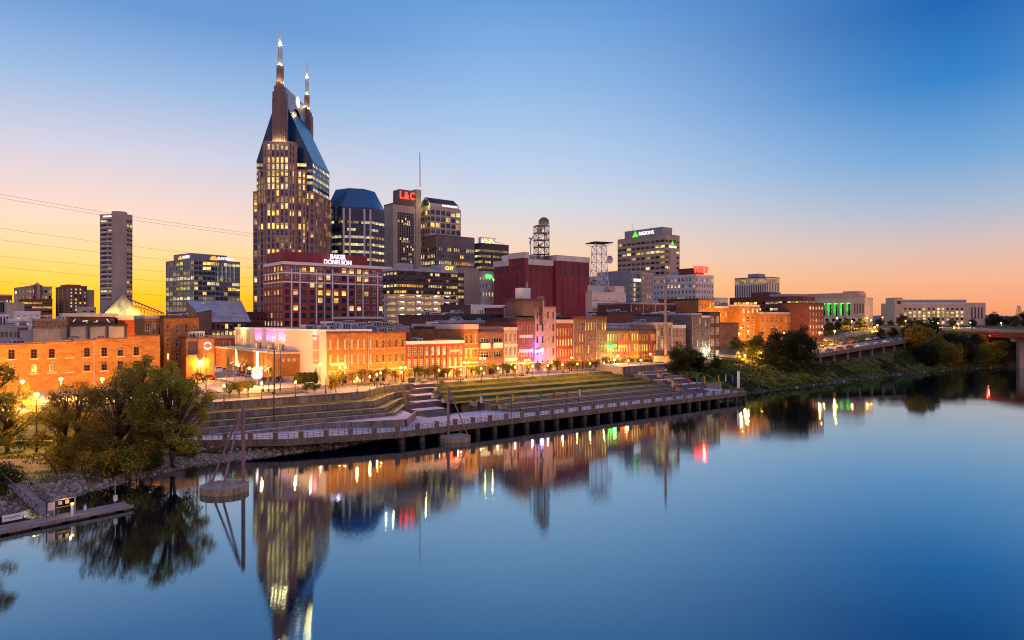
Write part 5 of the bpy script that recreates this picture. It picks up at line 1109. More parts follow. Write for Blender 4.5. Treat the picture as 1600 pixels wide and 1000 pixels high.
b.box('attic_storey', 2, b.d * .08, b.h, b.w - 1, b.d, b.H(456.5), 'stone_tan', 'light_roof'); b.box('attic_tower', 3, b.d * .1, b.H(456.5), b.w - 1, b.d * .3, b.H(454), 'stone_tan', 'light_roof')
b.box('base_storey', -2.2, -.5, 0, -.003, b.d, zc0 - 1.2, 'stone_pale'); q = MB(); [q.box(-2.28, b.d * (.1 + .085 * i), zc0 - 4, -2.203, b.d * (.1 + .085 * i) + 2.2, zc0 - 2, 'glass_dark') for i in range(10)]; q.obj('base_windows', b.root); b.finish()
block('brick_annex', 'small dark brick annex behind the courthouse', 1352, 1361, 483, Y=505, wall='brick_brown', trim='trim_dark', cols=0, scols=0, zb=20)
b = block('square_hall', 'pale stone public hall with thirteen columns of green yellow windows', 1409, 1509, 474, Y=520, wall='stone_beige', trim='stone_pale', cols=13, scols=0, rows=5, ww=.6, wh=.74, style='hung', lit=.72, lits=['lit_lime', 'lit_lime', 'lit_yellow'], glass='glass_dark', zb=20, vb=507, topm=3.2, d=30, rot=-40, fin=False, mg=1)
x2 = b.X(1536, 4); q = MB(); q.box(b.w + .003, 1.0, 0, x2, 26, b.h + .5, 'stone_beige', top='light_roof'); [q.box(b.w + (x2 - b.w) * (.3 + .16 * k), .85, 5, b.w + (x2 - b.w) * (.3 + .16 * k) + 1, .997, b.h - 3, 'trim_dark') for k in range(4)]; q.obj('end_wing', b.root)
x0 = b.X(1398, -1); q = MB(); q.box(x0, -1.2, 0, -.003, 12, b.H(465), 'stone_beige'); q.box(x0 + 1.5, -1.3, b.H(475), -1.2, -1.203, b.H(470), 'panel_dark'); q.obj('stair_tower', b.root); b.box('attic_storey', 3, 4, b.h, b.w + 3, 24, b.H(468), 'panel_grey', 'light_roof'); b.finish()

# ------------------------------------------------------------------ left side: far offices and towers
b = block('slender_tower', 'slender concrete flats tower with stacked balconies and round corner', 193, 207, 334, Y=520, pxL=156, rot=38, wall='stone_tan', trim='stone_tan', cols=3, scols=3, fh=3.5, ww=.8, wh=.5, style='bare', lit=.1, vb=466, zb=12, fin=False, para=.3, topm=3, side=dict(ww=.8, wh=.5, u0=0, u1=None))
D = b.d; q = MB(); pts = [(b.w * .12 + 5.2 * math.cos(a), 4.6 + 5.2 * math.sin(a)) for a in (2 * PI * k / 14 for k in range(14))]; q.prism(pts, 0, b.h + 1.6, 'stone_tan', 'light_roof'); q.obj('round_corner', b.root)
q = MB(); lo = b.H(466); n = round((b.h - lo) / 3.5); [q.box(-1.3, D * .36, lo + (b.h - lo) * k / n, -.003, D * .9, lo + (b.h - lo) * k / n + 1.3, 'stone_pale') for k in range(n)]; q.obj('balconies', b.root)
q = MB(); q.box(-.4, D * .5, b.h - 2.6, -.003, D * .85, b.h - 1, 'neon_white'); q.obj('lit_sign', b.root); b.finish()
b = block('glass_office', 'glass office with stepped top and orange sun logos on its roof house', 303, 375, 405, Y=420, pxL=259, rot=14, wall='panel_grey', trim='panel_grey', cols=11, scols=8, rows=10, ww=.9, wh=.66, style='grid', glass='glass_teal', lit=.3, vb=486, zb=11, fin=False, lits=['lit_pale', 'lit_dim', 'lit_yellow', 'lit_dim'], para=.5, side=dict(glass='curtain_glass', lit=.5, lits=['lit_dim', 'lit_lime', 'lit_dim', 'lit_pale']), frame='trim_dark')  # sunset reflected on the side is painted with pale and glowing panes
rp = b.box('roof_house', b.w * .05, 6, b.h, b.w * .82, b.d * .8, b.H(394), 'panel_grey', 'light_roof'); zr = (b.h + b.H(394)) / 2
q = MB()
for k in range(7): a0, a1 = PI * k / 7 + .04, PI * (k + 1) / 7 - .04; xc = b.X(334, 5.9); q.face([(xc, 5.9, zr - 1.3), (xc + 2.6 * math.cos(a0), 5.9, zr - 1.3 + 2.6 * math.sin(a0)), (xc + 2.6 * math.cos(a1), 5.9, zr - 1.3 + 2.6 * math.sin(a1))], 'neon_orange')
q.obj('sun_logo', b.root); text('lettering', 'SUNTRUST', 2.3, 'neon_white', Matrix.Translation((b.X(353, 5.8), 5.8, zr)) @ Matrix.Rotation(PI / 2, 4, 'X'), b.root, .1, bold=.03)
q = MB(); y_ = b.YY(284, b.w * .05 - .1); xs_ = b.w * .05 - .12
for k in range(7): a0, a1 = PI * k / 7 + .04, PI * (k + 1) / 7 - .04; q.face([(xs_, y_ + 2, zr - 1.3), (xs_, y_ + 2 + 2.2 * math.cos(a0), zr - 1.3 + 2.2 * math.sin(a0)), (xs_, y_ + 2 + 2.2 * math.cos(a1), zr - 1.3 + 2.2 * math.sin(a1))][::-1], 'neon_orange')
q.obj('sun_logo', b.root); q = MB(); q.box(xs_, y_ - 9, zr - .8, xs_ + .1, y_ - 1, zr + .8, 'neon_white'); q.obj('lit_sign', b.root)
q = MB(); [q.box(b.w * (.5 + .09 * k), -.16, b.h - 13, b.w * (.5 + .09 * k) + .25, -.003, b.h - 1, 'lit_cool') for k in range(5)]; q.obj('lit_fins', b.root); b.finish()
b = block('tan_office', 'tan stepped office with a pointed centre and lit windows under the sunset', 44, 81, 448, Y=470, pxL=22, wall='stone_tan', trim='stone_tan', cols=6, scols=4, fh=4.2, ww=.6, wh=.45, style='bare', lit=.5, vb=478, zb=11, fin=False, rot=8)
q = MB(); q.box(b.w * .24, -1, 0, b.w * .58, 10, b.H(445), 'brick_brown'); q.prism([(b.w * .34, -1.2), (b.w * .48, -1.2), (b.w * .48, 3), (b.w * .34, 3)], 0, b.H(444), 'stone_tan', None); q.prism([(b.w * .3, -1), (b.w * .52, -1), (b.w * .52, 6), (b.w * .3, 6)], b.H(445), b.H(440.5), 'stone_tan', None, [(b.w * .4, 2), (b.w * .42, 2), (b.w * .42, 3), (b.w * .4, 3)]); q.obj('pointed_centre', b.root); b.finish()
b = block('brown_tower_block', 'brown block of flats with two columns of lit windows before the sunset', 108, 136, 447.5, Y=400, pxL=87, wall='brick_brown', trim='brick_brown', cols=4, scols=3, rows=9, ww=.35, wh=.5, style='bare', lit=.5, vb=497, zb=10, fin=False, rot=5, side=dict(lit=.04), lits=['lit_pale', 'lit_cool', 'lit_yellow'])
b.box('end_bay', b.w + .003, 3, 0, b.X(146, 5), 16, b.H(452), 'stone_tan'); b.box('roof_house', 1, b.d * .3, b.h, b.w * .9, b.d * .8, b.h + 1.6, 'brick_brown'); b.finish()
block('far_block', 'brown far block with flat roof at the edge of the sunset', -14, 19, 461, Y=420, wall='brick_brown', trim='trim_stone', cols=6, scols=0, fh=3.6, ww=.5, wh=.35, style='bare', lit=.06, vb=476, zb=10)
block('glass_block', 'dark glazed block with pale pillar at the edge of town', -20, 10, 471, Y=360, wall='panel_grey', trim='trim_stone', cols=9, scols=0, rows=1, ww=.8, wh=.9, style='bare', lit=0, vb=492, zb=9, topm=.5)
block('beige_house', 'plain beige block between the glazed block and the white house', 10.5, 38, 474, Y=350, wall='stone_beige', trim='stone_beige', cols=0, scols=0, zb=9)
block('red_roof_block', 'long red brown parking block with dark slots below the tan office', 34, 82, 468, Y=400, wall='brick_brown', trim='brick_red', cols=3, scols=0, rows=4, ww=.94, wh=.4, style='bare', lit=.25, lits=['lit_amber', 'lit_dim'], vb=496, zb=9)
block('white_house', 'low white house with two rows of dark windows near the stage roof', 24, 63, 488, Y=290, wall='stucco_white', trim='trim_white', cols=4, scols=0, rows=2, ww=.55, wh=.4, style='sash', lit=.2, vb=500, zb=8, d=14)
block('green_shop', 'pale green lit shop with a flat canopy at the edge of town', 14, 58, 500.5, Y=262, wall='stone_pale', trim='trim_white', cols=4, scols=0, rows=1, ww=.7, wh=.6, style='store', lit=.9, lits=['lit_cool', 'lit_pale'], vb=511, zb=8, d=12)
block('neon_shop', 'small block with coloured lights and a white pillar at the far edge', -26, 14, 493, Y=266, wall='stone_pale', trim='trim_white', cols=8, scols=0, rows=1, ww=.5, wh=.8, style='bare', lit=.6, lits=['lit_amber', 'lit_cool', 'lit_yellow'], vb=512, zb=8, d=12)
block('orange_house', 'low orange brick house with pale annex behind the roof terrace', 55, 104, 500, Y=250, wall='brick_orange', trim='panel_grey', cols=4, scols=0, rows=1, ww=.4, wh=.5, lit=.1, vb=514, zb=8, d=12, units=3)
block('brick_shed', 'low red brick shed roof in front of the coloured shop', -20, 44, 511, Y=220, wall='brick_red', trim='light_roof', cols=0, scols=0, zb=8, d=12, units=2)
block('small_pale_block', 'small pale block beside the dark gabled hall roof', 126, 150, 481, Y=330, wall='stone_beige', trim='trim_stone', cols=2, scols=0, rows=2, ww=.6, wh=.3, style='bare', lit=.1, vb=494, zb=9, d=14)
# gabled hall with a glowing gable and a lattice canopy
b = Bld('gabled_hall', 'gabled hall with glowing yellow gable end and dark metal roof', 163, 222, 492, Y=310, zb=9, d=34, rot=-6); xm = b.X(192); zt = b.H(462); w = b.w
b.stage(b.rect(), 0, b.h, 'stone_beige'); b.wall.face([(0, 0, b.h), (w, 0, b.h), (xm, 0, zt)], 'stucco_white')
q = MB(); q.face([(-.8, -1.2, b.h - .6), (xm, -1.2, zt + .3), (xm, 34, zt + .3), (-.8, 34, b.h - .6)], 'tar_roof'); q.face([(xm, -1.2, zt + .3), (w + .8, -1.2, b.h - .6), (w + .8, 34, b.h - .6), (xm, 34, zt + .3)], 'tar_roof')
q.bar((-.8, -1.2, b.h - .7), (xm, -1.2, zt + .2), .4, .7, 'trim_stone'); q.bar((xm, -1.2, zt + .2), (w + .8, -1.2, b.h - .7), .4, .7, 'trim_stone'); q.obj('gable_roof', b.root)
q = MB(); pts = [(xm + 2 * math.cos(a), -.1, b.h + 4 + 2.2 * math.sin(a)) for a in (2 * PI * k / 12 for k in range(12))]; q.face(pts, 'lit_pale'); q.box(xm - 1.4, -.12, b.h, xm + 1.4, -.003, b.h + 2, 'lit_pale'); q.obj('round_window', b.root)
for x in (.15, .38, .62, .85): plight(b.root, (w * x, -3, b.h + .6), 110, (1, .74, .12), .4, 'flood_light')
q = MB(); A = Vector((xm + 1, 2, zt - .6)); B = Vector((b.X(256, 2), 2, b.H(489, 312)))
for k in range(13):
    p0 = A.lerp(B, k / 12); q.bar(p0, (p0.x, p0.y, min(p0.z - .05, b.h - 1.5)), .14, .14, 'metal_rust')
    if k < 12: p1 = A.lerp(B, (k + 1) / 12); q.bar((p0.x, p0.y, p0.z), (p1.x, p1.y, max(b.h - 2, p1.z - 3.5)), .14, .14, 'metal_rust')
q.bar(A, B, .5, .5, 'metal_rust'); q.bar(A - Vector((0, 0, 2.6)), B - Vector((0, 0, .5)), .25, .25, 'metal_rust'); q.obj('lattice_canopy', b.root); b.finish()
# roof terrace stage standing on the long brick building's roof
b = Bld('roof_stage', 'rooftop stage with dark neon screen, flat canopy and grey curtain panels', 108, 197, 489.5, Y=205, zb=8, d=12)
zs = b.H(510); b.box('base_wall', 0, 0, 0, b.w, 10, b.H(531), 'brick_dark'); q = MB(); zc = b.H(531)
for i in range(4): q.box(b.w * i / 3 - .25 * (i > 0) - .0, -.3, zc, b.w * i / 3 + .25, .2, zs - .003, 'metal_dark')
q.box(-.6, -.6, zs, b.w + .5, 8, zs + .5, 'metal_dark'); q.obj('steel_frame', b.root)
for i in range(3): b.box('curtain_panel', b.w * i / 3 + .3, .0, zc, b.w * (i + 1) / 3 - .3, .15, zs - .1, 'panel_grey')
b.box('screen_wall', 0, .5, zs + .503, b.w * .8, 6, b.H(495), 'panel_dark'); b.box('canopy', -1.8, -1, b.H(494.6), b.w * .85, 7, b.h, 'trim_stone', 'light_roof'); b.box('side_canopy', b.w * .85 + .003, .4, b.H(500), b.X(224), 7, b.H(496), 'trim_stone', 'light_roof'); b.box('side_wall', b.w * .86, 1, zc, b.X(223), 6, b.H(500) - .003, 'brick_red')
rg = random.Random(5)
for k in range(4):
    q = MB(); c = Vector((b.w * (.08 + .2 * k), .42, zs + 1.6)); 
    for j in range(3): d_ = Vector((rg.uniform(-.8, .8), 0, rg.uniform(-.7, .7))); q.bar(c + d_, c - d_ * .4, .08, .16, ['neon_white', 'lit_cool', 'lit_amber'][j])
    q.obj('neon_figure', b.root)
b.finish()
for a, c, tp, m_, lb in ((52, 104, 515, 'stone_tan', 'long pale metal roof shed beside the stage'), (0, 27, 514, 'panel_grey', 'pale roof house with four panelled bays'), (32, 55, 518, 'light_roof', 'small roof shed with a slanted white roof')):
    block('roof_shed', lb, a, c, tp, Y=200, wall=m_, trim='light_roof', cols=4 if a == 0 else 0, scols=0, rows=1, ww=.7, wh=.7, style='bare', glass='curtain_glass', lit=0, vb=530, zb=8, d=8, para=.3)
# long orange brick building with stepped parapet
b = Bld('long_brick_building', 'long orange lit brick building with stepped parapet and two rows of small windows', -42, 250, 545, t=79, zb=7.0, d=24)
xs = [0] + [b.X(p) for p in (37, 73, 115, 150, 200)] + [b.w]; zt = [b.H(p, b.depth(x, 0)) for p, x in zip((537.5, 535.5, 532.8, 530, 527.7, 523.7), xs[:-1])]
wx = [b.X(p) for p in (-20, 18, 53, 81, 109, 136, 163, 188, 213)]; lo_ = (4.6, 8.05); rg = random.Random(2)
for i in range(6):
    rc = [(x - xs[i] - .6, z, x - xs[i] + .6, z + 2.15, 'six' if False else 'grid', 'curtain_glass' if z < 5 and rg.random() < .3 else 'glass_dark', 'brick_dark') for x in wx if xs[i] + .8 < x < xs[i + 1] - .8 for z in lo_]
    rc = [(r[0], r[1] - .0, r[2], r[3], *r[4:]) for r in rc]
    b.face((xs[i], 0), (xs[i + 1], 0), 0, zt[i], rc, 'brick_orange', .2)
    b.wall.face([(xs[i], .5, zt[i]), (xs[i], 0, zt[i]), (xs[i + 1], 0, zt[i]), (xs[i + 1], .5, zt[i])], 'trim_dark'); b.wall.face([(xs[i + 1], .5, 0), (xs[i], .5, 0), (xs[i], .5, zt[i]), (xs[i + 1], .5, zt[i])], 'brick_orange')
    b.wall.face([(xs[i + 1], 0, zt[i] - .0), (xs[i + 1], .5, zt[i]), (xs[i + 1], .5, zt[min(i + 1, 5)]), (xs[i + 1], 0, zt[min(i + 1, 5)])], 'brick_orange')
b.face((b.w, 0), (b.w, 24), 0, zt[-1], [], 'brick_orange'); b.wall.face([(0, .5, zt[0] - 1), (b.w, .5, zt[0] - 1), (b.w, 24, zt[0] - 1), (0, 24, zt[0] - 1)], 'tar_roof')
for x in wx:
    for z in lo_: b.box('window_sill', x - .95, -.14, z - .25, x + .95, -.003, z - .02, 'trim_stone')
pipe(b, b.X(147), .2, zt[3] - .5); q = MB(); [q.box(xs[i] + .1, -.08, zt[i] - .35, xs[i + 1] - .1, -.003, zt[i] - .1, 'brick_dark') for i in range(6)]; q.obj('parapet_course', b.root); b.units(9, zt[0] - 1, .05, .9, .2, .6); b.finish(); LB = b
b = block('brick_building', 'orange brick building of four floors with dark upper windows and red lintels', 256, 311, 495.5, t=97, wall='brick_orange', trim='trim_dark', cols=4, scols=0, rows=4, ww=.28, wh=.55, style='sash', lit=0, zb=7, d=18, topm=1.2, units=2)
block('brick_building', 'bay fronted orange brick building with tall pilasters beside the long wall', 226, 255.5, 496, t=101, wall='brick_orange', trim='trim_stone', cols=3, scols=0, rows=3, ww=.62, wh=.6, style='grid', lit=0, zb=7, d=14)
b = block('corner_block', 'small orange corner block with a round neon sign and balcony', 291, 335, 529, t=88, wall='brick_orange', trim='brick_dark', cols=0, scols=0, zb=7, d=7, units=3, fin=False, para=.4)
q = MB(); q.box(b.w * .05, -.08, b.h - 4.5, b.w * .4, -.003, b.h - .8, 'panel_dark'); q.box(b.w * .03, -.9, b.h - 4.8, b.w * .42, -.003, b.h - 4.5, 'trim_stone'); [q.box(b.w * (.05 + .09 * k), -.85, b.h - 4.5, b.w * (.05 + .09 * k) + .12, -.7, b.h - 3.2, 'trim_dark') for k in range(5)]; q.obj('balcony', b.root); b.finish(); CB = b
def round_sign(name, label, Mx, r, mring='neon_white', mband='neon_red'):
    e = empty(name, Mx.translation, 0, label, 'sign'); n = 22; q = MB(); T = lambda x, z, y=0: tuple(Mx.to_3x3() @ Vector((x, y, z)))
    for k in range(n):
        a0, a1 = 2 * PI * k / n, 2 * PI * (k + 1) / n
        for y0, y1 in ((-.15, 0),): q.face([T(r * .72 * math.cos(a0), r * .72 * math.sin(a0), y0), T(r * math.cos(a0), r * math.sin(a0), y0), T(r * math.cos(a1), r * math.sin(a1), y0), T(r * .72 * math.cos(a1), r * .72 * math.sin(a1), y0)], mring); q.face([T(r * math.cos(a0), r * math.sin(a0), 0), T(r * math.cos(a1), r * math.sin(a1), 0), T(r * math.cos(a1), r * math.sin(a1), y0), T(r * math.cos(a0), r * math.sin(a0), y0)], mring)
    q.obj('ring', e); q = MB(); bnd = [(-r * 1.35, -.22 * r), (r * 1.35, -.22 * r), (r * 1.35, .3 * r), (-r * 1.35, .3 * r)]
    q.face([T(x, z, -.3) for x, z in bnd], mband); q.face([T(x, z, -.18) for x, z in bnd[::-1]], mband)
    for i in range(4): a, c = bnd[i], bnd[(i + 1) % 4]; q.face([T(*a, -.18), T(*c, -.18), T(*c, -.3), T(*a, -.3)], mband)
    q.obj('band', e); return e
Rx = lambda b, x, y, z: b.root.matrix_basis @ Matrix.Translation((x, y, z))
e = round_sign('round_sign', 'round white ring sign with a red band on the small corner block', Rx(CB, CB.X(324), -.15, CB.H(541)), 1.05); plight(e, (.6, -1.2, 0), 60, (1, .5, .4), .3)
HALL = [o for o in bpy.data.objects if o.name == 'music_hall'][0]; hz = 21.2 - 7
e = round_sign('round_sign', 'round ring sign with a red band on the pale hall side wall', HALL.matrix_basis @ Matrix.Translation((-.2, 6.2, zat(525, 184) - HALL.location.z)) @ Matrix.Rotation(-PI / 2, 4, 'Z'), .95, 'neon_white', 'neon_red'); plight(e, (-1, -.6, 0), 60, (1, .4, .3), .3)
p = W(px_s(709.5, 51.5), 51.5, 0); p.z = zat(548, p.y); e = round_sign('round_sign', 'glowing red round sign fixed to the low red hall', Matrix.Translation(p) @ Matrix.Rotation(ANG, 4, 'Z'), 1.25, 'neon_red', 'neon_orange'); plight(e, (.9, -1.1, 0), 420, (1, .06, .04), .5)
p = W(px_s(842.5, 50.9), 50.9, 0); p.z = zat(548, p.y); q = MB(); q.box(-1.5, -.2, -.45, 1.5, .2, .45, 'neon_blue'); o = q.obj('neon_sign'); o.location = p; o.rotation_euler = (0, R(-14), ANG - R(50)); tag(o, 'bright blue tilted neon sign on the tall mauve brick building', 'sign'); plight(None, p + Vector((.8, -1.5, -.3)), 900, (.1, .1, 1), .5, 'neon_light')
p = W(px_s(956, 51.3), 51.3, 0); p.z = zat(541, p.y); q = MB(); q.box(-1.6, -.2, -.4, 1.6, .2, .4, 'neon_green'); o = q.obj('neon_sign'); o.location = p; o.rotation_euler = (0, R(-8), ANG - R(30)); tag(o, 'bright green neon sign bar on the low lit shops', 'sign'); plight(None, p + Vector((.8, -1.5, 0)), 380, (.05, 1, .1), .5, 'neon_light')
p = W(px_s(974, 51.4), 51.4, 0); p.z = zat(541.5, p.y); o = text('neon_sign', 'BXIBA', 1.5, 'neon_orange', Matrix.Translation(p) @ Matrix.Rotation(ANG, 4, 'Z') @ Matrix.Rotation(PI / 2, 4, 'X'), None, .1, bold=.06); tag(o, 'orange red neon letters on the low lit shops', 'sign'); plight(None, p + Vector((.8, -1.3, 0)), 260, (1, .15, .04), .5, 'neon_light')
# neon guitar on a pole in front of the hall
P0 = at(402, 604, 7.3); gt = empty('guitar_sign', P0, R(12), 'tall neon guitar sign with violet outline and yellow body', 'sign'); Yg = P0.y; hh = lambda py: zat(py, Yg) - 7.3
q = MB(); q.tube([(0, .1, 0), (0, .1, hh(590))], .18, 'metal_dark', 6); q.obj('post', gt); zb_, zn = hh(583), hh(549)
body = [(0, -1.7), (1.0, -1.5), (1.55, -.7), (1.35, .1), (.95, .6), (1.1, 1.2), (.8, 1.7), (.25, 1.75)]; body = body + [(-x, z) for x, z in body[::-1]]; sc = (hh(572) - hh(590)) / 3.6
q = MB(); q.face([(x * sc, -.1, zb_ + z * sc) for x, z in body], 'panel_brown'); q.face([(x * sc, .1, zb_ + z * sc) for x, z in body[::-1]], 'panel_brown'); q.obj('body', gt)
q = MB(); [q.tube([(a[0] * sc * 1.05, -.2, zb_ + a[1] * sc * 1.05), (c[0] * sc * 1.05, -.2, zb_ + c[1] * sc * 1.05)], .1, 'neon_violet', 6) for a, c in zip(body, body[1:] + body[:1])]; q.obj('neon_outline', gt)
q = MB(); q.box(-.38, -.3, zb_ + .2, .38, -.12, zb_ + 1.9 * sc, 'neon_yellow'); q.obj('yellow_panel', gt); q = MB(); q.box(-1.0, -.32, zb_ - 1.0, 1.0, -.12, zb_ - .3, 'neon_white'); q.obj('white_panel', gt)
q = MB(); q.box(-.28, -.25, zb_ + 1.9 * sc + .02, .28, -.05, zn, 'neon_lilac'); q.obj('neck', gt); plight(gt, (.4, -1.6, zb_), 60, (.7, .35, 1), .4)
# glass roofed hall behind
b = Bld('glass_roof_hall', 'dark stone hall with sloping grey glass roof over a lit floor', 331, 390, 503, Y=262, zb=8, d=18); zr = b.H(503); zt = b.H(470, 272)
b.stage(b.rect(), 0, b.h, 'panel_dark', {0: dict(cols=9, rows=2, ww=.8, wh=.75, style='grid', lit=.85, z0=b.H(526), z1=b.H(504.5), lits=['lit_yellow', 'lit_pale', 'lit_amber'], frame='trim_dark', voff=.12)})
q = MB(); q.face([(-.4, -.8, zr), (b.w + .4, -.8, zr), (b.w + .4, 11, zt), (-.4, 11, zt)], 'glass_roof_grey' if False else 'light_roof'); q.face([(b.w + .4, 11, zt), (b.w + .4, -.8, zr), (b.w + .4, 11, zr)], 'panel_grey')
for i in range(15): x = b.w * i / 14; q.bar((x, -.85, zr + .12), (x, 10.9, zt + .12), .16, .16, 'panel_grey')
for k in range(1, 5): f_ = k / 5; q.bar((0, -.8 + 11.8 * f_, zr + (zt - zr) * f_ + .1), (b.w, -.8 + 11.8 * f_, zr + (zt - zr) * f_ + .1), .1, .1, 'panel_grey')
q.obj('glass_roof', b.root); x0 = b.X(306); q = MB(); q.prism([(x0, -1.5), (-.5, -1.5), (-.5, 14), (x0, 14)], 0, b.H(488), 'panel_dark'); q.face([(x0, -1.5, b.H(488)), (-.5, -1.5, b.H(484)), (-.5, 14, b.H(470)), (x0, 14, b.H(468))], 'light_roof'); q.face([(x0, 14, b.H(468)), (x0, 14, b.H(488)), (x0, -1.5, b.H(488))], 'panel_dark'); q.face([(-.5, -1.5, b.H(488)), (-.5, 14, b.H(488)), (-.5, 14, b.H(470)), (-.5, -1.5, b.H(484))], 'panel_dark'); q.obj('slanted_wing', b.root); b.finish()
block('brick_terrace', 'low dark red brick terrace behind the street trees', 336, 381, 527, t=140, wall='brick_red', trim='panel_grey', cols=5, scols=0, rows=1, ww=.5, wh=.5, lit=.2, vb=545, zb=7, d=10)
block('brick_terrace', 'dark red brick link between the glass hall and the tower foot', 388, 412, 489, Y=285, wall='brick_dark', trim='trim_dark', cols=4, scols=0, rows=2, ww=.3, wh=.5, style='bare', lit=0, vb=512, zb=8, d=14)
block('brick_terrace', 'small maroon block between the gabled hall and the glass hall', 276, 306, 486, Y=300, wall='brick_dark', trim='trim_stone', cols=3, scols=0, rows=2, ww=.5, wh=.3, style='bare', lit=.15, vb=500, zb=8, d=14)
# ------------------------------------------------------------------ trees
def tree_mesh(seed, h, cw, lobes, leaves, ls, leaf, clear=.25, stems=1, ch=None, squash=.8, lr=(.13, .24)):
    rg = random.Random(seed); tr = MB(); lf = MB(); cz = h * (1 + clear) / 2; ch = ch or h * (1 - clear) / 2
    L_ = []
    for i in range(lobes):
        for _ in range(30):
            d = Vector((rg.uniform(-1, 1), rg.uniform(-1, 1), rg.uniform(-1, 1)))
            if .25 < d.length < 1: break
        r = cw * rg.uniform(*lr); c = Vector((d.x * (cw / 2 - r * .7), d.y * (cw / 2 - r * .7), cz + d.z * (ch - r * .6))); L_.append((c, r))
    bases = [Vector((rg.uniform(-.5, .5), rg.uniform(-.5, .5), 0)) * (0 if stems == 1 else 1.2) for _ in range(stems)]
    tops = []
    for b_ in bases:
        top = Vector((b_.x * 3 + rg.uniform(-.6, .6), b_.y * 3 + rg.uniform(-.6, .6), h * (.62 + .2 * rg.random()))); r0 = .022 * h / math.sqrt(stems) + .03
        pts = [b_ + (top - b_) * k / 5 + Vector((rg.uniform(-1, 1), rg.uniform(-1, 1), 0)) * .012 * h * (k > 0) for k in range(6)]
        tr.tube([b_ - Vector((0, 0, .5))] + pts, [r0 * 1.35] + [r0 * (1 - .15 * k) for k in range(6)], 'bark', 7); tops.append(pts)
    for c, r in L_:
        pts = min(tops, key=lambda p: (p[3] - c).length); k = 1 + min(3, int(4 * max(0, (c.z - h * .25) / h))); a = pts[k]; mid = a.lerp(c, .5) + Vector((0, 0, .04 * h)); rr = .007 * h + .015
        tr.tube([a, mid, c], [rr * 1.5, rr, rr * .4], 'bark', 5)
        for _ in range(3): d = Vector((rg.gauss(0, 1), rg.gauss(0, 1), rg.gauss(.3, 1))).normalized(); tr.tube([mid.lerp(c, .6), c + d * r * .8], [rr * .6, rr * .15], 'bark', 4)
    tot = sum(r * r for _, r in L_)
    for c, r in L_:
        for _ in range(int(leaves * r * r / tot)):
            d = Vector((rg.gauss(0, 1), rg.gauss(0, 1), rg.gauss(0, 1))).normalized(); rad = r * (.35 + .75 * rg.random() ** .5) * (1 + .35 * noise.noise(d * 2.2 + c))
            p = c + Vector((d.x * rad, d.y * rad, d.z * rad * squash)); s = ls * rg.uniform(.6, 1.3)
            n = (d * .7 + Vector((rg.gauss(0, 1), rg.gauss(0, 1), rg.gauss(.4, 1)))).normalized(); u = n.orthogonal().normalized(); w = n.cross(u); a = rg.random() * 6.28; u, w = u * math.cos(a) + w * math.sin(a), w * math.cos(a) - u * math.sin(a)
            lf.face([p - u * s * .5, p + w * s * .32 - u * s * .05, p + u * s * .55, p - w * s * .32], leaf)
    return tr.mesh('trunk', True, False), lf.mesh('crown', False, False)
def plant(name, meshes, loc, label, group, rz=0, sc=1, cat='tree'):
    e = empty(name, loc, rz, label, cat, group); e.scale = (sc, sc, sc) if isinstance(sc, (int, float)) else sc
    inst(meshes[0], 'trunk', e); inst(meshes[1], 'crown', e); return e
random.seed(11)
bigA = tree_mesh(21, 17, 13.5, 80, 15000, .30, 'leaf_olive', .02, 3, lr=(.05, .115)); bigB = tree_mesh(22, 15.5, 15, 86, 16000, .30, 'leaf_autumn', -.1, 3, lr=(.05, .115)); bigC = tree_mesh(23, 14, 13.5, 76, 14000, .30, 'leaf_autumn', -.1, 3, lr=(.05, .115))
bigD = tree_mesh(24, 16.5, 12.5, 60, 11000, .28, 'leaf_olive', .22, 3, lr=(.05, .11))
BG = 'riverbank trees beside the gangway'
for ms_, px, py, z, rz, sc, lb in ((bigA, 268, 722, 1.6, .4, 1.0, 'tall olive green tree with pale forked trunks by the stony shore'), (bigB, 182, 728, 1.6, 2., 1.0, 'broad rust tinted tree in the middle of the shore clump'), (bigC, 112, 716, 2.0, 4., .95, 'lower rusty orange tree beside the lit grass and gangway'),
                           (bigD, 222, 703, 2.2, 1., 1.02, 'tall thin crowned tree behind the rusty one in the shore clump'), (bigA, 12, 704, 2.0, 3., .72, 'dark leafed tree cut by the frame edge above the gangway'), (bigD, -62, 745, 2., 5., 1.15, 'tall tree standing just outside the frame, seen reflected')):
    plant('shore_tree', ms_, at(px, py, z) - Vector((0, 0, .3)), lb, BG, rz, sc)
bush = [tree_mesh(31 + k, 2.6, 3.4, 9, 1500, .22, lf_, .02, 3) for k, lf_ in enumerate(('leaf_green', 'leaf_autumn', 'leaf_olive'))]
for i, (px, py, k, sc, lb) in enumerate(((150, 746, 1, 2.0, 'rusty bush under the broad rust tinted tree'), (205, 741, 2, 1.7, 'olive bush at the waterline under the big trees'), (108, 738, 1, 2.1, 'rusty bush beside the gangway top'), (240, 735, 0, 1.2, 'green bush by the pale forked trunks'), (4, 772, 0, 1.6, 'bright yellow green bush at the gangway foot by the frame edge'), (300, 712, 0, .8, 'green shrub on the stones under the walkway corner'), (178, 738, 2, 2.1, 'dark olive bush in the shade of the shore clump'))):
    plant('bush', bush[k], at(px, py, 1.0) - Vector((0, 0, .15)), lb, 'bushes along the stony shore', i, sc, 'bush')
st = [tree_mesh(41 + k, 4.4, 4.0, 12, 1500, .24, lf_, .3, 1) for k, lf_ in enumerate(('leaf_autumn', 'leaf_olive', 'leaf_green'))]
rg = random.Random(8)
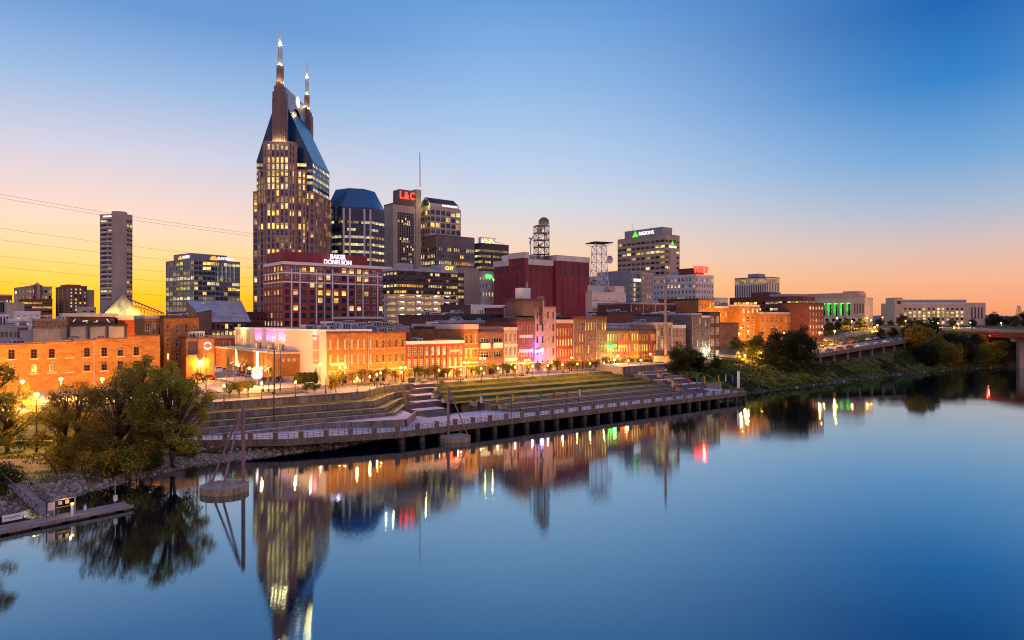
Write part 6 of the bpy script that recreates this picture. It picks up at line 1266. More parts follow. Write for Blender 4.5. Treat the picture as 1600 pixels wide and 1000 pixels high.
near = lambda px: min(((507, 'pale hall corner'), (528, 'orange arched house'), (560, 'house with glowing arched windows'), (589, 'black windowed arched house'), (619, 'arched house with pale blinds'), (655, 'left half of the low red hall'), (700, 'round red sign'), (736, 'narrow ornate house'), (767, 'brown building with loft openings'), (797, 'light brown banded house'), (822, 'red warehouse with sign bands'), (852, 'tall mauve building'), (882, 'red house of glowing windows'), (921, 'brown warehouses'), (957, 'green neon sign'), (974, 'orange neon letters'), (1000, 'lit shops'), (1037, 'tan corner building')), key=lambda q: abs(q[0] - px))[1]
used = {}
for px in (520, 536, 552, 566, 583, 602, 618, 640, 656, 668, 684, 700, 716, 735, 748, 770, 792, 803, 826, 840, 858, 872, 890, 900, 918, 930, 946, 968, 984, 997, 1012):
    t_ = 48.6 if rg.random() < .75 else 43.5; s = px_s(px, t_); k = rg.choice((0, 0, 1, 1, 2)); n_ = near(px); used[n_] = used.get(n_, 0) + 1; sc = rg.uniform(.72, 1.05)
    col_ = ('rust tinted', 'olive', 'green')[k]; size = 'small' if sc < .88 else 'full crowned'
    lb = f'{size} {col_} street tree before the {n_}' + ('' if used[n_] == 1 else ', second there' if used[n_] == 2 else ', third')
    plant('street_tree', st[k], W(s, t_, 7.2), lb, 'street trees along the riverside road', rg.random() * 6, sc)
for px, py, k, sc, lb in ((330, 629, 0, .55, 'thin yellowing sapling at the terrace corner'), (359, 623, 2, .85, 'round green sapling on the plaza edge beside a lamp'), (375, 621, 0, .9, 'rust tinted young tree next to the round green sapling'), (388, 620, 1, .9, 'olive young tree, third in the plaza edge group'), (478, 617, 2, .7, 'dark green sapling on bare plaza left of its shorter twin'), (492, 616, 2, .6, 'dark green short sapling on bare plaza'), (516, 614, 0, .5, 'spindly reddish sapling before the pale hall corner'), (525, 613, 0, .85, 'leafy rust sapling before the arched houses at the wall edge')):
    q_ = at(px, py, 7.25); plant('plaza_tree', st[k], q_, lb, 'young trees on the plaza', px, sc)
for px, py, k, sc, lb in ((285, 588, 1, 1.5, 'olive street tree lit orange beside the four floor brick building'), (300, 585, 0, 1.3, 'rusty street tree lit orange before the small corner block'), (352, 572, 1, 1.6, 'dark street tree behind the parked cars'), (368, 570, 0, 1.4, 'rust street tree strung with lights behind the cars'), (262, 592, 0, 1.2, 'orange lit tree below the street lamp at the brick wall end'), (413, 601, 0, .5, 'small orange bush like tree under the guitar sign'), (424, 600, 1, .5, 'small green bush like tree beside the guitar sign')):
    plant('street_tree', st[k], at(px, py, 7.2), lb, 'trees around the car park', px, sc)
for k in range(5):
    p = at(468 + 8 * k, 600 - .2 * k, 7.2); q = MB(); q.ball((0, 0, 1.5), 1.5, 'leaf_dark', 12, 1.05)
    rr = random.Random(k)
    for _ in range(700):
        d = Vector((rr.gauss(0, 1), rr.gauss(0, 1), rr.gauss(0, 1))).normalized(); c = Vector((0, 0, 1.5)) + d * 1.52; u = (d.orthogonal() + Vector((rr.gauss(0, .5),) * 3)).normalized(); w = d.cross(u); q.face([c - u * .12, c + w * .09, c + u * .12 + d * .08, c - w * .09], 'leaf_green')
    o = q.obj('clipped_bush'); o.location = p; tag(o, ('rounded clipped bush at the near end of the hedge row by the hall', 'second rounded bush of the hedge row by the hall', 'middle rounded bush of the hedge row by the hall', 'fourth rounded bush of the hedge row by the hall', 'last rounded bush of the hedge row, against the pale wall')[k], 'bush', 'clipped bushes by the hall')
# right bank
bt = [tree_mesh(51 + k, 11, 10.5, 20, 5200, .5, lf_, .04, 2) for k, lf_ in enumerate(('leaf_dark', 'leaf_olive', 'leaf_autumn', 'leaf_dark', 'leaf_green'))]
dk = [tree_mesh(61 + k, 12, 11.5, 34, 8000, .45, lf_, -.05, 2, lr=(.08, .19)) for k, lf_ in enumerate(('leaf_dark', 'leaf_green'))]
for px, Y, top, k, lb in ((1250, 268, 506, 0, 'tallest dark tree hanging over the bank by the parking deck'), (1216, 276, 511, 0, 'broad dark tree left of the tallest one on the bank top'), (1185, 292, 515, 1, 'dark tree in front of the orange warehouse with sash windows'), (1155, 280, 524, 1, 'dark tree in front of the brown side block'), (1200, 266, 533, 0, 'low dark tree under the broad dark one'), (1175, 270, 533, 1, 'low green dark tree beside the park lamps'), (1234, 272, 520, 1, 'dark tree between the two largest on the bank top'),
                      (1067, 236, 530, 1, 'dark green tree right of the wooden mast beside the white framed house'), (1091, 243, 545, 0, 'narrow dark tree before the grey stone house'), (1119, 246, 553, 1, 'small dark tree left of the wooden cabin'), (1060, 232, 543, 0, 'dark tree hugging the mast cabin')):
    p = atY(px, Y, 0); z = max(gxy(p.x, p.y), 7) - .3; h = zat(top, Y) - z; plant('dark_tree', dk[k], (p.x, p.y, z), lb, 'dark trees on the park and bank top', px, (h / 12 * .95, h / 12 * .95, h / 12))
rg = random.Random(15); i = 0; seen_ = set()
spots = []
for px in range(1446, 1640, 15):
    for row_ in (0, 1, 2): spots.append((px + rg.uniform(-6, 6), row_))
spots += [(1425 + 9 * k, 2 - k % 2) for k in range(3)] + [(1375, 3), (1395, 3), (1418, 3), (1440, 3)]
words_ = ['drooping', 'rounded', 'ragged', 'broad', 'slim', 'bushy', 'full']; where = {0: 'at the waterline', 1: 'halfway up the bank', 2: 'on the bank top', 3: 'beside the upper road'}
for px, r_ in spots:
    lo, hi = 0, 400
    f_ = lambda s: (lambda p: 800 + F * p.x / p.y)(W(s, lerp(s, TW) + (4, 13, 24, 33)[r_]))
    for _ in range(30):
        m_ = (lo + hi) / 2
        if f_(m_) < px: lo = m_
        else: hi = m_
    t_ = lerp(lo, TW) + (4, 13, 24, 33)[r_]; z = gz(lo, t_); k = rg.randrange(5); h = (13, 14, 10.5, 6)[r_] * rg.uniform(.85, 1.15); col_ = ('near black', 'olive', 'rust tinted', 'dark', 'mid green')[k]
    place = ('under the bridge end' if px > 1590 else 'left of the bridge pier' if px > 1550 else 'below the bridge road lamps' if px > 1500 else 'below the public hall' if px > 1455 else 'by the end of the parking deck')
    lb = f'{col_} {words_[i % 7]} tree {where[r_]}, {place}'; i += 1
    if lb in seen_: lb = lb.replace(' tree ', ' taller tree ')
    Yt = W(lo, t_).y
    if px > 1462 and r_ in (1, 2): h = min(h, zat(521, Yt) - z + .6)
    seen_.add(lb); plant('bank_tree', bt[k], W(lo, t_, z - .6), lb, 'trees on the far river bank', rg.random() * 6, (h / 11 * rg.uniform(.9, 1.15), h / 11, h / 11))
def up_tree(px, Y, h, k, lb): p = atY(px, Y, 0); plant('upper_tree', dk[k], (p.x, p.y, gxy(p.x, p.y) - .4), lb, 'trees along the upper road', px, h / 12)
for a in ((1345, 425, 8, 1, 'round tree before the courthouse base, by the tall lamp'), (1322, 410, 7, 0, 'dark tree before the green columns'), (1295, 380, 8, 1, 'tree lit orange before the brick flats'), (1310, 395, 6, 0, 'low tree between the brick flats and the courthouse'), (1410, 470, 9, 0, 'round dark tree at the foot of the pale stair tower'), (1435, 490, 6, 1, 'low tree before the first hall windows'), (1460, 480, 7, 0, 'pointed dark tree before the hall windows'), (1488, 470, 6, 1, 'low tree by the hall lamps'), (1520, 480, 6, 0, 'low tree at the far corner of the public hall'), (1545, 520, 8, 1, 'tree right of the public hall'), (1572, 540, 8, 0, 'tree under the pylon beyond the bridge'), (1556, 500, 11, 0, 'tall dark tree right of the public hall, before the hills'), (1586, 470, 10, 1, 'dark tree beside the pylon at the frame edge'), (1606, 480, 12, 0, 'tree cut by the frame edge beyond the bridge'), (1375, 470, 6, 0, 'small tree right of the courthouse annex'), (1392, 500, 5, 1, 'small far tree beside the pale stair tower')): up_tree(*a)
# creeping vines over the grassy bank: nobody could count the leaves
q = MB(); rg = random.Random(4)
for _ in range(56000):
    s = rg.uniform(116, 345); w = lerp(s, TW); t_ = w + .5 + (27 if s < 200 or rg.random() < .55 else 80) * rg.random() ** .9; z = gz(s, t_); hgt = .9 + 2.6 * noise.noise(Vector((s * .17, t_ * .12, 0))) + 1.0 * noise.noise(Vector((s * .5, t_ * .4, 5)))
    if s > 200 and 14 < t_ - w < 24: hgt += 2.2
    if hgt < .15: continue
    if 204 < s < 318 and 23 < t_ < 45 or 51 < t_ < 63 or s < 200 and t_ > 34: continue
    p = W(s, t_, z + hgt * (.55 + .45 * rg.random())); sz = rg.uniform(.28, .62); n = Vector((rg.gauss(.3, .7), rg.gauss(-.4, .7), 1)).normalized(); u = n.orthogonal().normalized(); v_ = n.cross(u); a = rg.random() * 6; u, v_ = u * math.cos(a) + v_ * math.sin(a), v_ * math.cos(a) - u * math.sin(a)
    q.face([p - u * sz, p + v_ * sz * .7, p + u * sz, p - v_ * sz * .7], 'leaf_cover' if noise.noise(Vector((s * .05, t_ * .07, 9))) > -.15 else 'leaf_green')
tag(q.obj('bank_vines', uv=False), 'creeping vines covering the river bank', None, None, 'stuff')
q = MB(); rg = random.Random(6)                               # grass and weeds on the near shore
for _ in range(26000):
    s = rg.uniform(-80, -6); w = lerp(s, TW); t_ = w + 2.5 + rg.random() * (38 if s < -44 else 5); z = gz(s, t_)
    if noise.noise(Vector((s * .25, t_ * .3, 2))) < -.02: continue
    p = W(s, t_, z); hh_ = rg.uniform(.15, .5); a = rg.random() * 6; d = Vector((math.cos(a), math.sin(a), 0)) * .09
    q.face([p - d, p + d, p + Vector((rg.uniform(-.15, .15), rg.uniform(-.15, .15), hh_))], 'leaf_green' if rg.random() < .6 else 'leaf_cover')
tag(q.obj('shore_weeds', uv=False), 'weeds on the shore', None, None, 'stuff')
q = MB(); rg = random.Random(9)                               # rubble shore
for _ in range(1500):
    s = rg.uniform(-74, 4); w = lerp(s, TW); t_ = w - .6 + (rg.random() ** 1.3) * (8.5 if s > -45 else 6); r_ = rg.uniform(.12, .42) * (1.25 if rg.random() < .12 else .8); c = W(s, t_, gz(s, t_) + r_ * .25); b0 = len(q.v); n0 = rg.random() * 50
    q.ball((0, 0, 0), r_, 'rock', 6, .7)
    q.v[b0:] = [tuple(c + Vector(v_) * (1 + .55 * noise.noise(Vector(v_) * (2.2 / r_) + Vector((n0, 0, 0))))) for v_ in q.v[b0:]]
tag(q.obj('shore_rubble', uv=False), 'loose stones along the shore', None, None, 'stuff')
q = MB()
for _ in range(70):
    s = rg.uniform(113, 350); t_ = lerp(s, TW) - .4 + rg.random() * 1.3; r_ = rg.uniform(.3, .9); c = W(s, t_, .15); b0 = len(q.v); q.ball((0, 0, 0), r_ * .7, 'scrub' if rg.random() < .6 else 'rock', 6, .6); q.v[b0:] = [tuple(c + Vector(v_) * (1 + .5 * noise.noise(Vector(v_) * 2 + Vector((s, 0, 0))))) for v_ in q.v[b0:]]
tag(q.obj('bank_rubble', uv=False), 'loose stones along the far waterline', None, None, 'stuff')

# ------------------------------------------------------------------ street lamps
SOD = (1., .45, .07)
def lamp_head(e, loc, mt, r, power, col=SOD):
    q = MB(); q.ball(loc, r, mt, 8, .8); q.obj('lamp_head', e); plight(e, (loc[0], loc[1], loc[2] - r * 1.3), power, col, r * .8)
def tall_lamp(p, zl, label, power, two=True, mt='sodium', r=.4, group='tall sodium street lamps', col=SOD, rz=ANG):
    z0 = gxy(p.x, p.y) if p.z < -50 else p.z; e = empty('street_lamp', (p.x, p.y, z0), rz, label, 'street lamp', group); h = zl - z0; q = MB(); q.tube([(0, 0, -.2), (0, 0, h - .3)], [.13, .08], 'metal_dark', 6)
    q.tube([(0, 0, 0), (0, 0, .7)], .24, 'metal_dark', 8); q.obj('pole', e); w = .75 if two else 0
    if two: q = MB(); q.bar((-w, 0, h - .2), (w, 0, h - .2), .1, .1, 'metal_dark'); q.obj('cross_arm', e)
    for x in ((-w, w) if two else (0,)): lamp_head(e, (x, 0, h), mt, r, power / (2 if two else 1), col)
    return e
TL = [(535, 574, 46.6, 'orange arched house', 1), (630, 574, 46.6, 'gap between arched houses and low red hall', 1), (729, 566, 46.6, 'narrow ornate house', 1), (754, 560, 46.6, 'brown loft building', 1), (823.5, 562.5, 46.6, 'red warehouse with sign bands', 1), (893, 559, 46.6, 'brown warehouses', 0), (965.5, 555.5, 46.6, 'orange neon letters', 0), (1016, 553, 46.6, 'lit shops beside the tan corner building', 0)]
for px, py, t_, lb, two in TL:
    p = W(px_s(px, t_), t_, 7.2); tall_lamp(p, zat(py, p.y), f'sodium street lamp {"with two heads " if two else ""}by the {lb}', 750, two)
p = W(px_s(960, 47), 47, 7.2); tall_lamp(p, zat(562, p.y), 'white glowing street lamp below the green neon sign', 500, False, 'lamp_white', .3, None, (1, .95, .75))
def free_lamp(px, py, z, lb, power, mt='sodium', two=False, r=.42, col=SOD, base=None): p = at(px, py, z) if abs(py - 500) > 30 else atY(px, 400, 0); p.z = gxy(p.x, p.y) if base is None else base; tall_lamp(p, z, lb, power, two, mt, r, 'tall sodium street lamps', col)
for a in ((35, 596, 12.2, 'star bright car park lamp nearer the long brick wall', 6000), (57, 616, 11.5, 'star bright car park lamp lower down before the trees', 3000), (253, 550, 14.2, 'sodium lamp at the end of the long brick wall', 5200), (279, 553, 13.4, 'sodium lamp before the four floor brick building', 4000), (313.5, 564, 12.6, 'sodium lamp before the small corner block', 5200), (500, 569, 12.9, 'bright yellow white lamp before the pale hall corner', 420), (394.5, 575, 12.2, 'sodium lamp beside the guitar sign', 5200)): free_lamp(*a, two=a[0] in (394.5,))
for px in (-60, 95, 160): free_lamp(px, 592, 11.5, {-60: 'car park lamp beyond the frame edge', 95: 'car park lamp hidden by the rusty trees', 160: 'car park lamp hidden behind the broad tree'}[px], 5400)
free_lamp(94, 568, 13, 'small white lamp on a thin pole before the long brick wall', 500, 'lamp_white', r=.14, col=(1, .8, .5))
e = tall_lamp(at(17, 680, 2.6), 8.2, 'twin headed yellow green lamp over the walkway by the gangway', 520, True, 'lamp_white', .24, None, (1, .9, .35)); 
lampg = None
GL = [(558, 592, 'at the terrace wall, beside the person'), (578, 589, 'on the plaza, second along the terrace wall'), (589, 586, 'on the plaza near the person'), (595, 583, 'behind the person on the plaza'), (627, 582, 'at the top of the broad stair'), (686, 579, 'at the lawn edge before the low red hall'), (720, 577.5, 'at the lawn edge before the round red sign'), (752, 576, 'at the lawn edge before the loft building'), (778, 575.5, 'at the lawn edge before the banded house'), (805, 574, 'at the lawn edge, left of the blue glow'), (832, 572.6, 'in the blue glow on the pavement'), (856, 571, 'just right of the blue glow'), (879, 570, 'before the red house of glowing windows'), (902, 569, 'before the brown warehouses'), (922, 568, 'before the last brown warehouse'), (944, 567.5, 'left of the white lamp'), (982, 564, 'before the orange neon shop'), (1001, 563, 'at the end of the lawn edge'),
      (350, 603, 'among the saplings at the terrace corner'), (409, 600, 'on the plaza below the guitar sign'), (461.5, 597.6, 'on the bare plaza between saplings')]
base_ = None
for px, py, lb in GL:
    p = at(px, py, 10.5); gl_ = 7.2
    if base_ is None:
        e = empty('globe_lamp', (p.x, p.y, gl_), 0); q = MB(); q.tube([(0, 0, -.1), (0, 0, 3.05)], [.08, .05], 'metal_dark', 6); q.tube([(0, 0, 0), (0, 0, .5)], .14, 'metal_dark', 8); q.tube([(0, 0, 3.0), (0, 0, 3.1)], .16, 'metal_dark', 8); q.obj('pole', e)
        q = MB(); q.ball((0, 0, 3.3), .27, 'lamp_globe', 8, 1.2); q.obj('lamp_globe', e); plight(e, (0, 0, 3.75), 620, SOD, .2); base_ = e; c = e
    else: c = copy_tree(base_); c.location = (p.x, p.y, gl_)
    tag(c, 'small globe lamp ' + lb, 'street lamp', 'globe lamps on the plaza')
for px, py, Y, lb, pw in ((1164, 555, 262, 'sodium lamp beside the cabin on the bank edge', 900), (1172, 549, 275, 'sodium lamp behind the cabin', 500), (1190, 551, 268, 'sodium lamp on the lit lawn of the bank top', 1300), (1158, 512, 306, 'sodium lamp at the corner of the orange warehouse', 1100), (1155, 521, 304, 'lower sodium lamp by the brown side block', 1100), (1169, 517, 308, 'sodium lamp before the sash windowed orange warehouse', 1300), (1225, 520, 314, 'sodium lamp hidden by the dark trees', 1600), (1281, 519.5, 318, 'sodium lamp at the near end of the parking deck', 900), (1286, 514, 350, 'sodium lamp behind the parking deck', 800), (1304, 517, 330, 'sodium lamp halfway along the parking deck', 900), (1331, 502, 400, 'sodium lamp before the courthouse columns', 900), (1308, 497, 410, 'sodium lamp below the green columns', 500), (1355, 497, 420, 'tall lamp beside the courthouse corner', 700), (1361, 500, 415, 'second lamp beside the courthouse corner', 700), (1366.5, 511, 392, 'sodium lamp on the upper road bend', 600), (1371, 508, 396, 'brighter sodium lamp on the upper road bend', 800), (1379, 496, 460, 'pale lamp against the sky right of the courthouse', 100), (1415, 501, 455, 'sodium lamp at the stair tower foot', 700), (1432, 508.5, 430, 'low sodium lamp before the hall windows', 500), (1442, 508.5, 432, 'second low sodium lamp before the hall windows', 500), (1457, 502, 440, 'brightest lamp before the middle hall windows', 800), (1466, 505, 442, 'lamp right of the brightest one before the hall', 600), (1491, 511, 420, 'low lamp at the bridge road', 500), (1497.6, 506.5, 430, 'lamp at the bridge road by the last hall windows', 700), (1516, 504, 430, 'bright lamp at the hall far corner', 800), (1564, 505, 400, 'bright lamp on the bridge', 700), (1042, 577, 228, None, 0)):
    if lb is None: continue
    p = atY(px, Y, 0); z0 = gxy(p.x, p.y); 
    if px == 1564: z0 = 18.6
    zl = zat(py, Y); tall_lamp(Vector((p.x, p.y, min(z0, zl - 2))), zl, lb, pw * 3.2, False, 'sodium', .45, 'tall sodium street lamps')
for px, py, lb in ((1074, 559, 'lamp before the white framed house'), (1088, 558, 'lamp before the slate grey house')):
    p = W(px_s(px, 45), 45, 8.9); tall_lamp(p, zat(py, p.y), 'globe ' + lb, 260, False, 'lamp_globe', .26, None)
p = W(px_s(1108, 50), 50, 8); tall_lamp(p, zat(546.5, p.y), 'cold greenish white flood lamp between the grey houses', 600, False, 'lamp_white', .4, None, (.9, 1, .7))
# wall washers of the tall ornament: lit bridge girder
# ------------------------------------------------------------------ poles, masts, flags
def pole(name, px, py0, z0, py1, r, label, cat='pole', m='metal_dark', r1=None, group=None):
    p = at(px, py0, z0); h = zat(py1, p.y) - z0; q = MB(); q.tube([(0, 0, -.3), (0, 0, h)], [r, r1 or r * .6], m, 6); q.tube([(0, 0, 0), (0, 0, min(.5, h * .1))], r * 1.8, m, 8); return p, h, q
FP = 'slim dark poles on the plaza'
for px, py0, py1, lb in ((308, 632, 520, 'slim dark pole with four floodlights on top, beside the terrace corner'), (322, 630, 548, 'slim dark pole right of the floodlight pole'), (384, 600, 552, 'slim dark pole beside the car park'), (411, 612, 548, 'slim dark pole just right of the guitar sign'), (429, 612, 545, 'slim dark pole doubled with a taller one before the hall'), (438, 610, 547, 'slim dark pole right of the doubled pair'), (509, 614, 590, 'short dark pole before the pale hall corner'), (420, 612, 548, 'thin pole left of the doubled pair')):
    p, h, q = pole('pole', px, py0, 7.25, py1, .13, lb); o = q.obj('light_pole' if px == 308 else 'plaza_pole'); o.location = p
    if px == 308:
        for k in (-1.1, -.4, .4, 1.1): f_ = MB(); f_.box(k - .25, -.3, h - .1, k + .25, .3, h + .25, 'metal_white'); f_.obj('flood_light', o)
    tag(o, lb, 'pole', FP)
p, h, q = pole('mast', 428, 668, 2.7, 548, .13, ''); o = q.obj('tall_mast'); o.location = p; c_ = MB(); c_.box(-.35, -.3, h * .44, .35, .3, h * .44 + .35, 'metal_dark'); c_.obj('fitting', o); tag(o, 'tall thin dark mast rising from the promenade before the terraces', 'pole')
for px, py0, py1, m_, lb in ((354, 604, 549, 'cloth_dark', 'flagpole with a dark drooping flag by the car park'), (367, 602, 542, 'paint_white', 'flagpole with a white drooping flag by the car park')):
    p, h, q = pole('flag', px, py0, 7.25, py1, .1, ''); e = empty('flagpole', p, 0, lb, 'flagpole'); q.obj('pole', e); f_ = MB(); n_ = 8
    for k in range(n_): a, c = k / n_, (k + 1) / n_; w0, w1 = .25 + .9 * a, .25 + .9 * c; za, zc = h - .3 - 4.5 * a, h - .3 - 4.5 * c; f_.face([(.08, 0, za), (.08 + w0, .25 * math.sin(a * 9), za - .3), (.08 + w1, .25 * math.sin(c * 9), zc - .3), (.08, 0, zc)], m_)
    f_.obj('flag', e)
cols_ = ['paint_white', 'cloth_yellow', 'cloth_yellow', None, 'cloth_green', 'cloth_red', 'cloth_red', 'paint_white', 'paint_white', 'cloth_red', 'cloth_red', 'cloth_green', 'cloth_yellow', 'cloth_yellow', 'paint_white', 'cloth_blue']
bp_ = [(750, 637, 621), (775, 637, 620), (799, 636, 618), (822, 634, 615), (844, 632, 615), (865, 630, 612), (885, 628, 611), (904, 627, 610), (1049, 613, 596), (1063, 610, 594), (1075, 609, 592), (1088, 608, 592), (1100, 607, 590), (1122, 604, 588), (1133, 603, 587), (1144, 602, 588)]
wn_ = ['first', 'second', 'third', 'fourth', 'fifth', 'sixth', 'seventh', 'eighth']
for i, ((px, pyb, pyt), m_) in enumerate(zip(bp_, cols_)):
    s = px_s(px, 1.4); p = W(s, 1.4, 2.6); h = zat(pyt - 3, p.y) - 2.6; e = empty('banner_pole', p, ANG); q = MB(); q.tube([(0, 0, 0), (0, 0, h)], .06, 'metal_dark', 5); q.obj('pole', e); nm_ = 'bare' if m_ is None else m_.split('_')[1]
    tag(e, f'{nm_} banner pole on the promenade, {wn_[i % 8]} from the {"broad stair" if i < 8 else "far stair"}', 'banner', 'banner poles along the promenade')
    if m_: f_ = MB(); hb = max(1.1, zat(pyt, p.y) - zat(pyt + 12, p.y)); f_.face([(.07, 0, h - .1), (.62, .08, h - .35), (.58, -.05, h - hb), (.07, 0, h - hb)], m_); f_.obj('banner', e)
s = px_s(1040, 42); p = W(s, 42, 8.9); e = empty('wooden_mast', p, ANG, 'very tall brown wooden mast with crossbars beside the log cabins', 'mast'); H = zat(418, p.y) - 8.9; q = MB(); q.tube([(0, 0, -.3), (0, 0, H)], [.55, .38], 'timber', 10); q.obj('pole', e)
for k in (.80, .835): q = MB(); q.bar((-2.6, -.5, H * k), (2.6, -.5, H * k), .14, .14, 'timber'); q.obj('crossbar', e)
plight(e, (-3, -4, 1.2), 700, SOD, .3, 'flood_light')
# white column at the promenade tip, small yard light
p = at(1154, 608, 2.66); e = empty('white_column', p, 0, 'white cylindrical column at the tip of the promenade', 'column'); q = MB(); h = zat(580, p.y) - 2.66; q.tube([(0, 0, 0), (0, 0, h)], .42, 'metal_white', 14); q.obj('shaft', e); q = MB(); q.tube([(0, 0, h), (0, 0, h + .15)], .5, 'concrete', 14); q.obj('cap', e); q = MB(); q.box(-.6, -.6, -.02, .6, .6, .3, 'concrete'); q.obj('footing', e)
p = W(px_s(1040, 31), 31, 6.2); tall_lamp(p, zat(578.5, p.y), 'small yellow lamp at the foot of the retaining wall', 120, False, 'lamp_globe', .26, None)
# ------------------------------------------------------------------ mooring dolphins in the river
def dolphin(px, py, w, label, top, legs):
    c = at(px, py, .0); e = empty('mooring_dolphin', c, 0, label, 'mooring'); r = w / 2; zt = .9
    q = MB(); n = 36; prof_ = [(r * (1 + (.012 if k % 2 else -.012))) for k in range(n)]; fp = [(prof_[k] * math.cos(2 * PI * k / n), prof_[k] * math.sin(2 * PI * k / n)) for k in range(n)]; q.prism(fp, -2.5, zt, 'drum_stone', 'concrete'); q.obj('concrete_base', e)
    for i, (a, b, rr, m_) in enumerate(legs): q = MB(); q.tube([a, b], rr, 'steel_mauve', 10); q.obj('mast' if i == 0 else 'brace', e)
    return e, zt, r
d0 = dolphin(351, 767, 6.4, 'round concrete mooring base with driftwood and three leaning steel posts', 0, [((2.0, 1.6, .85), (2.0, 1.6, 11.8), .28, 0), ((-2.4, 1.4, .85), (1.5, 1.5, 10.9), .15, 0), ((.55, -1.9, .85), (1.7, 1.4, 11.0), .16, 0)])
rg = random.Random(12)
for k in range(7):
    a = rg.random() * 6.3; r_ = rg.uniform(.8, 2.6); x, y = r_ * math.cos(a) - .6, r_ * math.sin(a) * .7; L_ = rg.uniform(.7, 2.3); b_ = rg.random() * 3.1; q = MB(); q.tube([(x, y, 0.97), (x + L_ * .5 * math.cos(b_), y + L_ * .5 * math.sin(b_), 1.09), (x + L_ * math.cos(b_ + .3), y + L_ * math.sin(b_ + .3), 1.0)], [.09, .07, .03], 'timber', 5)
    o = q.obj('driftwood'); o.location = d0[0].location; tag(o, 'bleached driftwood stick lying on the nearer mooring base', 'driftwood', 'driftwood on the mooring base')
dolphin(711.5, 688, 6.0, 'round pale concrete mooring base with one tall post and one slanting brace', 0, [((-1.5, 1.0, .85), (-1.5, 1.0, 10.6), .27, 0), ((2.6, -.6, .85), (-1.3, .9, 10.0), .12, 0)])
# ------------------------------------------------------------------ floating dock and gangway
a0, a1 = at(-40, 838, .55), at(207, 789, .55); dv = (a1 - a0).normalized(); ang_ = math.atan2(dv.y, dv.x); dl = (a1 - a0).length
dk_ = empty('floating_dock', a0, ang_, 'narrow weathered timber dock floating along the shore', 'dock'); q = MB(); n_ = int(dl / .35)
for k in range(n_): q.box(k * .35, 0, -.06, k * .35 + .33, 2.3, 0 + .004 * (k % 3), 'timber')
q.obj('deck_boards', dk_); q = MB(); q.box(-.1, -.12, -.35, dl + .1, -.003, .05, 'concrete'); q.box(-.1, 2.303, -.35, dl + .1, 2.42, .05, 'timber'); q.obj('edge_beams', dk_); q = MB()
for k in range(int(dl / 3)): q.box(k * 3 + .2, .1, -.9, k * 3 + 2.4, 2.2, -.07, 'metal_dark')
q.obj('floats', dk_)
DX = lambda px, y=1.2: (lambda w0: ((((px - 800) / F) * w0.y - w0.x) / (dv.x - (px - 800) / F * dv.y)))(a0 + Vector((-dv.y, dv.x, 0)) * y)
DP = lambda x, y, z=0: a0 + dv * x + Vector((-dv.y, dv.x, 0)) * y + Vector((0, 0, z))
e = empty('gate_frame', DP(DX(101, 2), 2.0, .01), ang_, 'metal dock gate frame with two lit notices', 'gate'); q = MB()
for x in (-1.1, 1.1): q.box(x - .06, -.06, 0, x + .06, .06, 1.9, 'metal_grey')
q.box(-1.1, -.05, 1.8, 1.1, .05, 1.9, 'metal_grey'); q.box(-1.1, -.04, .9, 1.1, .04, .98, 'metal_grey'); q.obj('frame', e)
for x in (-.5, .25): q = MB(); q.box(x - .2, -.09, 1.25, x + .2, -.055, 1.7, 'stone_pale'); q.obj('notice', e)
e = empty('notice_board', DP(DX(80, 1.9), 1.9, .01), ang_, 'pale notice board on dark posts by the gangway foot', 'board'); q = MB(); [q.box(x - .05, -.05, 0, x + .05, .05, 1.9, 'metal_dark') for x in (-.5, .5)]; q.obj('posts', e); q = MB(); q.box(-.36, -.1, .8, .36, -.055, 1.75, 'stone_pale'); q.obj('panel', e)
e = empty('sign_board', DP(DX(19, 2.9), 2.9, -.4), ang_, 'white dock sign with scribbled dark lettering on two legs', 'sign'); q = MB(); [q.box(x - .05, -.05, -.6, x + .05, .05, 1.3, 'metal_dark') for x in (-.85, .85)]; q.obj('legs', e); q = MB(); q.box(-1, -.1, .65, 1, -.055, 1.4, 'trim_white'); q.obj('panel', e)
q = MB(); rr = random.Random(3); pr_ = Vector((-.8, -.115, 1.05))
for k in range(16): nx = Vector((-.8 + .1 * (k + 1), -.115, 1.05 + rr.uniform(-.14, .14))); q.bar(pr_, nx, .02, .05, 'metal_dark'); pr_ = nx
q.obj('scribbled_line', e)
for px, lb in ((113, 'white bollard light glowing at its top on the dock'), (133, 'short white bollard on the dock behind the gate')):
    e = empty('dock_bollard', DP(DX(px, 1.0 if px == 113 else 2), 1.0 if px == 113 else 2.0, .01), 0, lb, 'bollard'); h = 1.25 if px == 113 else .6; q = MB(); q.tube([(0, 0, 0), (0, 0, h)], .16, 'paint_white', 10); q.obj('post', e); q = MB(); q.tube([(0, 0, h), (0, 0, h + .16)], .17, 'lamp_globe' if px == 113 else 'paint_blue', 10); q.obj('cap', e)
    if px == 113: plight(e, (0, -.3, h + .3), 12, SOD, .1)
e = empty('power_pedestal', DP(DX(180, 1.6), 1.6, .01), ang_, 'thin post with a white meter box near the dock end', 'post'); q = MB(); q.tube([(0, 0, 0), (0, 0, 3.0)], .05, 'metal_grey', 6); q.obj('post', e); q = MB(); q.box(-.2, -.2, .55, .2, .1, 1.25, 'paint_white'); q.obj('meter_box', e)
A, B = at(3, 738, 3.0), DP(DX(76, 2.6), 2.9, .25); A.z = 3.0; gd = B - A; gl_ = gd.length; ge = empty('gangway', A, 0, 'slanting gangway with dark truss sides and rusty handrails', 'gangway'); R_ = gd.to_track_quat('X', 'Z').to_matrix().to_4x4()
def gm(q, name): q.v = [tuple(R_ @ Vector(v_)) for v_ in q.v]; return q.obj(name, ge)
q = MB(); q.box(0, -.9, -.08, gl_, .9, 0, 'timber'); gm(q, 'walkway')
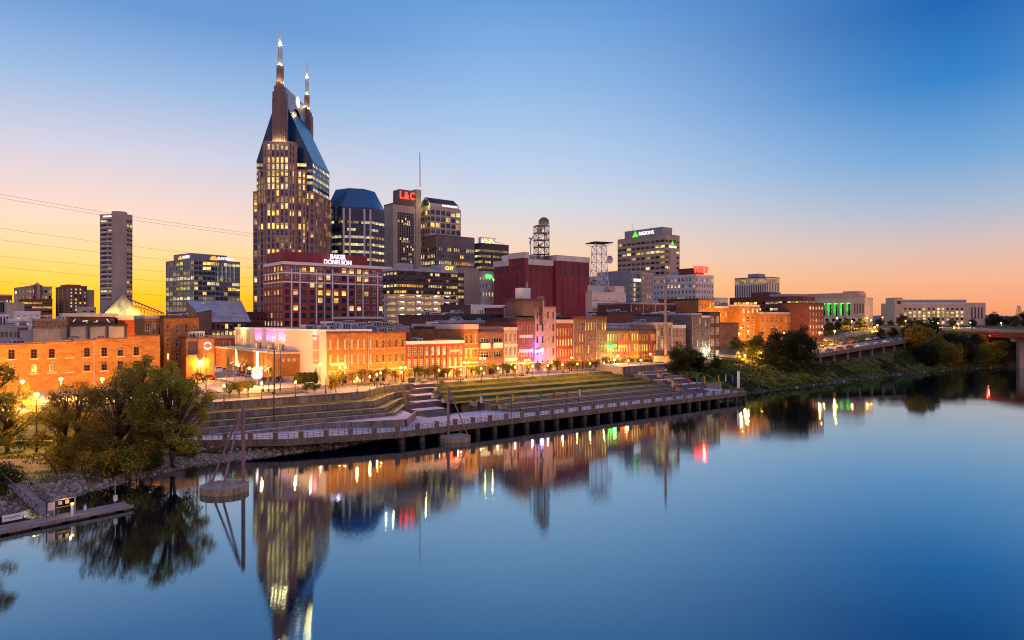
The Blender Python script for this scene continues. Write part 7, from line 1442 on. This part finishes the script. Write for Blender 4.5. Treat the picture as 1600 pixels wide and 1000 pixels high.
for y in (-.95, .95):
    q = MB(); n_ = 9
    q.bar((0, y, .02), (gl_, y, .02), .1, .14, 'metal_dark'); q.bar((0, y, 1.1), (gl_, y, 1.1), .09, .09, 'metal_rust')
    for k in range(n_): x0, x1 = gl_ * k / n_, gl_ * (k + 1) / n_; q.bar((x0, y, 0), ((x0 + x1) / 2, y, 1.1), .06, .06, 'metal_dark'); q.bar(((x0 + x1) / 2, y, 1.1), (x1, y, 0), .06, .06, 'metal_dark')
    gm(q, 'truss_side')
p = at(8, 735, 2.9); plight(None, Vector((p.x - 1, p.y + 4, 6)), 130, (1, .88, .25), .3, 'walkway_light')
# ------------------------------------------------------------------ cabins, planters, benches, person
def cabin(px, t_, w, d, h, rf, lb, z=8.9):
    s = px_s(px, t_); b = empty('log_cabin', W(s, t_, z), ANG, lb, 'cabin'); q = MB()
    for k in range(int(h / .35)): q.box(0, 0, k * .35, w, d, k * .35 + .33, 'timber')
    q.obj('log_wall', b); q = MB()
    for x0, x1 in ((-.4, w * .5), (w + .4, w * .5)): q.face([(x0, -.5, h - .15), (x1, -.5, h + rf), (x1, d + .5, h + rf), (x0, d + .5, h - .15)] if x0 < x1 else [(x1, -.5, h + rf), (x0, -.5, h - .15), (x0, d + .5, h - .15), (x1, d + .5, h + rf)], 'tar_roof')
    q.face([(0, 0, h), (w, 0, h), (w * .5, 0, h + rf - .2)], 'timber'); q.face([(w, d, h), (0, d, h), (w * .5, d, h + rf - .2)], 'timber'); q.obj('roof', b); q = MB(); q.box(w * .4, -.06, .1, w * .6, -.003, 1.7, 'panel_dark'); q.obj('door', b)
cabin(1042, 41, 4.5, 6, 2.2, 1.8, 'log cabin with gabled roof beside the tall wooden mast'); cabin(1053, 40, 4.5, 5, 2.2, 1.5, 'second log cabin with dark roof just right of the mast'); cabin(1148, 41, 4.2, 7, 2.0, 1.9, 'lit wooden cabin with blue grey roof at the bank edge', 8.4)
p0 = W(px_s(1158, 36), 36, 10); plight(None, p0 + Vector((1.5, -1, 2.5)), 260, SOD, .3, 'cabin_light')
pm_ = MB(); pm_.box(-.7, -.7, 0, .7, .7, .85, 'concrete'); pm_.box(-.78, -.78, .85, .78, .78, .95, 'concrete'); pm_me = pm_.mesh('pot')
fl = tree_mesh(71, 1.5, 2.1, 9, 420, .2, 'leaf_cover', .0, 2); fl2 = tree_mesh(72, 1.2, 1.9, 8, 420, .2, 'flower', .0, 2)
for i, (px, py, z, lb) in enumerate(((688, 601, 6.95, 'yellow flower planter at the top of the broad stair'), (684, 611, 6.0, 'yellow flower planter second down the broad stair'), (680, 622, 5.2, 'yellow flower planter third down the broad stair'), (696, 629, 4.4, 'yellow flower planter behind the mooring post'), (740, 634, 3.6, 'rusty shrub planter on the middle seating steps'), (785, 639, 3.2, 'rusty shrub planter on the lowest seating steps'), (971, 582, 7.1, 'flower planter at the top corner of the lawns by the far stair'), (1002, 585, 6.4, 'flower planter second down the far stair'), (1031, 589.5, 6.1, 'flower planter third down the far stair'), (1048, 596, 5.2, 'flower planter fourth down the far stair'), (1054, 602, 4.5, 'flower planter fifth down the far stair'), (1061, 611, 3.4, 'flower planter at the foot of the far stair'))):
    e = empty('flower_planter', at(px, py, z), ANG, lb, 'planter', 'flower planters beside the stairs'); inst(pm_me, 'pot', e); f_ = fl if i < 4 else fl2; inst(f_[1], 'flowers', e, (0, 0, .75), i)
bm_ = MB(); bm_.box(-.9, -.25, .42, .9, .25, .5, 'timber'); bm_.box(-.9, .22, .5, .9, .28, .95, 'timber'); bseat = bm_.mesh('seat'); bm_ = MB(); bm_.box(-.05, -.22, 0, .05, .25, .42, 'metal_dark'); bleg = bm_.mesh('leg')
for px, t_, lb in ((604, 45, 'bench on the plaza behind the person'), (664, 44.5, 'bench at the lawn edge before the low red hall'), (720, 44.2, 'bench at the lawn edge before the ornate house'), (775, 44.2, 'bench at the lawn edge before the loft building'), (815, 44.2, 'bench before the red warehouse'), (885, 44.2, 'bench before the glowing red house')):
    e = empty('bench', W(px_s(px, 42.2), 42.2, 7.22), ANG, lb, 'bench', 'benches along the plaza'); inst(bseat, 'seat', e); inst(bleg, 'leg', e, (-.7, 0, 0)); inst(bleg, 'leg', e, (.7, 0, 0))
rl = empty('pavement_railing', W(0, 43.2, 7.2), ANG, 'low dark railing along the riverside road kerb', 'railing')
for k in range(26): q = MB(); [q.bar((k * 3.6, 0, z), (k * 3.6 + 3.5, 0, z), .05, .05, 'metal_dark') for z in (.5, 1.0)]; q.bar((k * 3.6, 0, 0), (k * 3.6, 0, 1.05), .08, .08, 'metal_dark'); q.obj('rail_panel', rl)
mb_ = [(683, 592, 'black litter bin on the pavement before the low red hall'), (815, 587.5, 'black litter bin beside the blue glow'), (880, 583, 'black litter bin before the glowing red house'), (928, 580, 'black litter bin before the brown warehouses'), (643, 598, 'dark utility cabinet at the top of the broad stair')]
for px, py, lb in mb_:
    e = empty('litter_bin', at(px, py, 7.25), ANG, lb, 'bin', 'dark bins along the pavement'); q = MB(); w_ = .32 if px != 643 else .8; q.tube([(0, 0, 0), (0, 0, .95)], [w_ * .9, w_], 'metal_dark', 10) if px != 643 else q.box(-.8, -.4, 0, .8, .4, 1.3, 'metal_dark'); q.obj('body', e); q = MB(); q.tube([(0, 0, .95), (0, 0, 1.12)], [w_ * 1.05, w_ * .5], 'metal_grey', 10) if px != 643 else q.box(-.84, -.44, 1.3, .84, .44, 1.38, 'metal_grey'); q.obj('lid', e)
# a person in dark clothes standing on the plaza
def person(loc, rz, label):
    V_ = [(0, 0, .95), (0, 0, 1.18), (0, 0, 1.40), (0, 0, 1.50), (0, 0, 1.62), (0, .02, 1.74), (-.19, 0, 1.40), (-.26, .03, 1.14), (-.22, -.06, .90), (.19, 0, 1.40), (.27, .02, 1.14), (.25, -.05, .90), (-.10, 0, .90), (-.11, -.02, .50), (-.12, .03, .09), (-.12, -.13, .04), (.10, 0, .90), (.13, .02, .50), (.15, .08, .09), (.16, -.08, .04)]
    Ed = [(0, 1), (1, 2), (2, 3), (3, 4), (4, 5), (2, 6), (6, 7), (7, 8), (2, 9), (9, 10), (10, 11), (0, 12), (12, 13), (13, 14), (14, 15), (0, 16), (16, 17), (17, 18), (18, 19)]
    Rd = [.15, .14, .16, .06, .10, .075, .07, .05, .035, .07, .05, .035, .095, .065, .045, .04, .095, .065, .045, .04]
    me = bpy.data.meshes.new('person'); me.from_pydata([Vector(v_) * .98 for v_ in V_], Ed, []); o = bpy.data.objects.new('person', me); COL.objects.link(o); o.modifiers.new('skin', 'SKIN'); me.materials.append(MATS['cloth_dark'])
    for v_, r_ in zip(me.skin_vertices[0].data, Rd): v_.radius = (r_, r_ * .8)
    me.skin_vertices[0].data[0].use_root = True; o.modifiers.new('sub', 'SUBSURF').levels = 1; o.modifiers['sub'].render_levels = 2; o.location = loc; o.rotation_euler = (0, 0, rz); tag(o, label, 'person')
    q = MB(); q.ball((0, .0, 1.60), .098, 'skin', 10, 1.2); q.box(-.015, -.12, 1.575, .015, -.09, 1.615, 'skin'); q.obj('face', o, True); q = MB(); q.ball((0, .022, 1.645), .105, 'bark', 10, 1.0); q.obj('hair', o, True)
    for sx in (-.235, .245):
        q = MB(); q.box(sx - .02, -.085, .80, sx + .02, -.02, .88, 'skin')
        for k in range(4): q.tube([(sx, -.08 + .018 * k, .80), (sx, -.085 + .016 * k, .735 - .01 * (k in (1, 2)))], .008, 'skin', 5)
        q.tube([(sx, -.085, .85), (sx, -.115, .80)], .009, 'skin', 5); q.obj('hand', o)
person(at(585, 604, 7.25), 2.2, 'lone person in dark clothes standing on the plaza near the terrace wall')
# ------------------------------------------------------------------ cars
def car_parts(paint, van=False):
    e = empty('parked_car', (0, 0, 0)); q = MB(); h = 1.45 if not van else 2.0; pr_ = [(-2.15, .35), (-2.2, .75), (-1.9, .9), (-1.35, .95), (-.75, h), (.85, h), (1.5, .98), (2.1, .88), (2.15, .35)] if not van else [(-2.3, .35), (-2.35, 1.0), (-1.7, 1.1), (-1.2, h), (2.2, h), (2.3, 1.1), (2.3, .35)]
    for (x0, z0), (x1, z1) in zip(pr_, pr_[1:]):
        y0 = .86 if z0 < 1.2 else .68; y1 = .86 if z1 < 1.2 else .68; q.face([(x0, y0, z0), (x0, -y0, z0), (x1, -y1, z1), (x1, y1, z1)], paint)
    for sg_ in (1, -1): P_ = [(x, sg_ * (.86 if z < 1.2 else .68), z) for x, z in pr_]; q.face(P_ if sg_ > 0 else P_[::-1], paint)
    q.face([(-2.15, -.86, .35), (-2.15, .86, .35), (2.15, .86, .35), (2.15, -.86, .35)], paint); q.obj('body', e); q = MB()
    k = 3 if not van else 2; a, b = pr_[k], pr_[k + 1]
    for sg_ in (1, -1): f_ = [(a[0] + .25, sg_ * .87, a[1] + .06), (b[0] + .1, sg_ * .72, h - .08), (b[0] + 1.5, sg_ * .72, h - .08), (b[0] + 2.05, sg_ * .87, a[1] + .06)]; q.face(f_, 'glass_dark')
    q.face([(a[0] + .1, -.78, a[1] + .08), (a[0] + .1, .78, a[1] + .08), (b[0] - .05, .62, h - .03), (b[0] - .05, -.62, h - .03)], 'glass_dark'); q.obj('windows', e)
    for x in (-1.35, 1.35):
        for y in (-.8, .8): q = MB(); q.tube([(x, y - .1, .32), (x, y + .1, .32)], .32, 'rubber', 10); q.obj('wheel', e)
    for y in (-.6, .6): q = MB(); q.box(-2.24, y - .18, .62, -2.19, y + .18, .74, 'lamp_globe' if False else 'trim_white'); q.obj('headlight', e)
    return e
CARS = {m_: car_parts(m_) for m_ in ('paint_red', 'paint_white', 'paint_blue', 'paint_black', 'paint_silver')}; CARS['van'] = car_parts('paint_white', True); first = set()
def car(kind, loc, rz, label, group):
    o = CARS[kind] if kind not in first else copy_tree(CARS[kind]); first.add(kind); o.location = loc; o.rotation_euler = (0, 0, rz); tag(o, label, 'car', group)
CG = 'cars in the car park by the hall'
for px, py, k, rz, lb in ((325, 594, 'paint_red', ANG, 'red car at the near side of the car park'), (312, 591, 'paint_red', ANG, 'red car behind the near red one'), (342, 583, 'van', ANG + 1.4, 'white van before the dark street tree'), (352, 582, 'paint_silver', ANG + 1.5, 'silver car next to the white van'), (368, 586, 'paint_white', ANG + 1.5, 'white car under the white flag'), (377, 588, 'paint_red', ANG + 1.5, 'red car beside the white one under the flags'), (388, 590, 'paint_blue', ANG + 1.5, 'blue car near the guitar sign'), (396, 589, 'paint_white', ANG + 1.5, 'white car left of the guitar sign post'), (436, 597, 'paint_black', ANG + 1.2, 'black car turning in the street before the hall'), (432, 593, 'paint_blue', ANG + 1.3, 'dark blue car following the black one'), (360, 580, 'paint_silver', ANG + 1.5, 'silver car in the back row of the car park'), (483, 607, 'paint_white', ANG, 'white car driving on the riverside road before the hedge')):
    car(k, at(px, py, 7.3), rz, lb, CG)
# parking deck over the bank, with its cars
def deckz(s): return lerp(s, [(205, 9.6), (315, 14.9)])
pd = empty('parking_deck', O, ANG, 'concrete parking deck on stilts above the vine covered bank', 'parking deck'); q = MB(); st_ = [205 + 5.5 * k for k in range(21)]
for a, b in zip(st_, st_[1:]):
    za, zb_ = deckz(a), deckz(b); q.face([(a, 24.5, za), (b, 24.5, zb_), (b, 44, zb_), (a, 44, za)], 'asphalt'); q.face([(a, 24.3, za - 1), (b, 24.3, zb_ - 1), (b, 24.3, zb_ + .5), (a, 24.3, za + .5)], 'concrete_brown'); q.face([(a, 24.3, za + .7), (b, 24.3, zb_ + .7), (b, 24.6, zb_ + .7), (a, 24.6, za + .7)], 'concrete_pale'); q.face([(b, 24.6, zb_), (a, 24.6, za), (a, 24.6, za + .7), (b, 24.6, zb_ + .7)], 'concrete'); q.face([(a, 24.3, za - 1), (a, 44, za - 1), (b, 44, zb_ - 1), (b, 24.3, zb_ - 1)], 'concrete')
q.face([(205, 44, deckz(205) - 1), (205, 24.3, deckz(205) - 1), (205, 24.3, deckz(205) + .7), (205, 44, deckz(205))], 'concrete'); q.obj('deck', pd)
for k in range(9): s = 208 + 12 * k; q = MB(); q.box(s - .4, 25.5, gz(s, 26) - 2, s + .4, 26.3, deckz(s) - .99, 'concrete'); q.obj('pillar', pd)
ks = ['paint_white', 'paint_silver', 'paint_black', 'paint_blue', 'paint_silver', 'paint_white', 'paint_red']; cw_ = {'paint_white': 'white', 'paint_silver': 'silver', 'paint_black': 'black', 'paint_blue': 'blue', 'paint_red': 'red'}
ord_ = ['first', 'second', 'third', 'fourth', 'fifth', 'sixth', 'seventh', 'eighth', 'ninth', 'tenth', 'eleventh']
for r_, t_ in ((0, 28), (1, 41)):
    for k in range(11): s = 211 + 9.3 * k + 2 * r_; kk = ks[(k * 3 + r_ * 2) % 7]; car(kk, W(s, t_, deckz(s) + .02), ANG + .05, f'{cw_[kk]} car parked {ord_[k]} along the {"outer" if r_ == 0 else "inner"} row of the parking deck', 'cars on the parking deck')
# ------------------------------------------------------------------ bridge over the river at the far right
br = empty('road_bridge', (0, 0, 0), 0, 'road bridge with a dark red girder on pale concrete piers', 'bridge'); q = MB(); g_ = MB(); A = atY(1400, 470, 0); B = atY(1596, 346, 0); dd = (B - A).normalized(); nn_ = Vector((-dd.y, dd.x, 0)); Cc = B + dd * 420
pt = lambda k, off, z: A + (Cc - A) * k + nn_ * off + Vector((0, 0, z))
zdk = lambda k: 18.3 + .4 * k
for k in range(16):
    a, b = k / 16, (k + 1) / 16
    for o0, o1, z0, z1, mm, tg in ((-6, 6, -.7, 0, 'concrete_pale', q), (-6.3, -5.9, -.6, .5, 'concrete', q), (5.9, 6.3, -.6, .5, 'concrete', q), (-5.2, -4.6, -3.4, -.71, 'girder_red', g_), (4.6, 5.2, -3.4, -.71, 'girder_red', g_), (-.3, .3, -3.4, -.71, 'girder_red', g_)):
        P_ = [pt(a, o0, zdk(a) + z0), pt(b, o0, zdk(b) + z0), pt(b, o1, zdk(b) + z0), pt(a, o1, zdk(a) + z0), pt(a, o0, zdk(a) + z1), pt(b, o0, zdk(b) + z1), pt(b, o1, zdk(b) + z1), pt(a, o1, zdk(a) + z1)]
        for f_ in ((0, 3, 2, 1), (4, 5, 6, 7), (0, 1, 5, 4), (1, 2, 6, 5), (2, 3, 7, 6), (3, 0, 4, 7)): tg.face([P_[i_] for i_ in f_], mm)
q.obj('deck', br); g_.obj('girder', br)
for dist in (0, 95, 190): c = B + dd * dist; q = MB(); M_ = Matrix.Translation((c.x, c.y, 0)) @ Matrix.Rotation(math.atan2(nn_.y, nn_.x), 4, 'Z'); q.box(-1.7, -1.2, -3, 1.7, 1.2, 13.2, 'stone_tan', M_); q.box(-4.4, -1.6, 13.203, 4.4, 1.6, 15.0, 'stone_tan', M_); q.obj('pier', br)
q = MB(); c = B - dd * 14 - nn_ * 6.6 + Vector((0, 0, 15.8)); q.ball(c, .3, 'red_glow', 8); q.obj('warning_lamp', br); plight(br, c - nn_ * 1.2 + Vector((0, 0, -.2)), 60, (1, .03, .03), .3, 'red_light'); plight(br, B - nn_ * 12 - dd * 6 + Vector((0, 0, 13)), 120, (1, .06, .05), .3, 'red_light')
lattice('power_pylon', 'far electricity pylon beyond the bridge', 1592, 900, 20, zat(478, 900), 3.6, 1.2, 6, 'metal_rust', False)
# power lines across the sunset, behind the towers
for i, (y0, y1, lb) in enumerate(((300, 362, 'highest of the power lines crossing the sunset'), (306, 366, 'second highest power line, just under the top one'), (355, 400, 'power line crossing beside the slender tower roof'), (374, 412, 'power line below the slender tower roof'), (401, 426, 'power line in the yellow part of the sunset'), (418, 440, 'second line in the yellow part of the sunset'), (441, 462, 'lowest power line over the tan office'))):
    Y0 = 640 + 6 * i; A = atY(-60, Y0, zat(y0 - 8, Y0)); B = atY(470, Y0 + 60, zat(y1 + 12, Y0 + 60)); q = MB(); pts = [A.lerp(B, k / 24) - Vector((0, 0, 9 * 4 * (k / 24) * (1 - k / 24) * .35)) for k in range(25)]; q.tube(pts, .1, 'metal_dark', 4, False); tag(q.obj('power_line'), lb, 'power line', 'power lines across the sunset')
